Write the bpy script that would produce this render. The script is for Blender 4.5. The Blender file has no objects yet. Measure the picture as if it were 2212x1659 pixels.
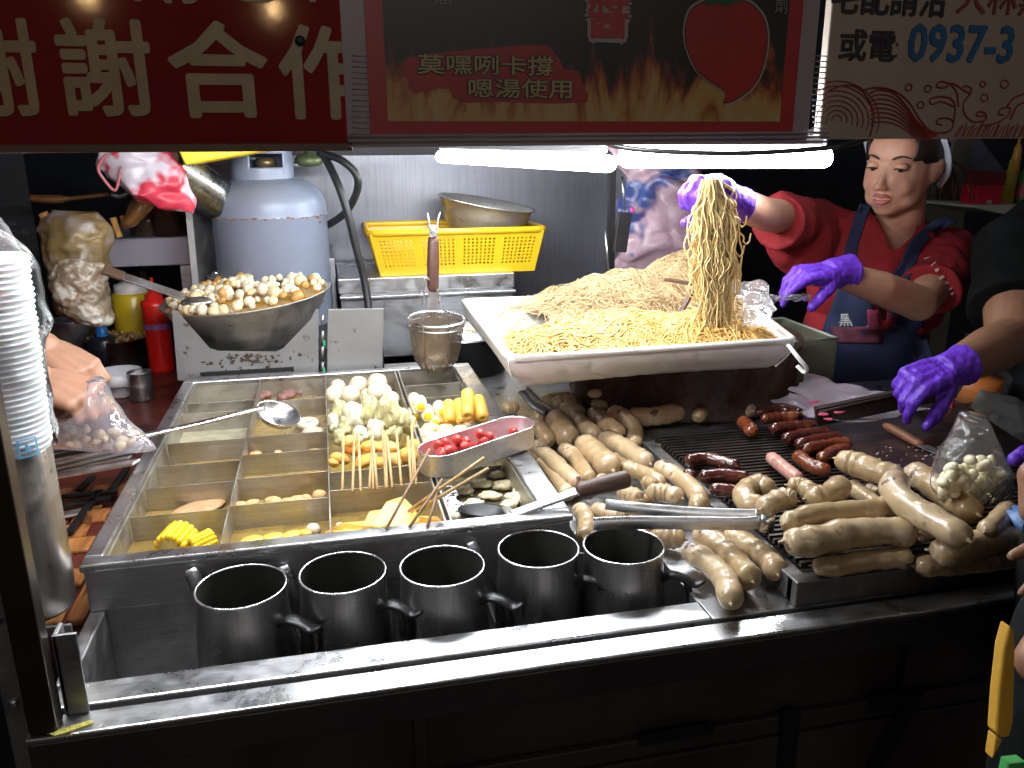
import bpy, math, random
from mathutils import Vector, Matrix, noise
from mathutils.bvhtree import BVHTree
random.seed(7)
S = bpy.context.scene
COL = S.collection
R_ = math.radians
# ---------------------------------------------------------------- camera, world, exposure
FOC, CX, CY = 1775.0, 1106.0, 829.5
YAW, PIT, ROL = R_(12.7), R_(16.3), R_(0.3)
EYE = Vector((0, 0, 1.45))
FW = Vector((math.sin(YAW)*math.cos(PIT), math.cos(YAW)*math.cos(PIT), -math.sin(PIT)))
RT0 = Vector((math.cos(YAW), -math.sin(YAW), 0)); UP0 = RT0.cross(FW)
RT = RT0*math.cos(ROL) - UP0*math.sin(ROL); UP = UP0*math.cos(ROL) + RT0*math.sin(ROL)
cd = bpy.data.cameras.new('camera'); cam = bpy.data.objects.new('camera', cd); COL.objects.link(cam)
cd.sensor_width = 36; cd.lens = 36*FOC/2212; cd.clip_start = 0.05; cd.clip_end = 200
cam.matrix_world = Matrix(((RT.x, UP.x, -FW.x, 0), (RT.y, UP.y, -FW.y, 0), (RT.z, UP.z, -FW.z, 1.45), (0, 0, 0, 1)))
S.camera = cam
w = bpy.data.worlds.new('World'); S.world = w; w.use_nodes = True
bg = w.node_tree.nodes['Background']; bg.inputs[0].default_value = (0.62, 0.64, 0.75, 1); bg.inputs[1].default_value = 0.038
S.view_settings.view_transform = 'Standard'; S.view_settings.look = 'None'
S.view_settings.exposure = 0.35; S.view_settings.gamma = 1
try: S.view_settings.use_curve_mapping = False
except Exception: pass
TUBE_E = 60.0

# surveying helpers: where a sight line of the photograph meets a plane of the place
def ray(px, py): return FW*FOC + RT*(px-CX) - UP*(py-CY)
def AZ(px, py, z):
    d = ray(px, py); return EYE + d*((z-1.45)/d.z)
def AY(px, py, Y):
    d = ray(px, py); return EYE + d*(Y/d.y)
def AD(px, py, D): return EYE + ray(px, py)*(D/FOC)
def inpx(p):
    v = Vector(p)-EYE; return (CX+FOC*v.dot(RT)/v.dot(FW), CY-FOC*v.dot(UP)/v.dot(FW))
def dep(P): return (Vector(P)-EYE).dot(FW)

# ---------------------------------------------------------------- materials
MATS = {}
def nt(name):
    m = bpy.data.materials.new(name); m.use_nodes = True
    return m, m.node_tree, m.node_tree.nodes['Principled BSDF']
def N(t, typ, **k):
    n = t.nodes.new(typ)
    for a, b in k.items(): setattr(n, a, b)
    return n
def coord(t, sc=(1,1,1)):
    tc = N(t, 'ShaderNodeTexCoord'); mp = N(t, 'ShaderNodeMapping'); mp.inputs['Scale'].default_value = sc
    t.links.new(tc.outputs['Object'], mp.inputs[0]); return mp.outputs[0]
def noisen(t, vec, sc, det=4, rough=.6, dist=0):
    n = N(t, 'ShaderNodeTexNoise'); n.inputs['Scale'].default_value = sc; n.inputs['Detail'].default_value = det
    n.inputs['Roughness'].default_value = rough; n.inputs['Distortion'].default_value = dist
    t.links.new(vec, n.inputs['Vector']); return n.outputs['Fac']
def ramp(t, fac, stops, interp='LINEAR'):
    r = N(t, 'ShaderNodeValToRGB'); r.color_ramp.interpolation = interp
    e = r.color_ramp.elements
    while len(e) < len(stops): e.new(0.5)
    for i, (p, c) in enumerate(stops):
        e[i].position = p; e[i].color = tuple(c) + ((1,) if len(c) == 3 else ())
    t.links.new(fac, r.inputs[0]); return r.outputs[0]
def mixc(t, fac, a, b, mode='MIX'):
    m = N(t, 'ShaderNodeMix', data_type='RGBA', blend_type=mode)
    for s, v in ((0, fac), (6, a), (7, b)):
        if hasattr(v, 'links') or hasattr(v, 'is_output'): t.links.new(v, m.inputs[s])
        else: m.inputs[s].default_value = v if s == 0 else (tuple(v) + ((1,) if len(v) == 3 else ()))
    return m.outputs[2]
def bump(t, p, h, st, dist=.002):
    b = N(t, 'ShaderNodeBump'); b.inputs['Strength'].default_value = st; b.inputs['Distance'].default_value = dist
    t.links.new(h, b.inputs['Height']); t.links.new(b.outputs[0], p.inputs['Normal'])
def sc3(c, k): return tuple(min(1, x*k) for x in c)
def mat(name, col, rough=.5, metal=0, var=.15, vs=12, bs=0, bsc=60, bd=.002, sss=0, coat=0, spots=None, stretch=(1,1,1), trans=0, alpha=1, spec=.5, emis=0, ior=None):
    """spots = (colour, scale, threshold, softness)"""
    if name in MATS: return MATS[name]
    m, t, p = nt(name); v = coord(t, stretch)
    n = noisen(t, v, vs, 5)
    c = ramp(t, n, [(.3, sc3(col, 1-var)), (.7, sc3(col, 1+var))])
    if spots:
        for (scol, ssc, th, so) in (spots if isinstance(spots, list) else [spots]):
            n2 = noisen(t, v, ssc, 3, .55)
            f = ramp(t, n2, [(th, (0,0,0)), (min(1, th+so), (1,1,1))])
            c = mixc(t, f, c, scol)
    t.links.new(c, p.inputs['Base Color'])
    r = N(t, 'ShaderNodeMapRange'); r.inputs['To Min'].default_value = max(.02, rough*.8); r.inputs['To Max'].default_value = min(1, rough*1.25)
    t.links.new(noisen(t, v, vs*1.7, 4), r.inputs[0]); t.links.new(r.outputs[0], p.inputs['Roughness'])
    p.inputs['Metallic'].default_value = metal; p.inputs['Specular IOR Level'].default_value = spec
    if ior: p.inputs['IOR'].default_value = ior
    if sss:
        p.inputs['Subsurface Weight'].default_value = sss; p.inputs['Subsurface Radius'].default_value = (.02, .008, .004); p.inputs['Subsurface Scale'].default_value = .4
    if coat: p.inputs['Coat Weight'].default_value = coat; p.inputs['Coat Roughness'].default_value = .08
    if trans: p.inputs['Transmission Weight'].default_value = trans
    if alpha < 1: p.inputs['Alpha'].default_value = alpha
    if emis: p.inputs['Emission Color'].default_value = tuple(col)+(1,); p.inputs['Emission Strength'].default_value = emis
    if bs: bump(t, p, noisen(t, v, bsc, 6), bs, bd)
    MATS[name] = m; return m
def steel(name, col=(.55,.56,.57), rough=.3, br=(1,60,60), grime=.25, gcol=(.10,.075,.05), gth=.56, bs=.15, metal=1, rv=(.65,1.6)):
    if name in MATS: return MATS[name]
    m, t, p = nt(name); v = coord(t); vb = coord(t, br)
    n = noisen(t, vb, 6, 4)
    c = ramp(t, n, [(.3, sc3(col, .85)), (.7, sc3(col, 1.1))])
    g = noisen(t, v, 9, 7, .7, .6)
    f = ramp(t, g, [(gth-.16, (0,0,0)), (gth+.20, (grime,)*3)])
    c = mixc(t, f, c, gcol)
    t.links.new(c, p.inputs['Base Color'])
    sm = noisen(t, v, 22, 5, .65, .3)
    r1 = N(t, 'ShaderNodeMapRange'); r1.inputs[1].default_value = .3; r1.inputs[2].default_value = .7
    r1.inputs['To Min'].default_value = rough*rv[0]; r1.inputs['To Max'].default_value = min(1, rough*rv[1])
    t.links.new(sm, r1.inputs[0])
    ad = N(t, 'ShaderNodeMath', operation='ADD'); t.links.new(r1.outputs[0], ad.inputs[0]); 
    mu = N(t, 'ShaderNodeMath', operation='MULTIPLY'); t.links.new(f, mu.inputs[0]); mu.inputs[1].default_value = .5
    t.links.new(mu.outputs[0], ad.inputs[1]); t.links.new(ad.outputs[0], p.inputs['Roughness'])
    p.inputs['Metallic'].default_value = metal
    if bs:
        mx = N(t, 'ShaderNodeMath', operation='ADD'); t.links.new(n, mx.inputs[0]); t.links.new(noisen(t, v, 5, 3), mx.inputs[1])
        bump(t, p, mx.outputs[0], bs, .001)
    MATS[name] = m; return m
def film(name, col=(.9,.9,.9), base=.12, gloss=.08, white=0, bs=.6, bsc=30, bl=.25):
    """thin clear plastic film: see-through with glossy creases"""
    if name in MATS: return MATS[name]
    m = bpy.data.materials.new(name); m.use_nodes = True; t = m.node_tree; t.nodes.clear()
    out = N(t, 'ShaderNodeOutputMaterial'); tr = N(t, 'ShaderNodeBsdfTransparent'); tr.inputs[0].default_value = (.96,.96,.96,1)
    gl = N(t, 'ShaderNodeBsdfGlossy'); gl.inputs['Roughness'].default_value = gloss; gl.inputs[0].default_value = (1,1,1,1)
    df = N(t, 'ShaderNodeBsdfTranslucent'); df.inputs[0].default_value = tuple(col)+(1,)
    dd = N(t, 'ShaderNodeBsdfDiffuse'); dd.inputs[0].default_value = tuple(col)+(1,)
    v = coord(t); b = N(t, 'ShaderNodeBump'); b.inputs['Strength'].default_value = bs; b.inputs['Distance'].default_value = .004
    t.links.new(noisen(t, v, bsc, 4, .6, 1.2), b.inputs['Height'])
    t.links.new(b.outputs[0], gl.inputs['Normal'])
    lw = N(t, 'ShaderNodeLayerWeight'); lw.inputs['Blend'].default_value = bl; t.links.new(b.outputs[0], lw.inputs['Normal'])
    a = N(t, 'ShaderNodeMath', operation='ADD'); a.inputs[1].default_value = base; t.links.new(lw.outputs['Fresnel'], a.inputs[0])
    m1 = N(t, 'ShaderNodeMixShader'); t.links.new(a.outputs[0], m1.inputs[0]); t.links.new(tr.outputs[0], m1.inputs[1]); t.links.new(gl.outputs[0], m1.inputs[2])
    m0 = N(t, 'ShaderNodeMixShader'); m0.inputs[0].default_value = .5; t.links.new(df.outputs[0], m0.inputs[1]); t.links.new(dd.outputs[0], m0.inputs[2])
    m2 = N(t, 'ShaderNodeMixShader'); m2.inputs[0].default_value = white; t.links.new(m1.outputs[0], m2.inputs[1]); t.links.new(m0.outputs[0], m2.inputs[2])
    t.links.new(m2.outputs[0], out.inputs[0]); MATS[name] = m; return m
def emit(name, col, st):
    m = bpy.data.materials.new(name); m.use_nodes = True; t = m.node_tree; t.nodes.clear()
    e = N(t, 'ShaderNodeEmission'); e.inputs[0].default_value = tuple(col)+(1,); e.inputs[1].default_value = st
    o = N(t, 'ShaderNodeOutputMaterial'); t.links.new(e.outputs[0], o.inputs[0]); return m

# ---------------------------------------------------------------- mesh helpers
WL = {}
def V(*a): return Vector(a if len(a) == 3 else a[0])
def tag(o, label=None, cat=None, group=None, kind=None):
    if label: o['label'] = label
    if cat: o['category'] = cat
    if group: o['group'] = group
    if kind: o['kind'] = kind
    return o
def thing(name, loc, label, cat, group=None, kind=None):
    o = bpy.data.objects.new(name, None); COL.objects.link(o); o.location = V(loc); o.empty_display_size = .05
    WL[o.name] = V(loc); return tag(o, label, cat, group, kind)
def frame_for(d):
    d = d.normalized(); a = Vector((0, 0, 1)) if abs(d.z) < .9 else Vector((1, 0, 0))
    u = d.cross(a).normalized(); return u, d.cross(u).normalized()
class MB:
    def __init__(s): s.v = []; s.f = []; s.mi = []
    def add(s, vs, fs, mi=0):
        b = len(s.v); s.v += [V(x) for x in vs]; s.f += [tuple(i+b for i in f) for f in fs]; s.mi += [mi]*len(fs); return s
    def box(s, a, b, mi=0):
        x0, y0, z0 = a; x1, y1, z1 = b
        return s.add([(x0,y0,z0),(x1,y0,z0),(x1,y1,z0),(x0,y1,z0),(x0,y0,z1),(x1,y0,z1),(x1,y1,z1),(x0,y1,z1)],
                     [(3,2,1,0),(4,5,6,7),(0,1,5,4),(1,2,6,5),(2,3,7,6),(3,0,4,7)], mi)
    def obox(s, c, u, v, w, mi=0):
        c, u, v, w = V(c), V(u), V(v), V(w); P = []
        for k in (-1, 1):
            for (i, j) in ((-1,-1),(1,-1),(1,1),(-1,1)): P.append(c+u*i+v*j+w*k)
        return s.add(P, [(3,2,1,0),(4,5,6,7),(0,1,5,4),(1,2,6,5),(2,3,7,6),(3,0,4,7)], mi)
    def bar(s, a, b, wd, h, up=(0,0,1), mi=0):
        a, b = V(a), V(b); d = b-a; L = d.length/2; d.normalize(); sd = d.cross(V(up)).normalized(); u = sd.cross(d)
        return s.obox((a+b)/2, d*L, sd*(wd/2), u*(h/2), mi)
    def tube(s, pts, r, n=8, cap=True, mi=0, closed=False, flat=1.0, seed=None, up=None):
        pts = [V(p) for p in pts]; m = len(pts); rr = r if isinstance(r, (list, tuple)) else [r]*m
        P = []; u = None
        for i, p in enumerate(pts):
            d = (pts[min(i+1, m-1)] - pts[max(i-1, 0)])
            if closed: d = pts[(i+1) % m]-pts[i-1]
            if d.length < 1e-9: d = Vector((0,0,1))
            d.normalize()
            if u is None:
                u = (V(up) - d*V(up).dot(d)).normalized() if up else frame_for(d)[0]
            else:
                u = (u - d*u.dot(d)); u = u.normalized() if u.length > 1e-6 else frame_for(d)[0]
            w_ = d.cross(u)
            for k in range(n):
                a = 2*math.pi*k/n; P.append(p + (u*math.cos(a) + w_*math.sin(a)*flat)*rr[i])
        F = []
        for i in range(m-1 if not closed else m):
            j = (i+1) % m
            for k in range(n): F.append((i*n+k, i*n+(k+1) % n, j*n+(k+1) % n, j*n+k))
        if cap and not closed: F.append(tuple(range(n-1, -1, -1))); F.append(tuple((m-1)*n+k for k in range(n)))
        return s.add(P, F, mi)
    def lathe(s, prof, c=(0,0,0), n=32, ax=(0,0,1), sx=1, sy=1, mi=0, cap=False, xdir=None):
        c = V(c); ax = V(ax).normalized(); u, w_ = frame_for(ax)
        if xdir is not None: u = (V(xdir)-ax*V(xdir).dot(ax)).normalized(); w_ = ax.cross(u)
        P = []; F = []
        for (r, z) in prof:
            for k in range(n):
                a = 2*math.pi*k/n; P.append(c + ax*z + u*(r*sx*math.cos(a)) + w_*(r*sy*math.sin(a)))
        for i in range(len(prof)-1):
            for k in range(n): F.append((i*n+k, i*n+(k+1) % n, (i+1)*n+(k+1) % n, (i+1)*n+k))
        if cap: F.append(tuple(range(n-1, -1, -1))); F.append(tuple((len(prof)-1)*n+k for k in range(n)))
        return s.add(P, F, mi)
    def grid(s, fn, nu, nv, mi=0, wrap=False):
        P = [fn(i/(nu-1) if not wrap else i/nu, j/(nv-1)) for j in range(nv) for i in range(nu)]
        F = []
        for j in range(nv-1):
            for i in range(nu if wrap else nu-1):
                i2 = (i+1) % nu; F.append((j*nu+i, j*nu+i2, (j+1)*nu+i2, (j+1)*nu+i))
        return s.add(P, F, mi)
    def ell(s, c, r, nu=14, nv=9, rot=None, mi=0):
        c = V(c); r = (r,)*3 if not isinstance(r, (tuple, list)) else r
        P = []; F = []
        def q(x, y, z):
            p = Vector((x*r[0], y*r[1], z*r[2])); return c + (rot @ p if rot else p)
        P.append(q(0,0,-1))
        for j in range(1, nv):
            ph = -math.pi/2 + math.pi*j/nv
            for i in range(nu):
                a = 2*math.pi*i/nu; P.append(q(math.cos(ph)*math.cos(a), math.cos(ph)*math.sin(a), math.sin(ph)))
        P.append(q(0,0,1)); top = len(P)-1
        for i in range(nu): F.append((0, 1+(i+1) % nu, 1+i)); F.append((top, 1+(nv-2)*nu+i, 1+(nv-2)*nu+(i+1) % nu))
        for j in range(nv-2):
            for i in range(nu):
                a = 1+j*nu; F.append((a+i, a+(i+1) % nu, a+nu+(i+1) % nu, a+nu+i))
        return s.add(P, F, mi)
    def prism(s, pts, n, mi=0):
        """polygon (list of 3D pts) pushed by vector n"""
        pts = [V(p) for p in pts]; k = len(pts); n = V(n)
        return s.add(pts + [p+n for p in pts], [tuple(range(k-1, -1, -1)), tuple(range(k, 2*k))] + [(i, (i+1) % k, k+(i+1) % k, k+i) for i in range(k)], mi)
    def jitter(s, amp, sc=20, off=0):
        for i, p in enumerate(s.v):
            s.v[i] = p + noise.noise_vector(p*sc + Vector((off, off*.7, off*.3)))*amp
        return s
    def mesh(s, name, origin):
        me = bpy.data.meshes.new(name); me.from_pydata([tuple(p-origin) for p in s.v], [], s.f); me.update()
        return me
    def build(s, name, m, parent=None, smooth=True, bevel=0, label=None, cat=None, group=None, kind=None, base=True, sub=0, loc=None):
        if parent is None:
            if loc is not None: og = V(loc)
            else:
                n = len(s.v); xs = [p.x for p in s.v]; ys = [p.y for p in s.v]
                og = Vector(((min(xs)+max(xs))/2, (min(ys)+max(ys))/2, min(p.z for p in s.v)))
        else: og = WL[parent.name]
        me = s.mesh(name, og)
        ms = m if isinstance(m, (list, tuple)) else [m]
        for q in ms: me.materials.append(q)
        if len(ms) > 1: me.polygons.foreach_set('material_index', s.mi)
        if smooth: me.polygons.foreach_set('use_smooth', [True]*len(me.polygons))
        if smooth == 'auto':
            try: me.set_sharp_from_angle(angle=R_(38))
            except Exception: pass
        o = bpy.data.objects.new(name, me); COL.objects.link(o)
        if parent is None: o.location = og; WL[o.name] = og
        else: o.parent = parent; WL[o.name] = og
        if bevel:
            b = o.modifiers.new('b', 'BEVEL'); b.width = bevel; b.segments = 2; b.limit_method = 'ANGLE'; b.angle_limit = R_(40)
            try: b.harden_normals = False
            except Exception: pass
        if sub: q = o.modifiers.new('s', 'SUBSURF'); q.levels = sub; q.render_levels = sub
        return tag(o, label, cat, group, kind)
def catmull(pts, n):
    pts = [V(p) for p in pts]
    if len(pts) == 2: return [pts[0].lerp(pts[1], i/(n-1)) for i in range(n)]
    P = [pts[0]*2-pts[1]] + pts + [pts[-1]*2-pts[-2]]; out = []; m = len(pts)-1
    for i in range(n):
        t = i/(n-1)*m; k = min(int(t), m-1); t -= k; a, b, c, d = P[k:k+4]
        out.append(.5*((2*b) + (c-a)*t + (2*a-5*b+4*c-d)*t*t + (3*b-a-3*c+d)*t**3))
    return out
def remesh(mb, voxel, sm=4, smf=.5):
    me = mb.mesh('tmp', Vector((0,0,0))); o = bpy.data.objects.new('tmp', me); COL.objects.link(o)
    r = o.modifiers.new('r', 'REMESH'); r.mode = 'VOXEL'; r.voxel_size = voxel
    if sm: q = o.modifiers.new('s', 'SMOOTH'); q.iterations = sm; q.factor = smf
    bpy.context.view_layer.update(); dg = bpy.context.evaluated_depsgraph_get()
    e = o.evaluated_get(dg).to_mesh(); out = MB()
    out.v = [v.co.copy() for v in e.vertices]; out.f = [tuple(p.vertices) for p in e.polygons]; out.mi = [0]*len(out.f)
    o.evaluated_get(dg).to_mesh_clear(); bpy.data.objects.remove(o); bpy.data.meshes.remove(me)
    return out
def text(s_, size, origin, right, up, m, name, parent, extrude=.0006, offset=0, align='LEFT', xs=1.0, **kw):
    cu = bpy.data.curves.new('t', 'FONT'); cu.body = s_; cu.size = size; cu.extrude = extrude; cu.align_x = align
    cu.resolution_u = 2
    o = bpy.data.objects.new('t', cu); COL.objects.link(o); bpy.context.view_layer.update()
    dg = bpy.context.evaluated_depsgraph_get(); e = o.evaluated_get(dg).to_mesh()
    right = V(right).normalized(); up = V(up).normalized(); nn = right.cross(up); b = MB()
    sh = [(0, 0)] if offset < 1e-6 else [(offset*math.cos(a*math.pi/4), offset*math.sin(a*math.pi/4)) for a in range(8)]+[(0, 0)]
    vv = [v.co.copy() for v in e.vertices]; ff = [tuple(p.vertices) for p in e.polygons]
    for k, (dx, dy) in enumerate(sh):   # a heavier stroke: the same outline struck several times
        b.add([V(origin) + right*((v.x+dx)*xs) + up*(v.y+dy) + nn*(v.z+k*.00001) for v in vv], ff)
    o.evaluated_get(dg).to_mesh_clear(); bpy.data.objects.remove(o)
    return b.build(name, m, parent, smooth=False, **kw)
def dup(o, delta=None, label=None, rot=None):
    c = o.copy(); COL.objects.link(c); WL[c.name] = WL[o.name] + (V(delta) if delta is not None else Vector())
    if delta is not None: c.location = o.location + V(delta)
    if rot is not None: c.rotation_euler = rot
    if label: c['label'] = label
    for ch in list(o.children):
        k = ch.copy(); COL.objects.link(k); k.parent = c; WL[k.name] = WL[ch.name]
        for g in ch.children:
            q = g.copy(); COL.objects.link(q); q.parent = k
    return c

ORD = 'first second third fourth fifth sixth seventh eighth ninth tenth eleventh twelfth thirteenth fourteenth fifteenth sixteenth seventeenth eighteenth nineteenth twentieth'.split()
def ordn(i):
    if i < 20: return ORD[i]
    return ('twenty ' if i < 29 else 'thirtieth' if i == 29 else 'thirty ')+('' if i == 29 else ORD[(i+1) % 10-1])
# ---------------------------------------------------------------- shared materials
ST = steel('stainless_worktop', (.50,.51,.53), .30, gth=.54, grime=.5)
STR = steel('stainless_rail', (.62,.63,.65), .27, gth=.60, grime=.35)
STD = steel('stainless_dim', (.44,.44,.45), .36, gth=.5, grime=.5)
STP = steel('stainless_pot', (.56,.54,.49), .36, gcol=(.2,.14,.07), gth=.55, grime=.5)
STB = steel('brushed_wall', (.185,.192,.215), .45, br=(30,1,1), gth=.68, grime=.2, rv=(.92,1.1))
CHR = steel('polished_steel', (.78,.78,.79), .24, gth=.7, grime=.2, bs=.05)
DARKM = mat('dark_metal', (.035,.035,.037), .4, .6, bs=.2)
BLK = mat('black_plastic', (.012,.012,.013), .35)
WOODH = mat('dark_wood_handle', (.07,.035,.02), .45, var=.4, stretch=(2,2,14), bs=.3)
GAP = mat('shadow_gap', (.01,.01,.01), .9)
# ---------------------------------------------------------------- setting
g = MB(); g.grid(lambda u, v: V(-30+60*u, -25+60*v, 0), 3, 3); g.build('ground', mat('night_asphalt', (.05,.048,.045), .7, vs=3, bs=.5), kind='structure', smooth=False)
b = MB(); b.box((-6, 5.2, 0), (9, 5.3, 3.4)); b.build('backdrop_wall', mat('dark_back_wall', (.030,.036,.046), .8, vs=2, var=.4), kind='structure', smooth=False)

# ---------------------------------------------------------------- cart body and worktop
cart = thing('food_cart', (.3, 1.2, 0), 'stainless steel street food cart with a dark painted front and bright front rails', 'food cart')
X0, X1 = -.315, 1.9
fp = mat('cart_front_paint', (.062,.050,.044), .36, .3, var=.45, vs=4, bs=.25, bsc=8, spots=((.045,.022,.012), 3.5, .52, .2))
b = MB(); b.box((X0, .775, .05), (X1, .79, .884)); b.build('front_panel', fp, cart, bevel=.002, smooth=False)
b = MB(); b.box((X0, .764, .745), (X1, .774, .77)); b.box((X0, .762, .0600), (X1, .7735, .742)); b.build('front_moulding', fp, cart, bevel=.002, smooth=False)
for k in range(2):
    b = MB(); b.box((.06+.62*k, .764, .772), (.075+.62*k, .775, .85)); b.build('front_rib', fp, cart, bevel=.002, smooth=False)
b = MB(); b.box((X0, .752, .893), (X1, .786, .900)); b.build('outer_rail', STR, cart, bevel=.002, smooth=False)
b = MB(); b.box((X0+.001, .7535, .852), (X1, .786, .8925)); b.build('rail_face', mat('rail_face_dark', (.11,.10,.10), .42, .8, var=.3, vs=6), cart, bevel=.002, smooth=False)
b = MB(); b.box((X0, .7865, .87), (X1, .797, .884)); b.build('rail_groove', GAP, cart, smooth=False)
# trough flange, trough walls and floor
b = MB(); b.box((-.305, .797, .885), (.425, .836, .900)); b.build('trough_rim', STR, cart, bevel=.002, smooth=False)
b = MB(); b.box((-.312, .836, .885), (-.295, .992, .900)); b.build('trough_side_rim', STR, cart, bevel=.0015, smooth=False)
b = MB()
b.box((-.297, .834, .755), (-.294, .992, .899)); b.box((.424, .834, .755), (.427, .992, .899))
b.box((-.294, .990, .755), (.424, .993, .8995)); b.box((-.294, .833, .755), (.424, .836, .884))
b.build('trough_wall', STD, cart, smooth=False)
b = MB(); b.box((-.294, .836, .752), (.424, .990, .757)); b.build('trough_floor', STD, cart, smooth=False)
# main worktop right of the pot
b = MB(); b.box((.427, .797, .884), (X1, 1.02, .8985)); b.box((.33, .9925, .884), (.4265, 1.02, .8985)); b.box((.33, 1.0205, .884), (.86, 2.1, .8985)); b.box((.8605, 1.0205, .884), (X1, 1.66, .8985)); b.build('worktop', ST, cart, smooth=False, bevel=.001)
b = MB(); b.box((-.312, 1.86, .80), (.33, 2.1, .8985)); b.build('rear_worktop', STD, cart, smooth=False)
b = MB(); b.box((-.32, .80, .05), (-.312, 2.1, .884)); b.box((1.9, .80, .05), (1.908, 2.1, .884)); b.build('side_panel', STD, cart, smooth=False)
b = MB()
for y in (.752,):
    pts = [AZ(*q, .9012) for q in ((100,1588),(135,1575),(200,1556),(205,1562),(160,1578),(118,1592))]
b.prism(pts, (0,0,.0008)); b.jitter(.002, 90); b.build('yellow_stain', mat('mustard_stain', (.55,.50,.10), .7, var=.4, vs=200, bs=1, bsc=300), cart, smooth=False)
num = mat('number_paint', (.004,.004,.005), .5)
for s_, px in (('1', 1648), ('7', 1878)):
    P0 = AY(px, 1538 if s_ == '1' else 1500, .7605)
    text(s_, .165, (P0.x, .7605, P0.z-.120), (1,0,0), (0,0,1), num, 'numeral', cart, extrude=.0008, offset=.0055, xs=.95)
P0 = AY(1384, 1588, .760); P1 = AY(1542, 1588, .760)
b = MB(); b.box((P0.x, .7600, P0.z-.016), (P1.x, .7616, P0.z)); b.build('painted_dash', num, cart, smooth=False)

# left post and bracket
pst = thing('cart_post', (-.297, .77, .9), 'square steel post at the front left corner of the cart holding up the signs', 'post')
b = MB(); b.box((-.312, .757, .9005), (-.286, .778, 2.2)); b.build('post_tube', mat('brown_post', (.07,.055,.045), .3, .7, var=.3), pst, smooth=False, bevel=.002)
b = MB(); b.box((-.337, .775, .60), (-.3125, .79, 2.2)); b.build('post_edge', STD, pst, smooth=False, bevel=.002)
b = MB(); b.box((-.285, .781, .9005), (-.263, .785, .992)); b.box((-.2855, .781, .9005), (-.281, .806, .992)); b.build('bracket', STD, pst, smooth=False, bevel=.001)
b = MB()
for z in (.93, 1.02): b.ell((-.325, .772, z), (.005,.004,.005))
b.build('bolt', CHR, pst)
ch = thing('hanging_chain', (-.35, .75, .8), 'dark steel chain and hook hanging by the left corner of the cart', 'chain')
for k in range(9):
    z = .99-.024*k; c = V(-.352, .752, z); ring = []
    for a in range(12):
        t = 2*math.pi*a/12; ring.append(c + V(math.cos(t)*.008*(k % 2 == 0), math.cos(t)*.008*(k % 2), math.sin(t)*.015))
    b = MB(); b.tube(ring, .0022, 6, closed=True); b.build('chain_link', STD, ch)

# ---------------------------------------------------------------- oden pot with dividers
pot = thing('oden_pot', (0, 1.4, .9), 'large rectangular stainless pot divided into small compartments of broth', 'pot')
ZR, PX0, PX1, PY0, PY1 = .965, -.315, .306, .980, 1.815
b = MB()
b.box((PX0, PY0, .955), (PX1, 1.004, ZR)); b.box((PX0, 1.795, .955), (PX1, PY1, ZR))
b.box((PX0, 1.0042, .955), (-.292, 1.7948, ZR)); b.box((.268, 1.0042, .955), (PX1, 1.7948, ZR))
b.build('pot_rim', STR, pot, smooth=False, bevel=.0025)
b = MB(); b.box((PX0+.004, PY0+.003, .9005), (PX1-.004, PY0+.006, .9545)); b.build('pot_front_wall', STD, pot, smooth=False, bevel=.001)
b = MB(); b.box((PX0+.004, PY0+.008, .80), (PX0+.007, PY1, .9545)); b.box((PX1-.007, PY0+.008, .80), (PX1-.004, PY1, .9545)); b.build('pot_side_wall', STD, pot, smooth=False)
b = MB(); b.box((-.2925, 1.0035, .83), (-.290, 1.7955, .956)); b.box((.2665, 1.0035, .83), (.269, 1.7955, .956))
b.box((-.29, 1.0015, .83), (.2665, 1.004, .9548)); b.box((-.29, 1.795, .83), (.2665, 1.7975, .9548)); b.build('pot_inner_wall', STP, pot, smooth=False)
b = MB(); b.box((-.30, 1.0, .80), (.27, 1.80, .83)); b.build('pot_floor', STP, pot, smooth=False)
TH = .0018
def wallx(x, t=TH, y0=1.0045, y1=1.7945, z1=.958):
    b = MB(); b.box((x-t/2, y0, .831), (x+t/2, y1, z1)); b.build('divider', STP, pot, smooth=False, bevel=.0004)
def wally(y, xa, xb, z1=.955, t=.0014):
    b = MB(); b.box((xa+.0015, y-t/2, .831), (xb-.0015, y+t/2, z1)); b.build('divider', STP, pot, smooth=False, bevel=.0004)
cx_ = [-.290, -.157, -.018, .138, .2665]
wallx(cx_[1]); wallx(cx_[2]); wallx(cx_[3]-.004, .003, z1=.962); wallx(cx_[3]+.004, .003, z1=.962)
def ypx(px, py): return AZ(px, py, .955).y
for (px, py) in ((470,868),(460,890),(440,953),(430,1001),(410,1047),(390,1108)): wally(ypx(px, py), cx_[0], cx_[1])
for (px, py) in ((650,862),(640,936),(630,975),(625,1025),(620,1082)): wally(ypx(px, py), cx_[1], cx_[2])
for (px, py) in ((800,1013),(800,1052)): wally(ypx(px, py), cx_[2], cx_[3]-.004)
for (px, py) in ((930,830),(930,858)): wally(ypx(px, py), cx_[3]+.004, cx_[4])
wally(ypx(960,985), cx_[3]+.004, cx_[4], z1=.93)
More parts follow.
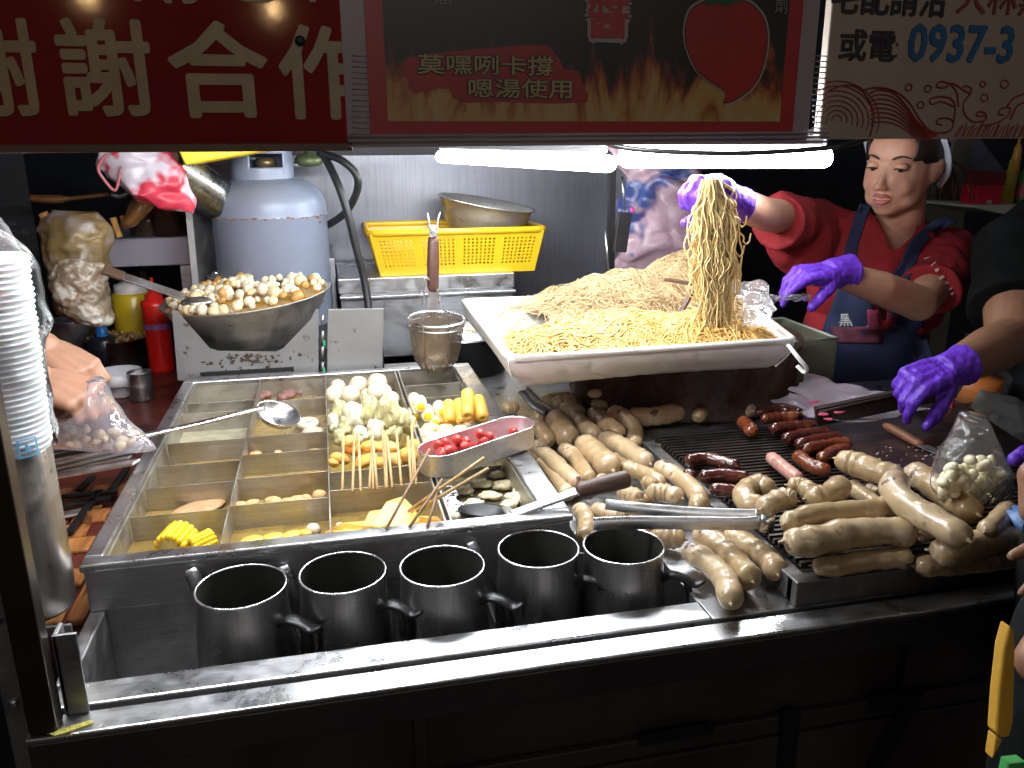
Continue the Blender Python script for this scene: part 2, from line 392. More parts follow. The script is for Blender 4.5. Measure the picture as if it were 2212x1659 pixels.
# broth in the compartments
def broth(name, xa, xb, ya, yb, z, col, al, label=None):
    m = 'broth_%s' % name
    if m not in MATS:
        mm, t, p = nt(m); v = coord(t)
        c = ramp(t, noisen(t, v, 30, 4, .6, 1), [(.35, sc3(col, .8)), (.7, sc3(col, 1.25))])
        t.links.new(c, p.inputs['Base Color']); p.inputs['Roughness'].default_value = .06; p.inputs['Specular IOR Level'].default_value = .7
        p.inputs['Alpha'].default_value = al; bump(t, p, noisen(t, v, 60, 3), .25, .002); MATS[m] = mm
    b = MB(); b.grid(lambda u, v: V(xa+(xb-xa)*u, ya+(yb-ya)*v, z+.0012*noise.noise(V(u*9+xa*50, v*9+ya*30, 0))), 14, 10)
    b.build('broth', MATS[m], pot)
ys1 = [1.0045]+sorted(ypx(*q) for q in ((470,868),(460,890),(440,953),(430,1001),(410,1047),(390,1108)))+[1.7945]
ys2 = [1.0045]+sorted(ypx(*q) for q in ((650,862),(640,936),(630,975),(625,1025),(620,1082)))+[1.7945]
for i in range(len(ys1)-1): broth('amber' if i not in (4,5,6) else 'pale', cx_[0], cx_[1]-.001, ys1[i]+.001, ys1[i+1]-.001, .918, (.30,.20,.05) if i not in (4,5,6) else (.45,.42,.28), .85)
for i in range(len(ys2)-1): broth('amber', cx_[1]+.001, cx_[2]-.001, ys2[i]+.001, ys2[i+1]-.001, .918, (.30,.20,.05), .85)
broth('amber', cx_[2]+.001, cx_[3]-.006, 1.0045, 1.7945, .917, (.3,.2,.05), .85)
broth('dark', cx_[3]+.006, cx_[4], 1.0045, 1.7945, .915, (.15,.125,.07), .85)

# ---------------------------------------------------------------- mugs in the trough
mg = steel('dark_mug_steel', (.40,.39,.39), .27, br=(50,50,1), gth=.62)
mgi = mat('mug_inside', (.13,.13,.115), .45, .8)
MUG = None
for i, (px, py, sc) in enumerate(((520,1263,.98),(740,1233,.98),(955,1219,1),(1163,1182,1.02),(1347,1175,1.04))):
    c = AZ(px, py, .950); c.y = min(c.y, .932); rr = .0535*sc if False else .0535
    lab = ['steel tall mug leftmost in the trough nearest the empty end, brighter than the rest', 'dark steel mug second from the left in the trough', 'dark steel mug in the middle of the five in the trough',
           'dark steel mug second from the right in the trough, by the pot corner', 'dark steel mug at the right end of the trough next to the rice sausages'][i]
    if MUG is None:
        t = thing('mug', (c.x, c.y, .757), lab, 'mug', 'dark steel mugs standing in the trough'); MUG = t; z0 = .757
        prof = [(0,0),(.050,0),(.055,.003),(.0575,.012),(.058,.06),(.0575,.10),(.055,.135),(.0525,.165),(.0515,.190)]
        b = MB(); b.lathe([(r, z+z0) for r, z in prof], (c.x, c.y, 0), 48); mbd = b.build('mug_body', mg, t)
        b = MB(); b.lathe([(.0508,.190+z0),(.0518,.165+z0),(.0540,.135+z0),(.0565,.10+z0),(.0565,.03+z0),(.0,.02+z0)], (c.x, c.y, 0), 48); b.build('mug_lining', mgi, t)
        b = MB(); b.tube([V(c.x+.0518*math.cos(a*math.pi/24), c.y+.0518*math.sin(a*math.pi/24), z0+.191) for a in range(48)], .0016, 8, closed=True); b.build('mug_lip', CHR, t)
        hp = [(.050,.150),(.062,.159),(.078,.158),(.094,.152),(.106,.158)]
        d = V(math.cos(R_(-32)), math.sin(R_(-32)), 0)
        b = MB(); b.tube(catmull([V(c.x, c.y, z0)+d*r+V(0,0,z) for r, z in hp], 16), [.009,.010,.0105,.0105,.0105,.010,.0098,.0095,.0095,.0095,.0095,.0092,.009,.008,.006,.003], 10, flat=.42, up=(-d.y,d.x,0))
        b.tube(catmull([V(c.x, c.y, z0)+d*r+V(0,0,z) for r, z in [(.083,.153),(.089,.13),(.085,.095),(.076,.055),(.058,.035)]], 16), .0075, 8, flat=.6, up=(-d.y,d.x,0))
        b.build('mug_handle', BLK, t)
    else:
        dup(MUG, V(c.x, c.y, .757)-MUG.location, lab)
mbd.data = mbd.data.copy(); mbd.data.materials[0] = steel('bright_mug_steel', (.42,.40,.39), .27, br=(60,60,1))
# pegs / spoons standing behind the mugs
for i, (xa, ya, xb, yb) in enumerate(((412,1228,440,1300),(612,1222,650,1345),(1018,1170,1065,1300))):
    a = AY(xa, ya, .978); c = AY(xb, yb, .968)
    t = thing('spoon', c, 'steel spoon handle leaning on the pot behind the %s' % ['leftmost mug','gap between the first two mugs','third mug'][i], 'spoon', 'spoon handles leaning behind the mugs')
    e = c+(c-a).normalized()*.03
    b = MB(); b.tube([a, a.lerp(e,.1), e], [.007,.0095,.0075], 8, flat=.45, up=(1,0,0)); b.build('handle', STR, t)
    b = MB(); b.ell(e+V(0,0,-.018), (.012,.004,.02)); b.build('spoon_bowl', STR, t)
for i, px in enumerate((705, 965, 1262)):
    a = AZ(px-25, 1405-px*.15+40, .91)
mgc = None

# ---------------------------------------------------------------- signs
SY = .80
frame_m = mat('sign_back', (.05,.02,.015), .6)
red_m = mat('red_sign_paint', (.27,.013,.006), .07, var=.2, vs=4, bs=.08, bsc=5)
let_m = mat('sign_letter_cream', (.44,.33,.18), .35, var=.15, vs=30)
zb = AY(400, 318, SY).z; xr = AY(752, 160, SY).x
sg = thing('thank_you_sign', (-.2, SY, zb), 'red sign board with big cream thank-you characters above the pot', 'sign')
b = MB(); b.box((-.62, SY, zb), (xr, SY+.012, 1.80)); b.build('sign_board', red_m, sg, smooth=False, bevel=.0015)
b = MB(); b.box((-.62, SY-.004, zb-.004), (xr, SY+.02, zb+.003)); b.build('sign_edge', mat('sign_edge_trim', (.16,.10,.07), .4, .3), sg, smooth=False, bevel=.001)
def glyph(s_, px0, px1, pyb, pyt, Y, m, parent, off, name='lettering', hfac=.86, right=(1,0,0)):
    a = AY(px0, pyb, Y); c = AY(px1, pyb, Y); tp = AY((px0+px1)/2, pyt, Y)
    n = len(s_); h = abs(tp.z-a.z); wd = (c-a).length
    size = h/hfac; return text(s_, size, (a.x, Y, a.z+.1*size), right, (0,0,1), m, name, parent, offset=off*size, xs=(wd/n)/size)
glyph('謝', -95, 105, 252, 60, SY-.0008, let_m, sg, .022)
glyph('謝', 135, 345, 252, 62, SY-.0008, let_m, sg, .022)
glyph('合', 372, 590, 255, 68, SY-.0008, let_m, sg, .022)
glyph('作', 608, 800, 258, 75, SY-.0008, let_m, sg, .022)
glyph('請', 280, 440, 5, -180, SY-.0008, let_m, sg, .022)
glyph('您', 455, 640, 5, -180, SY-.0008, let_m, sg, .022)
glyph('的', 660, 790, 10, -180, SY-.0008, let_m, sg, .022)
b = MB()
for px, py in ((648, 88),(505,395)):
    P = AY(px, py, SY-.003)
    if py < 300: b.ell(P, (.0045,.002,.0045))
b.build('screw', DARKM, sg)

# cream sign at the right
crm = mat('cream_sign_board', (.42,.34,.26), .4, var=.12, vs=6, bs=.05, bsc=5)
xl = AY(1783, 160, SY).x; zc = AY(1950, 300, SY).z
cs = thing('order_sign', (1.0, SY, zc), 'cream sign board with a blue phone number and red wave drawings', 'sign')
b = MB(); b.box((xl, SY, zc), (1.6, SY+.012, 1.80)); b.build('sign_board', crm, cs, smooth=False, bevel=.0015)
blkp = mat('black_print', (.02,.02,.025), .5); bluep = mat('blue_print', (.015,.13,.28), .45); redp = mat('red_print', (.36,.05,.035), .5, var=.1)
glyph('或電', 1808, 1932, 132, 70, SY-.0008, blkp, cs, .02)
glyph(':', 1932, 1952, 132, 74, SY-.0008, blkp, cs, .0, hfac=.8)
P = AY(1957, 130, SY-.0008)
text('0937-3', .0500, (P.x, SY-.0008, P.z), (1,0,0), (0,0,1), bluep, 'lettering', cs, offset=.0013, xs=.93)
glyph('宅配請洽', 1790, 2045, 30, -38, SY-.0008, blkp, cs, .02)
glyph('大林黑', 2062, 2260, 30, -38, SY-.0008, mat('brown_print', (.25,.05,.03), .5), cs, .01)
wv = MB()
def flatline(b, pts, r, Y=SY-.0006):
    P = [AY(x, y, Y) for x, y in pts]; P = catmull(P, len(P)*5); b.tube(P, r, 4, flat=1)
def zp(pts, x0=1600, y0=0, s=2.4578): return [((x0+x/s)*.8848, (y0+y/s)*.8848) for x, y in pts]
for k in range(8):
    r = 30+32*k; c = (1090, 720)
    flatline(wv, zp([(c[0]+r*math.cos(a), c[1]-r*.92*math.sin(a)) for a in [R_(q) for q in range(-20, 200 if k < 4 else (130 if k < 7 else 110), 18)]]), .0006)
flatline(wv, zp([(1040,545),(1130,512),(1210,525),(1270,580),(1310,680),(1290,820)]), .0009)
for k in range(8):
    o_ = k*26
    flatline(wv, zp([(1290-o_*.0, 560+o_),(1340, 540+o_*1.05),(1430, 560+o_),(1510, 640+o_*.8),(1580, 740+o_*.55),(1690, 815)]), .0008 if k else .001)
flatline(wv, zp([(1250,540),(1330,525),(1430,545),(1520,610),(1590,720),(1660,790),(1760,790),(1790,740),(1760,710),(1700,715),(1690,740),(1720,750)]), .001)
flatline(wv, zp([(1790,740),(1800,640),(1770,590),(1700,580),(1650,595),(1660,625),(1720,610),(1790,640)]), .001)
flatline(wv, zp([(1820,640),(1810,560),(1770,505),(1710,490),(1690,520),(1740,525),(1780,500),(1850,540),(1890,560),(1895,530),(1860,515),(1840,535)]), .001)
flatline(wv, zp([(1895,560),(1850,620),(1860,690),(1910,730),(1980,720),(1980,680),(1940,670),(1930,695),(1990,700),(1960,750),(2040,740),(2110,700),(2130,650),(2080,650),(2060,680),(2090,690)]), .001)
flatline(wv, zp([(2110,640),(2150,590),(2220,560)]), .0012); flatline(wv, zp([(2130,720),(2170,640),(2220,610)]), .0012)
for k in range(26):
    x = 1800+k*17+random.uniform(-4,4); flatline(wv, zp([(x, 822),(x+14, 790),(x+34, 760-(k % 3)*10)]), .0007)
for cx0, cy0, r in ((1520,525,20),(1635,532,20),(1965,505,17),(2095,505,24),(1975,587,22),(1592,630,20)):
    flatline(wv, zp([(cx0+r*math.cos(R_(a)), cy0+r*math.sin(R_(a))) for a in range(0, 361, 40)]), .0008)
wv.build('wave_drawing', redp, cs)

# chilli sauce poster in a clear sleeve
PYY = SY-.006
ps = thing('chilli_poster', (AY(1275, 290, PYY).x, PYY, AY(1275, 290, PYY).z), 'dark chilli sauce poster with flames and a red border in a clear plastic sleeve', 'poster')
def rectp(name, x0, y0, x1, y1, Y, m, thick=.0006):
    a = AY(x0, y1, Y); c = AY(x1, y0, Y); b = MB(); b.box((a.x, Y, a.z), (c.x, Y+thick, c.z)); return b.build(name, m, ps, smooth=False)
sl = mat('poster_sleeve_back', (.40,.34,.36), .3, var=.1, vs=3, bs=.1, bsc=8)
rectp('sleeve_back', 752, -160, 1787, 316, SY-.0035, sl, .002)
rectp('red_border', 801, -120, 1747, 292, SY-.0052, mat('poster_red', (.46,.025,.03), .35, var=.08), .0008)
def flamemat():
    m, t, p = nt('poster_flames'); tc = N(t, 'ShaderNodeTexCoord'); mp = N(t, 'ShaderNodeMapping'); mp.inputs['Scale'].default_value = (26, 1, 9)
    t.links.new(tc.outputs['Object'], mp.inputs[0]); n = noisen(t, mp.outputs[0], 1.0, 4, .6, 1.6)
    sx = N(t, 'ShaderNodeSeparateXYZ'); t.links.new(tc.outputs['Object'], sx.inputs[0])
    h = N(t, 'ShaderNodeMapRange'); h.inputs[1].default_value = 0.010; h.inputs[2].default_value = .10; h.inputs[3].default_value = .34; h.inputs[4].default_value = -.16
    t.links.new(sx.outputs['Z'], h.inputs[0]); a = N(t, 'ShaderNodeMath', operation='ADD'); t.links.new(n, a.inputs[0]); t.links.new(h.outputs[0], a.inputs[1])
    c = ramp(t, a.outputs[0], [(.50,(.008,.010,.014)),(.58,(.14,.025,.012)),(.65,(.40,.11,.025)),(.75,(.58,.32,.09)),(.95,(.58,.46,.22))])
    t.links.new(c, p.inputs['Base Color']); p.inputs['Roughness'].default_value = .35; return m
rectp('flame_picture', 838, -120, 1716, 262, SY-.0060, flamemat(), .0008)
def zq(pts): return [((800+x/2.592)*.8848, (y/2.592)*.8848) for x, y in pts]
b = MB(); pts = [(468,410),(500,370),(620,340),(800,325),(1000,305),(1180,290),(1300,285),(1390,285),(1430,330),(1470,380),(1490,440),(1590,450),(1610,520),(1650,600),(1640,650),(1400,655),(1100,645),(880,650),(800,620),(770,560),(700,560),(560,590),(515,560),(510,500),(480,470)]
b.prism([AY(x, y, SY-.0066) for x, y in reversed(zq(pts))], (0, .0006, 0)); b.build('red_splash', mat('poster_splash_red', (.42,.03,.03), .4), ps, smooth=False)
yel = mat('poster_yellow_print', (.50,.42,.20), .5)
def line_txt(s_, x0, x1, yb, yt):
    q = zq([(x0, yb), (x1, yt)]); P0 = AY(q[0][0], q[0][1], SY-.0072); P1 = AY(q[1][0], q[0][1], SY-.0072); T = AY(q[0][0], q[1][1], SY-.0072)
    h = (T.z-P0.z); size = h/.88
    for o_, m_, dz in ((.05, blkp, 0), (.012, yel, -.0006)):
        text(s_, size, (P0.x, SY-.0072+dz, P0.z+.1*size), (1,0,0), (0,0,1), m_, 'lettering', ps, extrude=.0002, offset=o_*size, xs=(P1-P0).length/len(s_)/size)
line_txt('莫嘿咧卡撐', 565, 1430, 470, 350); line_txt('嗯湯使用', 880, 1560, 620, 505)
q = zq([(1640, 250), (1860, 40)]); P0 = AY(q[0][0], q[0][1]-4, SY-.0072); P1 = AY(q[1][0], q[0][1], SY-.0072)
for o_, m_, dz in ((.11, mat('poster_cream_print', (.45,.36,.32), .5), 0), (.02, mat('poster_pink_red', (.50,.06,.06), .5), -.0006)):
    text('醬', .048, (P0.x, SY-.0072+dz, P0.z+.004), (1,0,0), (0,0,1), m_, 'lettering', ps, extrude=.0002, offset=o_*.048, xs=.85)
q = zq([(665, 38), (0, 0)]); P0 = AY(q[0][0], q[0][1], SY-.0072); text('油', .0175, (P0.x, SY-.0072, P0.z+.002), (1,0,0), (0,0,1), mat('poster_grey_print', (.3,.3,.3), .5), 'lettering', ps, extrude=.0002)
P0 = AY(1672, 26, SY-.0072); text('劑', .0145, (P0.x, SY-.0072, P0.z), (1,0,0), (0,0,1), MATS['poster_grey_print'], 'lettering', ps, extrude=.0002)
# a plain red pepper drawing (no face)
def zr(pts): return [((1600+x/2.4578)*.8848, (y/2.4578)*.8848) for x, y in pts]
pp = [(300,10),(220,60),(185,160),(190,270),(225,370),(270,440),(350,500),(415,540),(425,580),(410,612),(470,600),(560,540),(620,460),(655,350),(670,230),(650,120),(600,50),(540,10),(420,-10)]
for gsc, m_, Y_ in ((1.07, MATS['poster_cream_print'], SY-.0070), (1.025, blkp, SY-.0074), (1.0, mat('pepper_red', (.44,.015,.015), .4), SY-.0078)):
    cxx = sum(p[0] for p in pp)/len(pp); cyy = sum(p[1] for p in pp)/len(pp)
    sp = catmull([V((x-cxx)*gsc+cxx, (y-cyy)*gsc+cyy, 0) for x, y in pp+pp[:1]], 60)[:-1]
    b = MB(); b.prism([AY(x, y, Y_) for x, y in zr([(p.x, p.y) for p in sp])], (0, .0004, 0)); b.build('pepper_picture', m_, ps, smooth=False)
b = MB(); b.prism([AY(x, y, SY-.0084) for x, y in zr([(290,20),(330,35),(370,20),(430,36),(480,15),(540,10),(480,-20),(420,-60),(360,-20)])], (0, .0004, 0)); b.build('pepper_stalk', mat('stalk_green', (.02,.12,.05), .5), ps, smooth=False)
# sleeve ridges and lower fold
slv = film('sleeve_film', (.8,.75,.8), .02, .12, .10, bs=.15, bsc=6)
for (xa, xb) in ((752, 800), (1748, 1787)):
    b = MB()
    for k in range(15):
        y = 288-k*12; P0 = AY(xa+8, y, SY-.0042); P1 = AY(xb-1, y+1.5, SY-.0042)
        b.tube([P0, P1], .0006, 5)
    b.build('sleeve_ridge', mat('sleeve_ridge_plastic', (.40,.37,.40), .08, var=.1), ps, kind='stuff')
P0 = AY(752, 316, SY-.008); P1 = AY(1787, 316, SY-.008)
b = MB()
for dz, yy in ((0,-.008),(.0045,-.009),(.009,-.0075)): b.tube([V(P0.x, SY+yy, P0.z+dz), V(P1.x, SY+yy, P0.z+dz+.002)], .0014, 6)
b.build('sleeve_fold', mat('sleeve_fold_plastic', (.46,.40,.44), .12, var=.1), ps)

# ---------------------------------------------------------------- light tubes
tm = emit('led_tube_glow', (.93,.97,1.0), TUBE_E*.75); tm_hi = emit('led_tube_glow_strong', (.93,.97,1.0), TUBE_E*1.45); tm_lo = emit('strip_glow', (.93,.97,1.0), 7)
whp = mat('white_fixture', (.22,.22,.23), .5)
def ltube(name, a, c, r, label, tm=tm):
    a, c = V(a), V(c); t = thing(name, a.lerp(c, .5), label, 'light'); d = (c-a).normalized()
    n_ = 14; P = []; rr = []
    for i in range(n_):
        f_ = i/(n_-1); P.append(a.lerp(c, f_)); e = min(f_, 1-f_)*(c-a).length; rr.append(r*min(1, math.sqrt(max(0, 1-(1-min(1, e/(r*1.1)))**2))+.35))
    b = MB(); b.tube([a]+[a+d*r*q for q in (.15,.5,1)]+[c-d*r*q for q in (1,.5,.15)]+[c], [r*.55,r*.8,r*.95,r,r,r*.95,r*.8,r*.55], 16); b.build('tube', tm, t)
    b = MB(); b.bar(a+V(0,0,r+.010)+d*.03, c+V(0,0,r+.010)-d*.02, .022, .014); b.build('batten', whp, t, smooth=False, bevel=.002)
    return t
def added_shield(t, a, c, r, side):  # plate added out of sight behind a tube to block light towards the woman
    a, c = V(a), V(c); d = (c-a).normalized(); n = V(-d.y, d.x, 0)*side
    b = MB(); b.bar(a+n*(r+.012)+V(0,0,.012), c+n*(r+.012)+V(0,0,.012), .0015, .05); b.build('light_shield', whp, t, smooth=False)
dpt = dep((.533, 1.5, 1.423))
t1 = ltube('light_tube', AY(1322, 354, 1.5), AY(950, 338, 2.25), .0160, 'lit white light tube slanting back over the basket, left of the other tube')
t2 = ltube('light_tube', AD(1340, 341, dpt), AD(1795, 341, dpt), .0185, 'lit white light tube running level over the noodles towards the woman')
added_shield(t2, AD(1340, 341, dpt), AD(1795, 341, dpt), .0185, 1)
ltube('light_tube', V(-.46, .955, 1.55), V(.14, .955, 1.55), .016, 'lit light tube behind the red sign, over the left compartments', tm_hi)
ltube('light_tube', V(-.05, 1.33, 1.50), V(.55, 1.33, 1.50), .018, 'lit light tube behind the poster, over the middle of the pot', tm_hi)
ltube('light_tube', AD(1340, 312, dpt+.25)+V(0,0,.0), AD(1780, 309, dpt+.25), .012, 'thin lit strip light just under the sign, above the thick cable', tm_lo)
cb = thing('power_cable', AD(1560, 318, dpt-.1), 'dark power cable sagging in front of the right light tube', 'cable')
b = MB(); b.tube(catmull([AD(1290, 300, dpt-.1), AD(1340, 318, dpt-.08), AD(1450, 328, dpt-.08), AD(1600, 331, dpt-.08), AD(1760, 322, dpt-.08), AD(1830, 312, dpt-.08), AD(1900, 290, dpt)], 40), .0045, 8)
b.build('cable', BLK, cb)
lt_ = thing('added_fill_light', (.4, -2.6, 2.5), 'unseen white fill tube added behind the camera', 'light')  # unseen tube added to strengthen the light from the front
b = MB(); b.tube([(-.5,-2.6,2.5),(1.3,-2.6,2.5)], .03, 12); b.build('tube', emit('fill_tube_glow', (.95,.93,.9), 16), lt_)
b = MB(); b.box((-.5,-2.63,2.54),(1.3,-2.57,2.57)); b.build('batten', whp, lt_, smooth=False)
# street bulbs of the market across the lane behind the camera
bm_ = emit("warm_bulb_glow", (1.0,.62,.28), 60)
k = 0
for k, (x, y, z) in enumerate(((-2.2,-3.6,2.2),(-1.2,-3.8,2.25),(-.2,-3.7,2.2),(.9,-3.9,2.25),(2.1,-3.6,2.2),(-1.7,-3.0,1.9),(3.2,-3.0,2.1))):
    t = thing('market_bulb', (x, y, z), '%s warm bulb of the row hanging over the opposite stall' % ordn(k), 'lamp', 'warm bulbs of the stalls across the lane')
    b = MB(); b.ell((x, y, z), (.028,.028,.036)); b.build('bulb', bm_, t)
    b = MB(); b.tube([(x,y,z+.06),(x,y,z+.6)], .006, 6); b.build('flex', BLK, t)
# ================================================================ rear structures
bw = thing('steel_backsplash', (.3, 2.5, .9), 'smudged brushed steel back panel behind the gas cylinder and the basket', 'panel')
b = MB(); b.box((AY(408, 500, 2.5).x, 2.5, .5), (AY(1318, 500, 2.5).x, 2.51, 1.75)); b.build('panel_sheet', STB, bw, smooth=False)
b = MB(); b.box((AY(408, 500, 2.5).x, 2.49, 1.42), (AY(1318, 500, 2.5).x, 2.4995, 1.46)); b.build('panel_lip', mat('dull_lip', (.05,.05,.055), .7), bw, smooth=False, bevel=.002)
b = MB(); a = AY(1318, 500, 2.5); b.box((a.x, 2.2, .88), (a.x+.012, 2.5, 1.6)); b.build('panel_side', STD, bw, smooth=False)
es = thing('side_steel_sheet', (-.36, 2.15, .9), 'upright grey steel sheet edge left of the gas cylinder', 'panel')
b = MB(); b.prism([AY(400, 452, 2.1), AY(414, 455, 2.1), AY(432, 640, 2.1), AY(418, 640, 2.1)][::-1], (0, .01, 0)); b.build('sheet_edge', mat('grey_edge', (.30,.30,.30), .5, .5), es, smooth=False)
b = MB(); b.prism([AY(414, 455, 2.11), AY(470, 455, 2.3), AY(480, 700, 2.3), AY(432, 700, 2.11)][::-1], (0, .006, 0)); b.build('sheet_face', STD, es, smooth=False)

# gas cylinder
gc = AY(592, 560, 2.2); gx = gc.x; gr = abs(AY(715, 560, 2.2).x-AY(470, 560, 2.2).x)/2
gz = lambda y: AY(592, y, 2.06).z
gas = thing('gas_cylinder', (gx, 2.2, .9), 'grey blue gas cylinder with a rusty weld seam behind the big bowl', 'gas cylinder')
gm = mat('gas_paint', (.22,.255,.34), .38, .1, var=.07, vs=6, bs=.15, bsc=30, spots=((.16,.08,.04), 34, .72, .03))
b = MB(); zs = gz(473)
b.lathe([(gr*.9,.9),(gr,.93),(gr,zs-.006),(gr*1.012,zs-.003),(gr*1.012,zs+.003),(gr,zs+.006),(gr*.985,zs+.03),(gr*.93,zs+.052),(gr*.80,zs+.072),(gr*.62,zs+.086),(gr*.3,zs+.094),(0,zs+.095)], (gx, 2.2, 0), 56); b.build('tank', gm, gas)
b = MB()
for k in range(26):
    a = R_(200+k*5.6+random.uniform(-2,2)); q = V(gx+math.cos(a)*gr*1.012, 2.2+math.sin(a)*gr*1.012, zs+random.uniform(-.003,.002)); b.ell(q, (random.uniform(.003,.008), .0015, random.uniform(.0012,.0028)), 6, 4)
b.build('rust_spots', mat('rust', (.30,.13,.05), .9, var=.4, vs=100), gas, kind='stuff')
cr = gr*.54; zt = AY(565, 300, 2.1).z+.03; zl = zs+.075
b = MB(); nu, nv = 96, 30
def colw(u, v): a = 2*math.pi*u; return V(gx-.01+cr*math.cos(a), 2.2+cr*math.sin(a), zl+(zt-zl)*v)
P = [colw(i/nu, j/nv) for j in range(nv+1) for i in range(nu)]; F = []
zA, zB = AY(565, 362, 2.12).z, AY(565, 333, 2.12).z; zC, zD = AY(550, 412, 2.12).z, AY(550, 392, 2.12).z
for j in range(nv):
    for i in range(nu):
        c = colw((i+.5)/nu, (j+.5)/nv); front = c.y < 2.2
        w1 = front and zA < c.z < zB and -.035+gx-.0 < c.x < gx+.042
        w2 = front and ((c.x-(gx-.038))/.018)**2+((c.z-(zC+zD)/2)/((zD-zC)/1.8))**2 < 1
        if not (w1 or w2): F.append((j*nu+i, j*nu+(i+1) % nu, (j+1)*nu+(i+1) % nu, (j+1)*nu+i))
b.add(P, F); o = b.build('collar', gm, gas); q = o.modifiers.new('so', 'SOLIDIFY'); q.thickness = .004
b = MB(); b.lathe([(.018,zl),(.018,zl+.04),(.026,zl+.045),(.026,zl+.06),(.01,zl+.065)], (gx, 2.2, 0), 16, cap=True); b.build('valve', mat('brass_valve', (.25,.2,.1), .4, .7), gas)
vk = thing('gas_valve_knob', AY(668, 345, 2.25), 'green gas regulator knob beside the cylinder collar', 'valve')
c = AY(668, 345, 2.25); b = MB(); b.lathe([(.0,-.014),(.03,-.012),(.036,-.004),(.036,.006),(.028,.014),(.01,.016),(.01,.05)], c, 20, ax=(0,-.15,1), cap=True); b.build('knob', mat('green_knob', (.10,.13,.06), .4, .4), vk)
b = MB(); b.tube([c+V(0,0,-.01), c+V(-.06,0,-.015)], .008, 8); b.build('pipe', STD, vk)
hs = thing('gas_hose', AY(760, 500, 2.15), 'thick black rubber gas hose looping beside the cylinder', 'hose')
hm = mat('black_rubber', (.012,.014,.015), .45, bs=.2)
b = MB(); b.tube(catmull([AY(660,300,2.25), AY(690,322,2.2), AY(722,380,2.12), AY(748,450,2.1), AY(768,530,2.1), AY(788,610,2.1), AY(798,690,2.08), AY(796,760,2.06)], 50), .0098, 10)
b.tube(catmull([AY(690,330,2.18), AY(735,345,2.13), AY(768,375,2.12), AY(772,410,2.13), AY(750,455,2.17), AY(715,482,2.2), AY(690,492,2.25)], 40), .0095, 10)
b.build('hose', hm, hs, kind=None)

# steel cabinet under the basket
cab = thing('steel_cabinet', (.3, 2.3, .9), 'low steel cabinet with a folded front ledge under the yellow basket', 'cabinet')
cxa, cxb = AY(730, 620, 2.16).x, AY(1112, 620, 2.16).x; czt = AY(920, 596, 2.16).z
cz2 = AY(920, 628, 2.16).z; cz3 = AY(920, 636, 2.16).z
STC = steel('cabinet_steel', (.36,.37,.39), .38, gth=.6)
b = MB(); b.box((cxa, 2.16, cz2), (cxb, 2.48, czt)); b.build('cabinet_top', STR, cab, smooth=False, bevel=.003)
b = MB(); b.box((cxa+.003, 2.153, cz3-.004), (cxb+.002, 2.17, cz3+.003)); b.build('ledge', STR, cab, smooth=False, bevel=.0015)
b = MB(); b.box((cxa+.006, 2.172, .9), (cxb-.004, 2.47, cz2-.001)); b.build('cabinet_body', STC, cab, smooth=False)
b = MB(); b.box((cxa-.055, 2.2, .9), (cxa-.003, 2.49, czt+.05)); b.build('cabinet_side_duct', STC, cab, smooth=False, bevel=.004)

# yellow basket with square holes
ym = mat('yellow_plastic', (.64,.40,.010), .35, var=.06, vs=10, sss=.05)
fa, fb = AY(797, 500, 2.17), AY(1176, 503, 2.17); ba_, bb_ = AY(822, 598, 2.19), AY(1155, 590, 2.19)
bk = thing('yellow_basket', ((fa.x+fb.x)/2, 2.3, ba_.z), 'yellow plastic basket with rows of square holes on the steel cabinet', 'basket')
zt_, zb_ = (fa.z+fb.z)/2, min(ba_.z, bb_.z); DY = .27; zb_ = max(zb_, czt+.001)
C4t = [V(fa.x,2.17,zt_), V(fb.x,2.17,zt_), V(fb.x,2.17+DY,zt_), V(fa.x,2.17+DY,zt_)]
C4b = [V(ba_.x,2.19,zb_), V(bb_.x,2.19,zb_), V(bb_.x,2.17+DY-.025,zb_), V(ba_.x,2.17+DY-.025,zb_)]
def wall(b, a, c, d, e, groups, cols, rows):
    """a,c top corners; d,e bottom corners; leaves square holes"""
    us = [0]; solid = []
    gw = .97/groups; us = [0, .03]
    kinds = ['s']
    for g in range(groups):
        n = cols*2+1; w0 = gw-.03
        for k in range(n): us.append(.03+g*gw+w0*(k+1)/n); kinds.append('h' if k % 2 else 's')
        us.append(.03+(g+1)*gw); kinds.append('s')
    us[-1] = 1.0
    vs = [0, .12]; vk_ = ['s']
    for k in range(rows*2+1): vs.append(.12+.72*(k+1)/(rows*2+1)); vk_.append('h' if k % 2 else 's')
    vs.append(1.0); vk_.append('s')
    def pt(u, v): return a.lerp(c, u).lerp(d.lerp(e, u), v)
    nu_ = len(us); P = [pt(u, v) for v in vs for u in us]; F = []
    for j in range(len(vs)-1):
        for i in range(nu_-1):
            if kinds[i] == 'h' and vk_[j] == 'h': continue
            F.append((j*nu_+i, (j+1)*nu_+i, (j+1)*nu_+i+1, j*nu_+i+1))
    b.add(P, F)
b = MB()
wall(b, C4t[0], C4t[1], C4b[0], C4b[1], 4, 8, 8); wall(b, C4t[2], C4t[3], C4b[2], C4b[3], 4, 8, 8)
wall(b, C4t[1], C4t[2], C4b[1], C4b[2], 2, 8, 8); wall(b, C4t[3], C4t[0], C4b[3], C4b[0], 2, 8, 8)
b.add(C4b, [(0,1,2,3)])
o = b.build('basket_wall', ym, bk, smooth=False); q = o.modifiers.new('so', 'SOLIDIFY'); q.thickness = .0025
b = MB(); rm = []
for k in range(4):
    a, c = C4t[k], C4t[(k+1) % 4]; rm += [a.lerp(c, .04), a.lerp(c, .5), a.lerp(c, .96)]
b.tube([p+V(0,0,.002) for p in rm], .0085, 10, closed=True, flat=1.0); b.build('basket_rim', ym, bk)

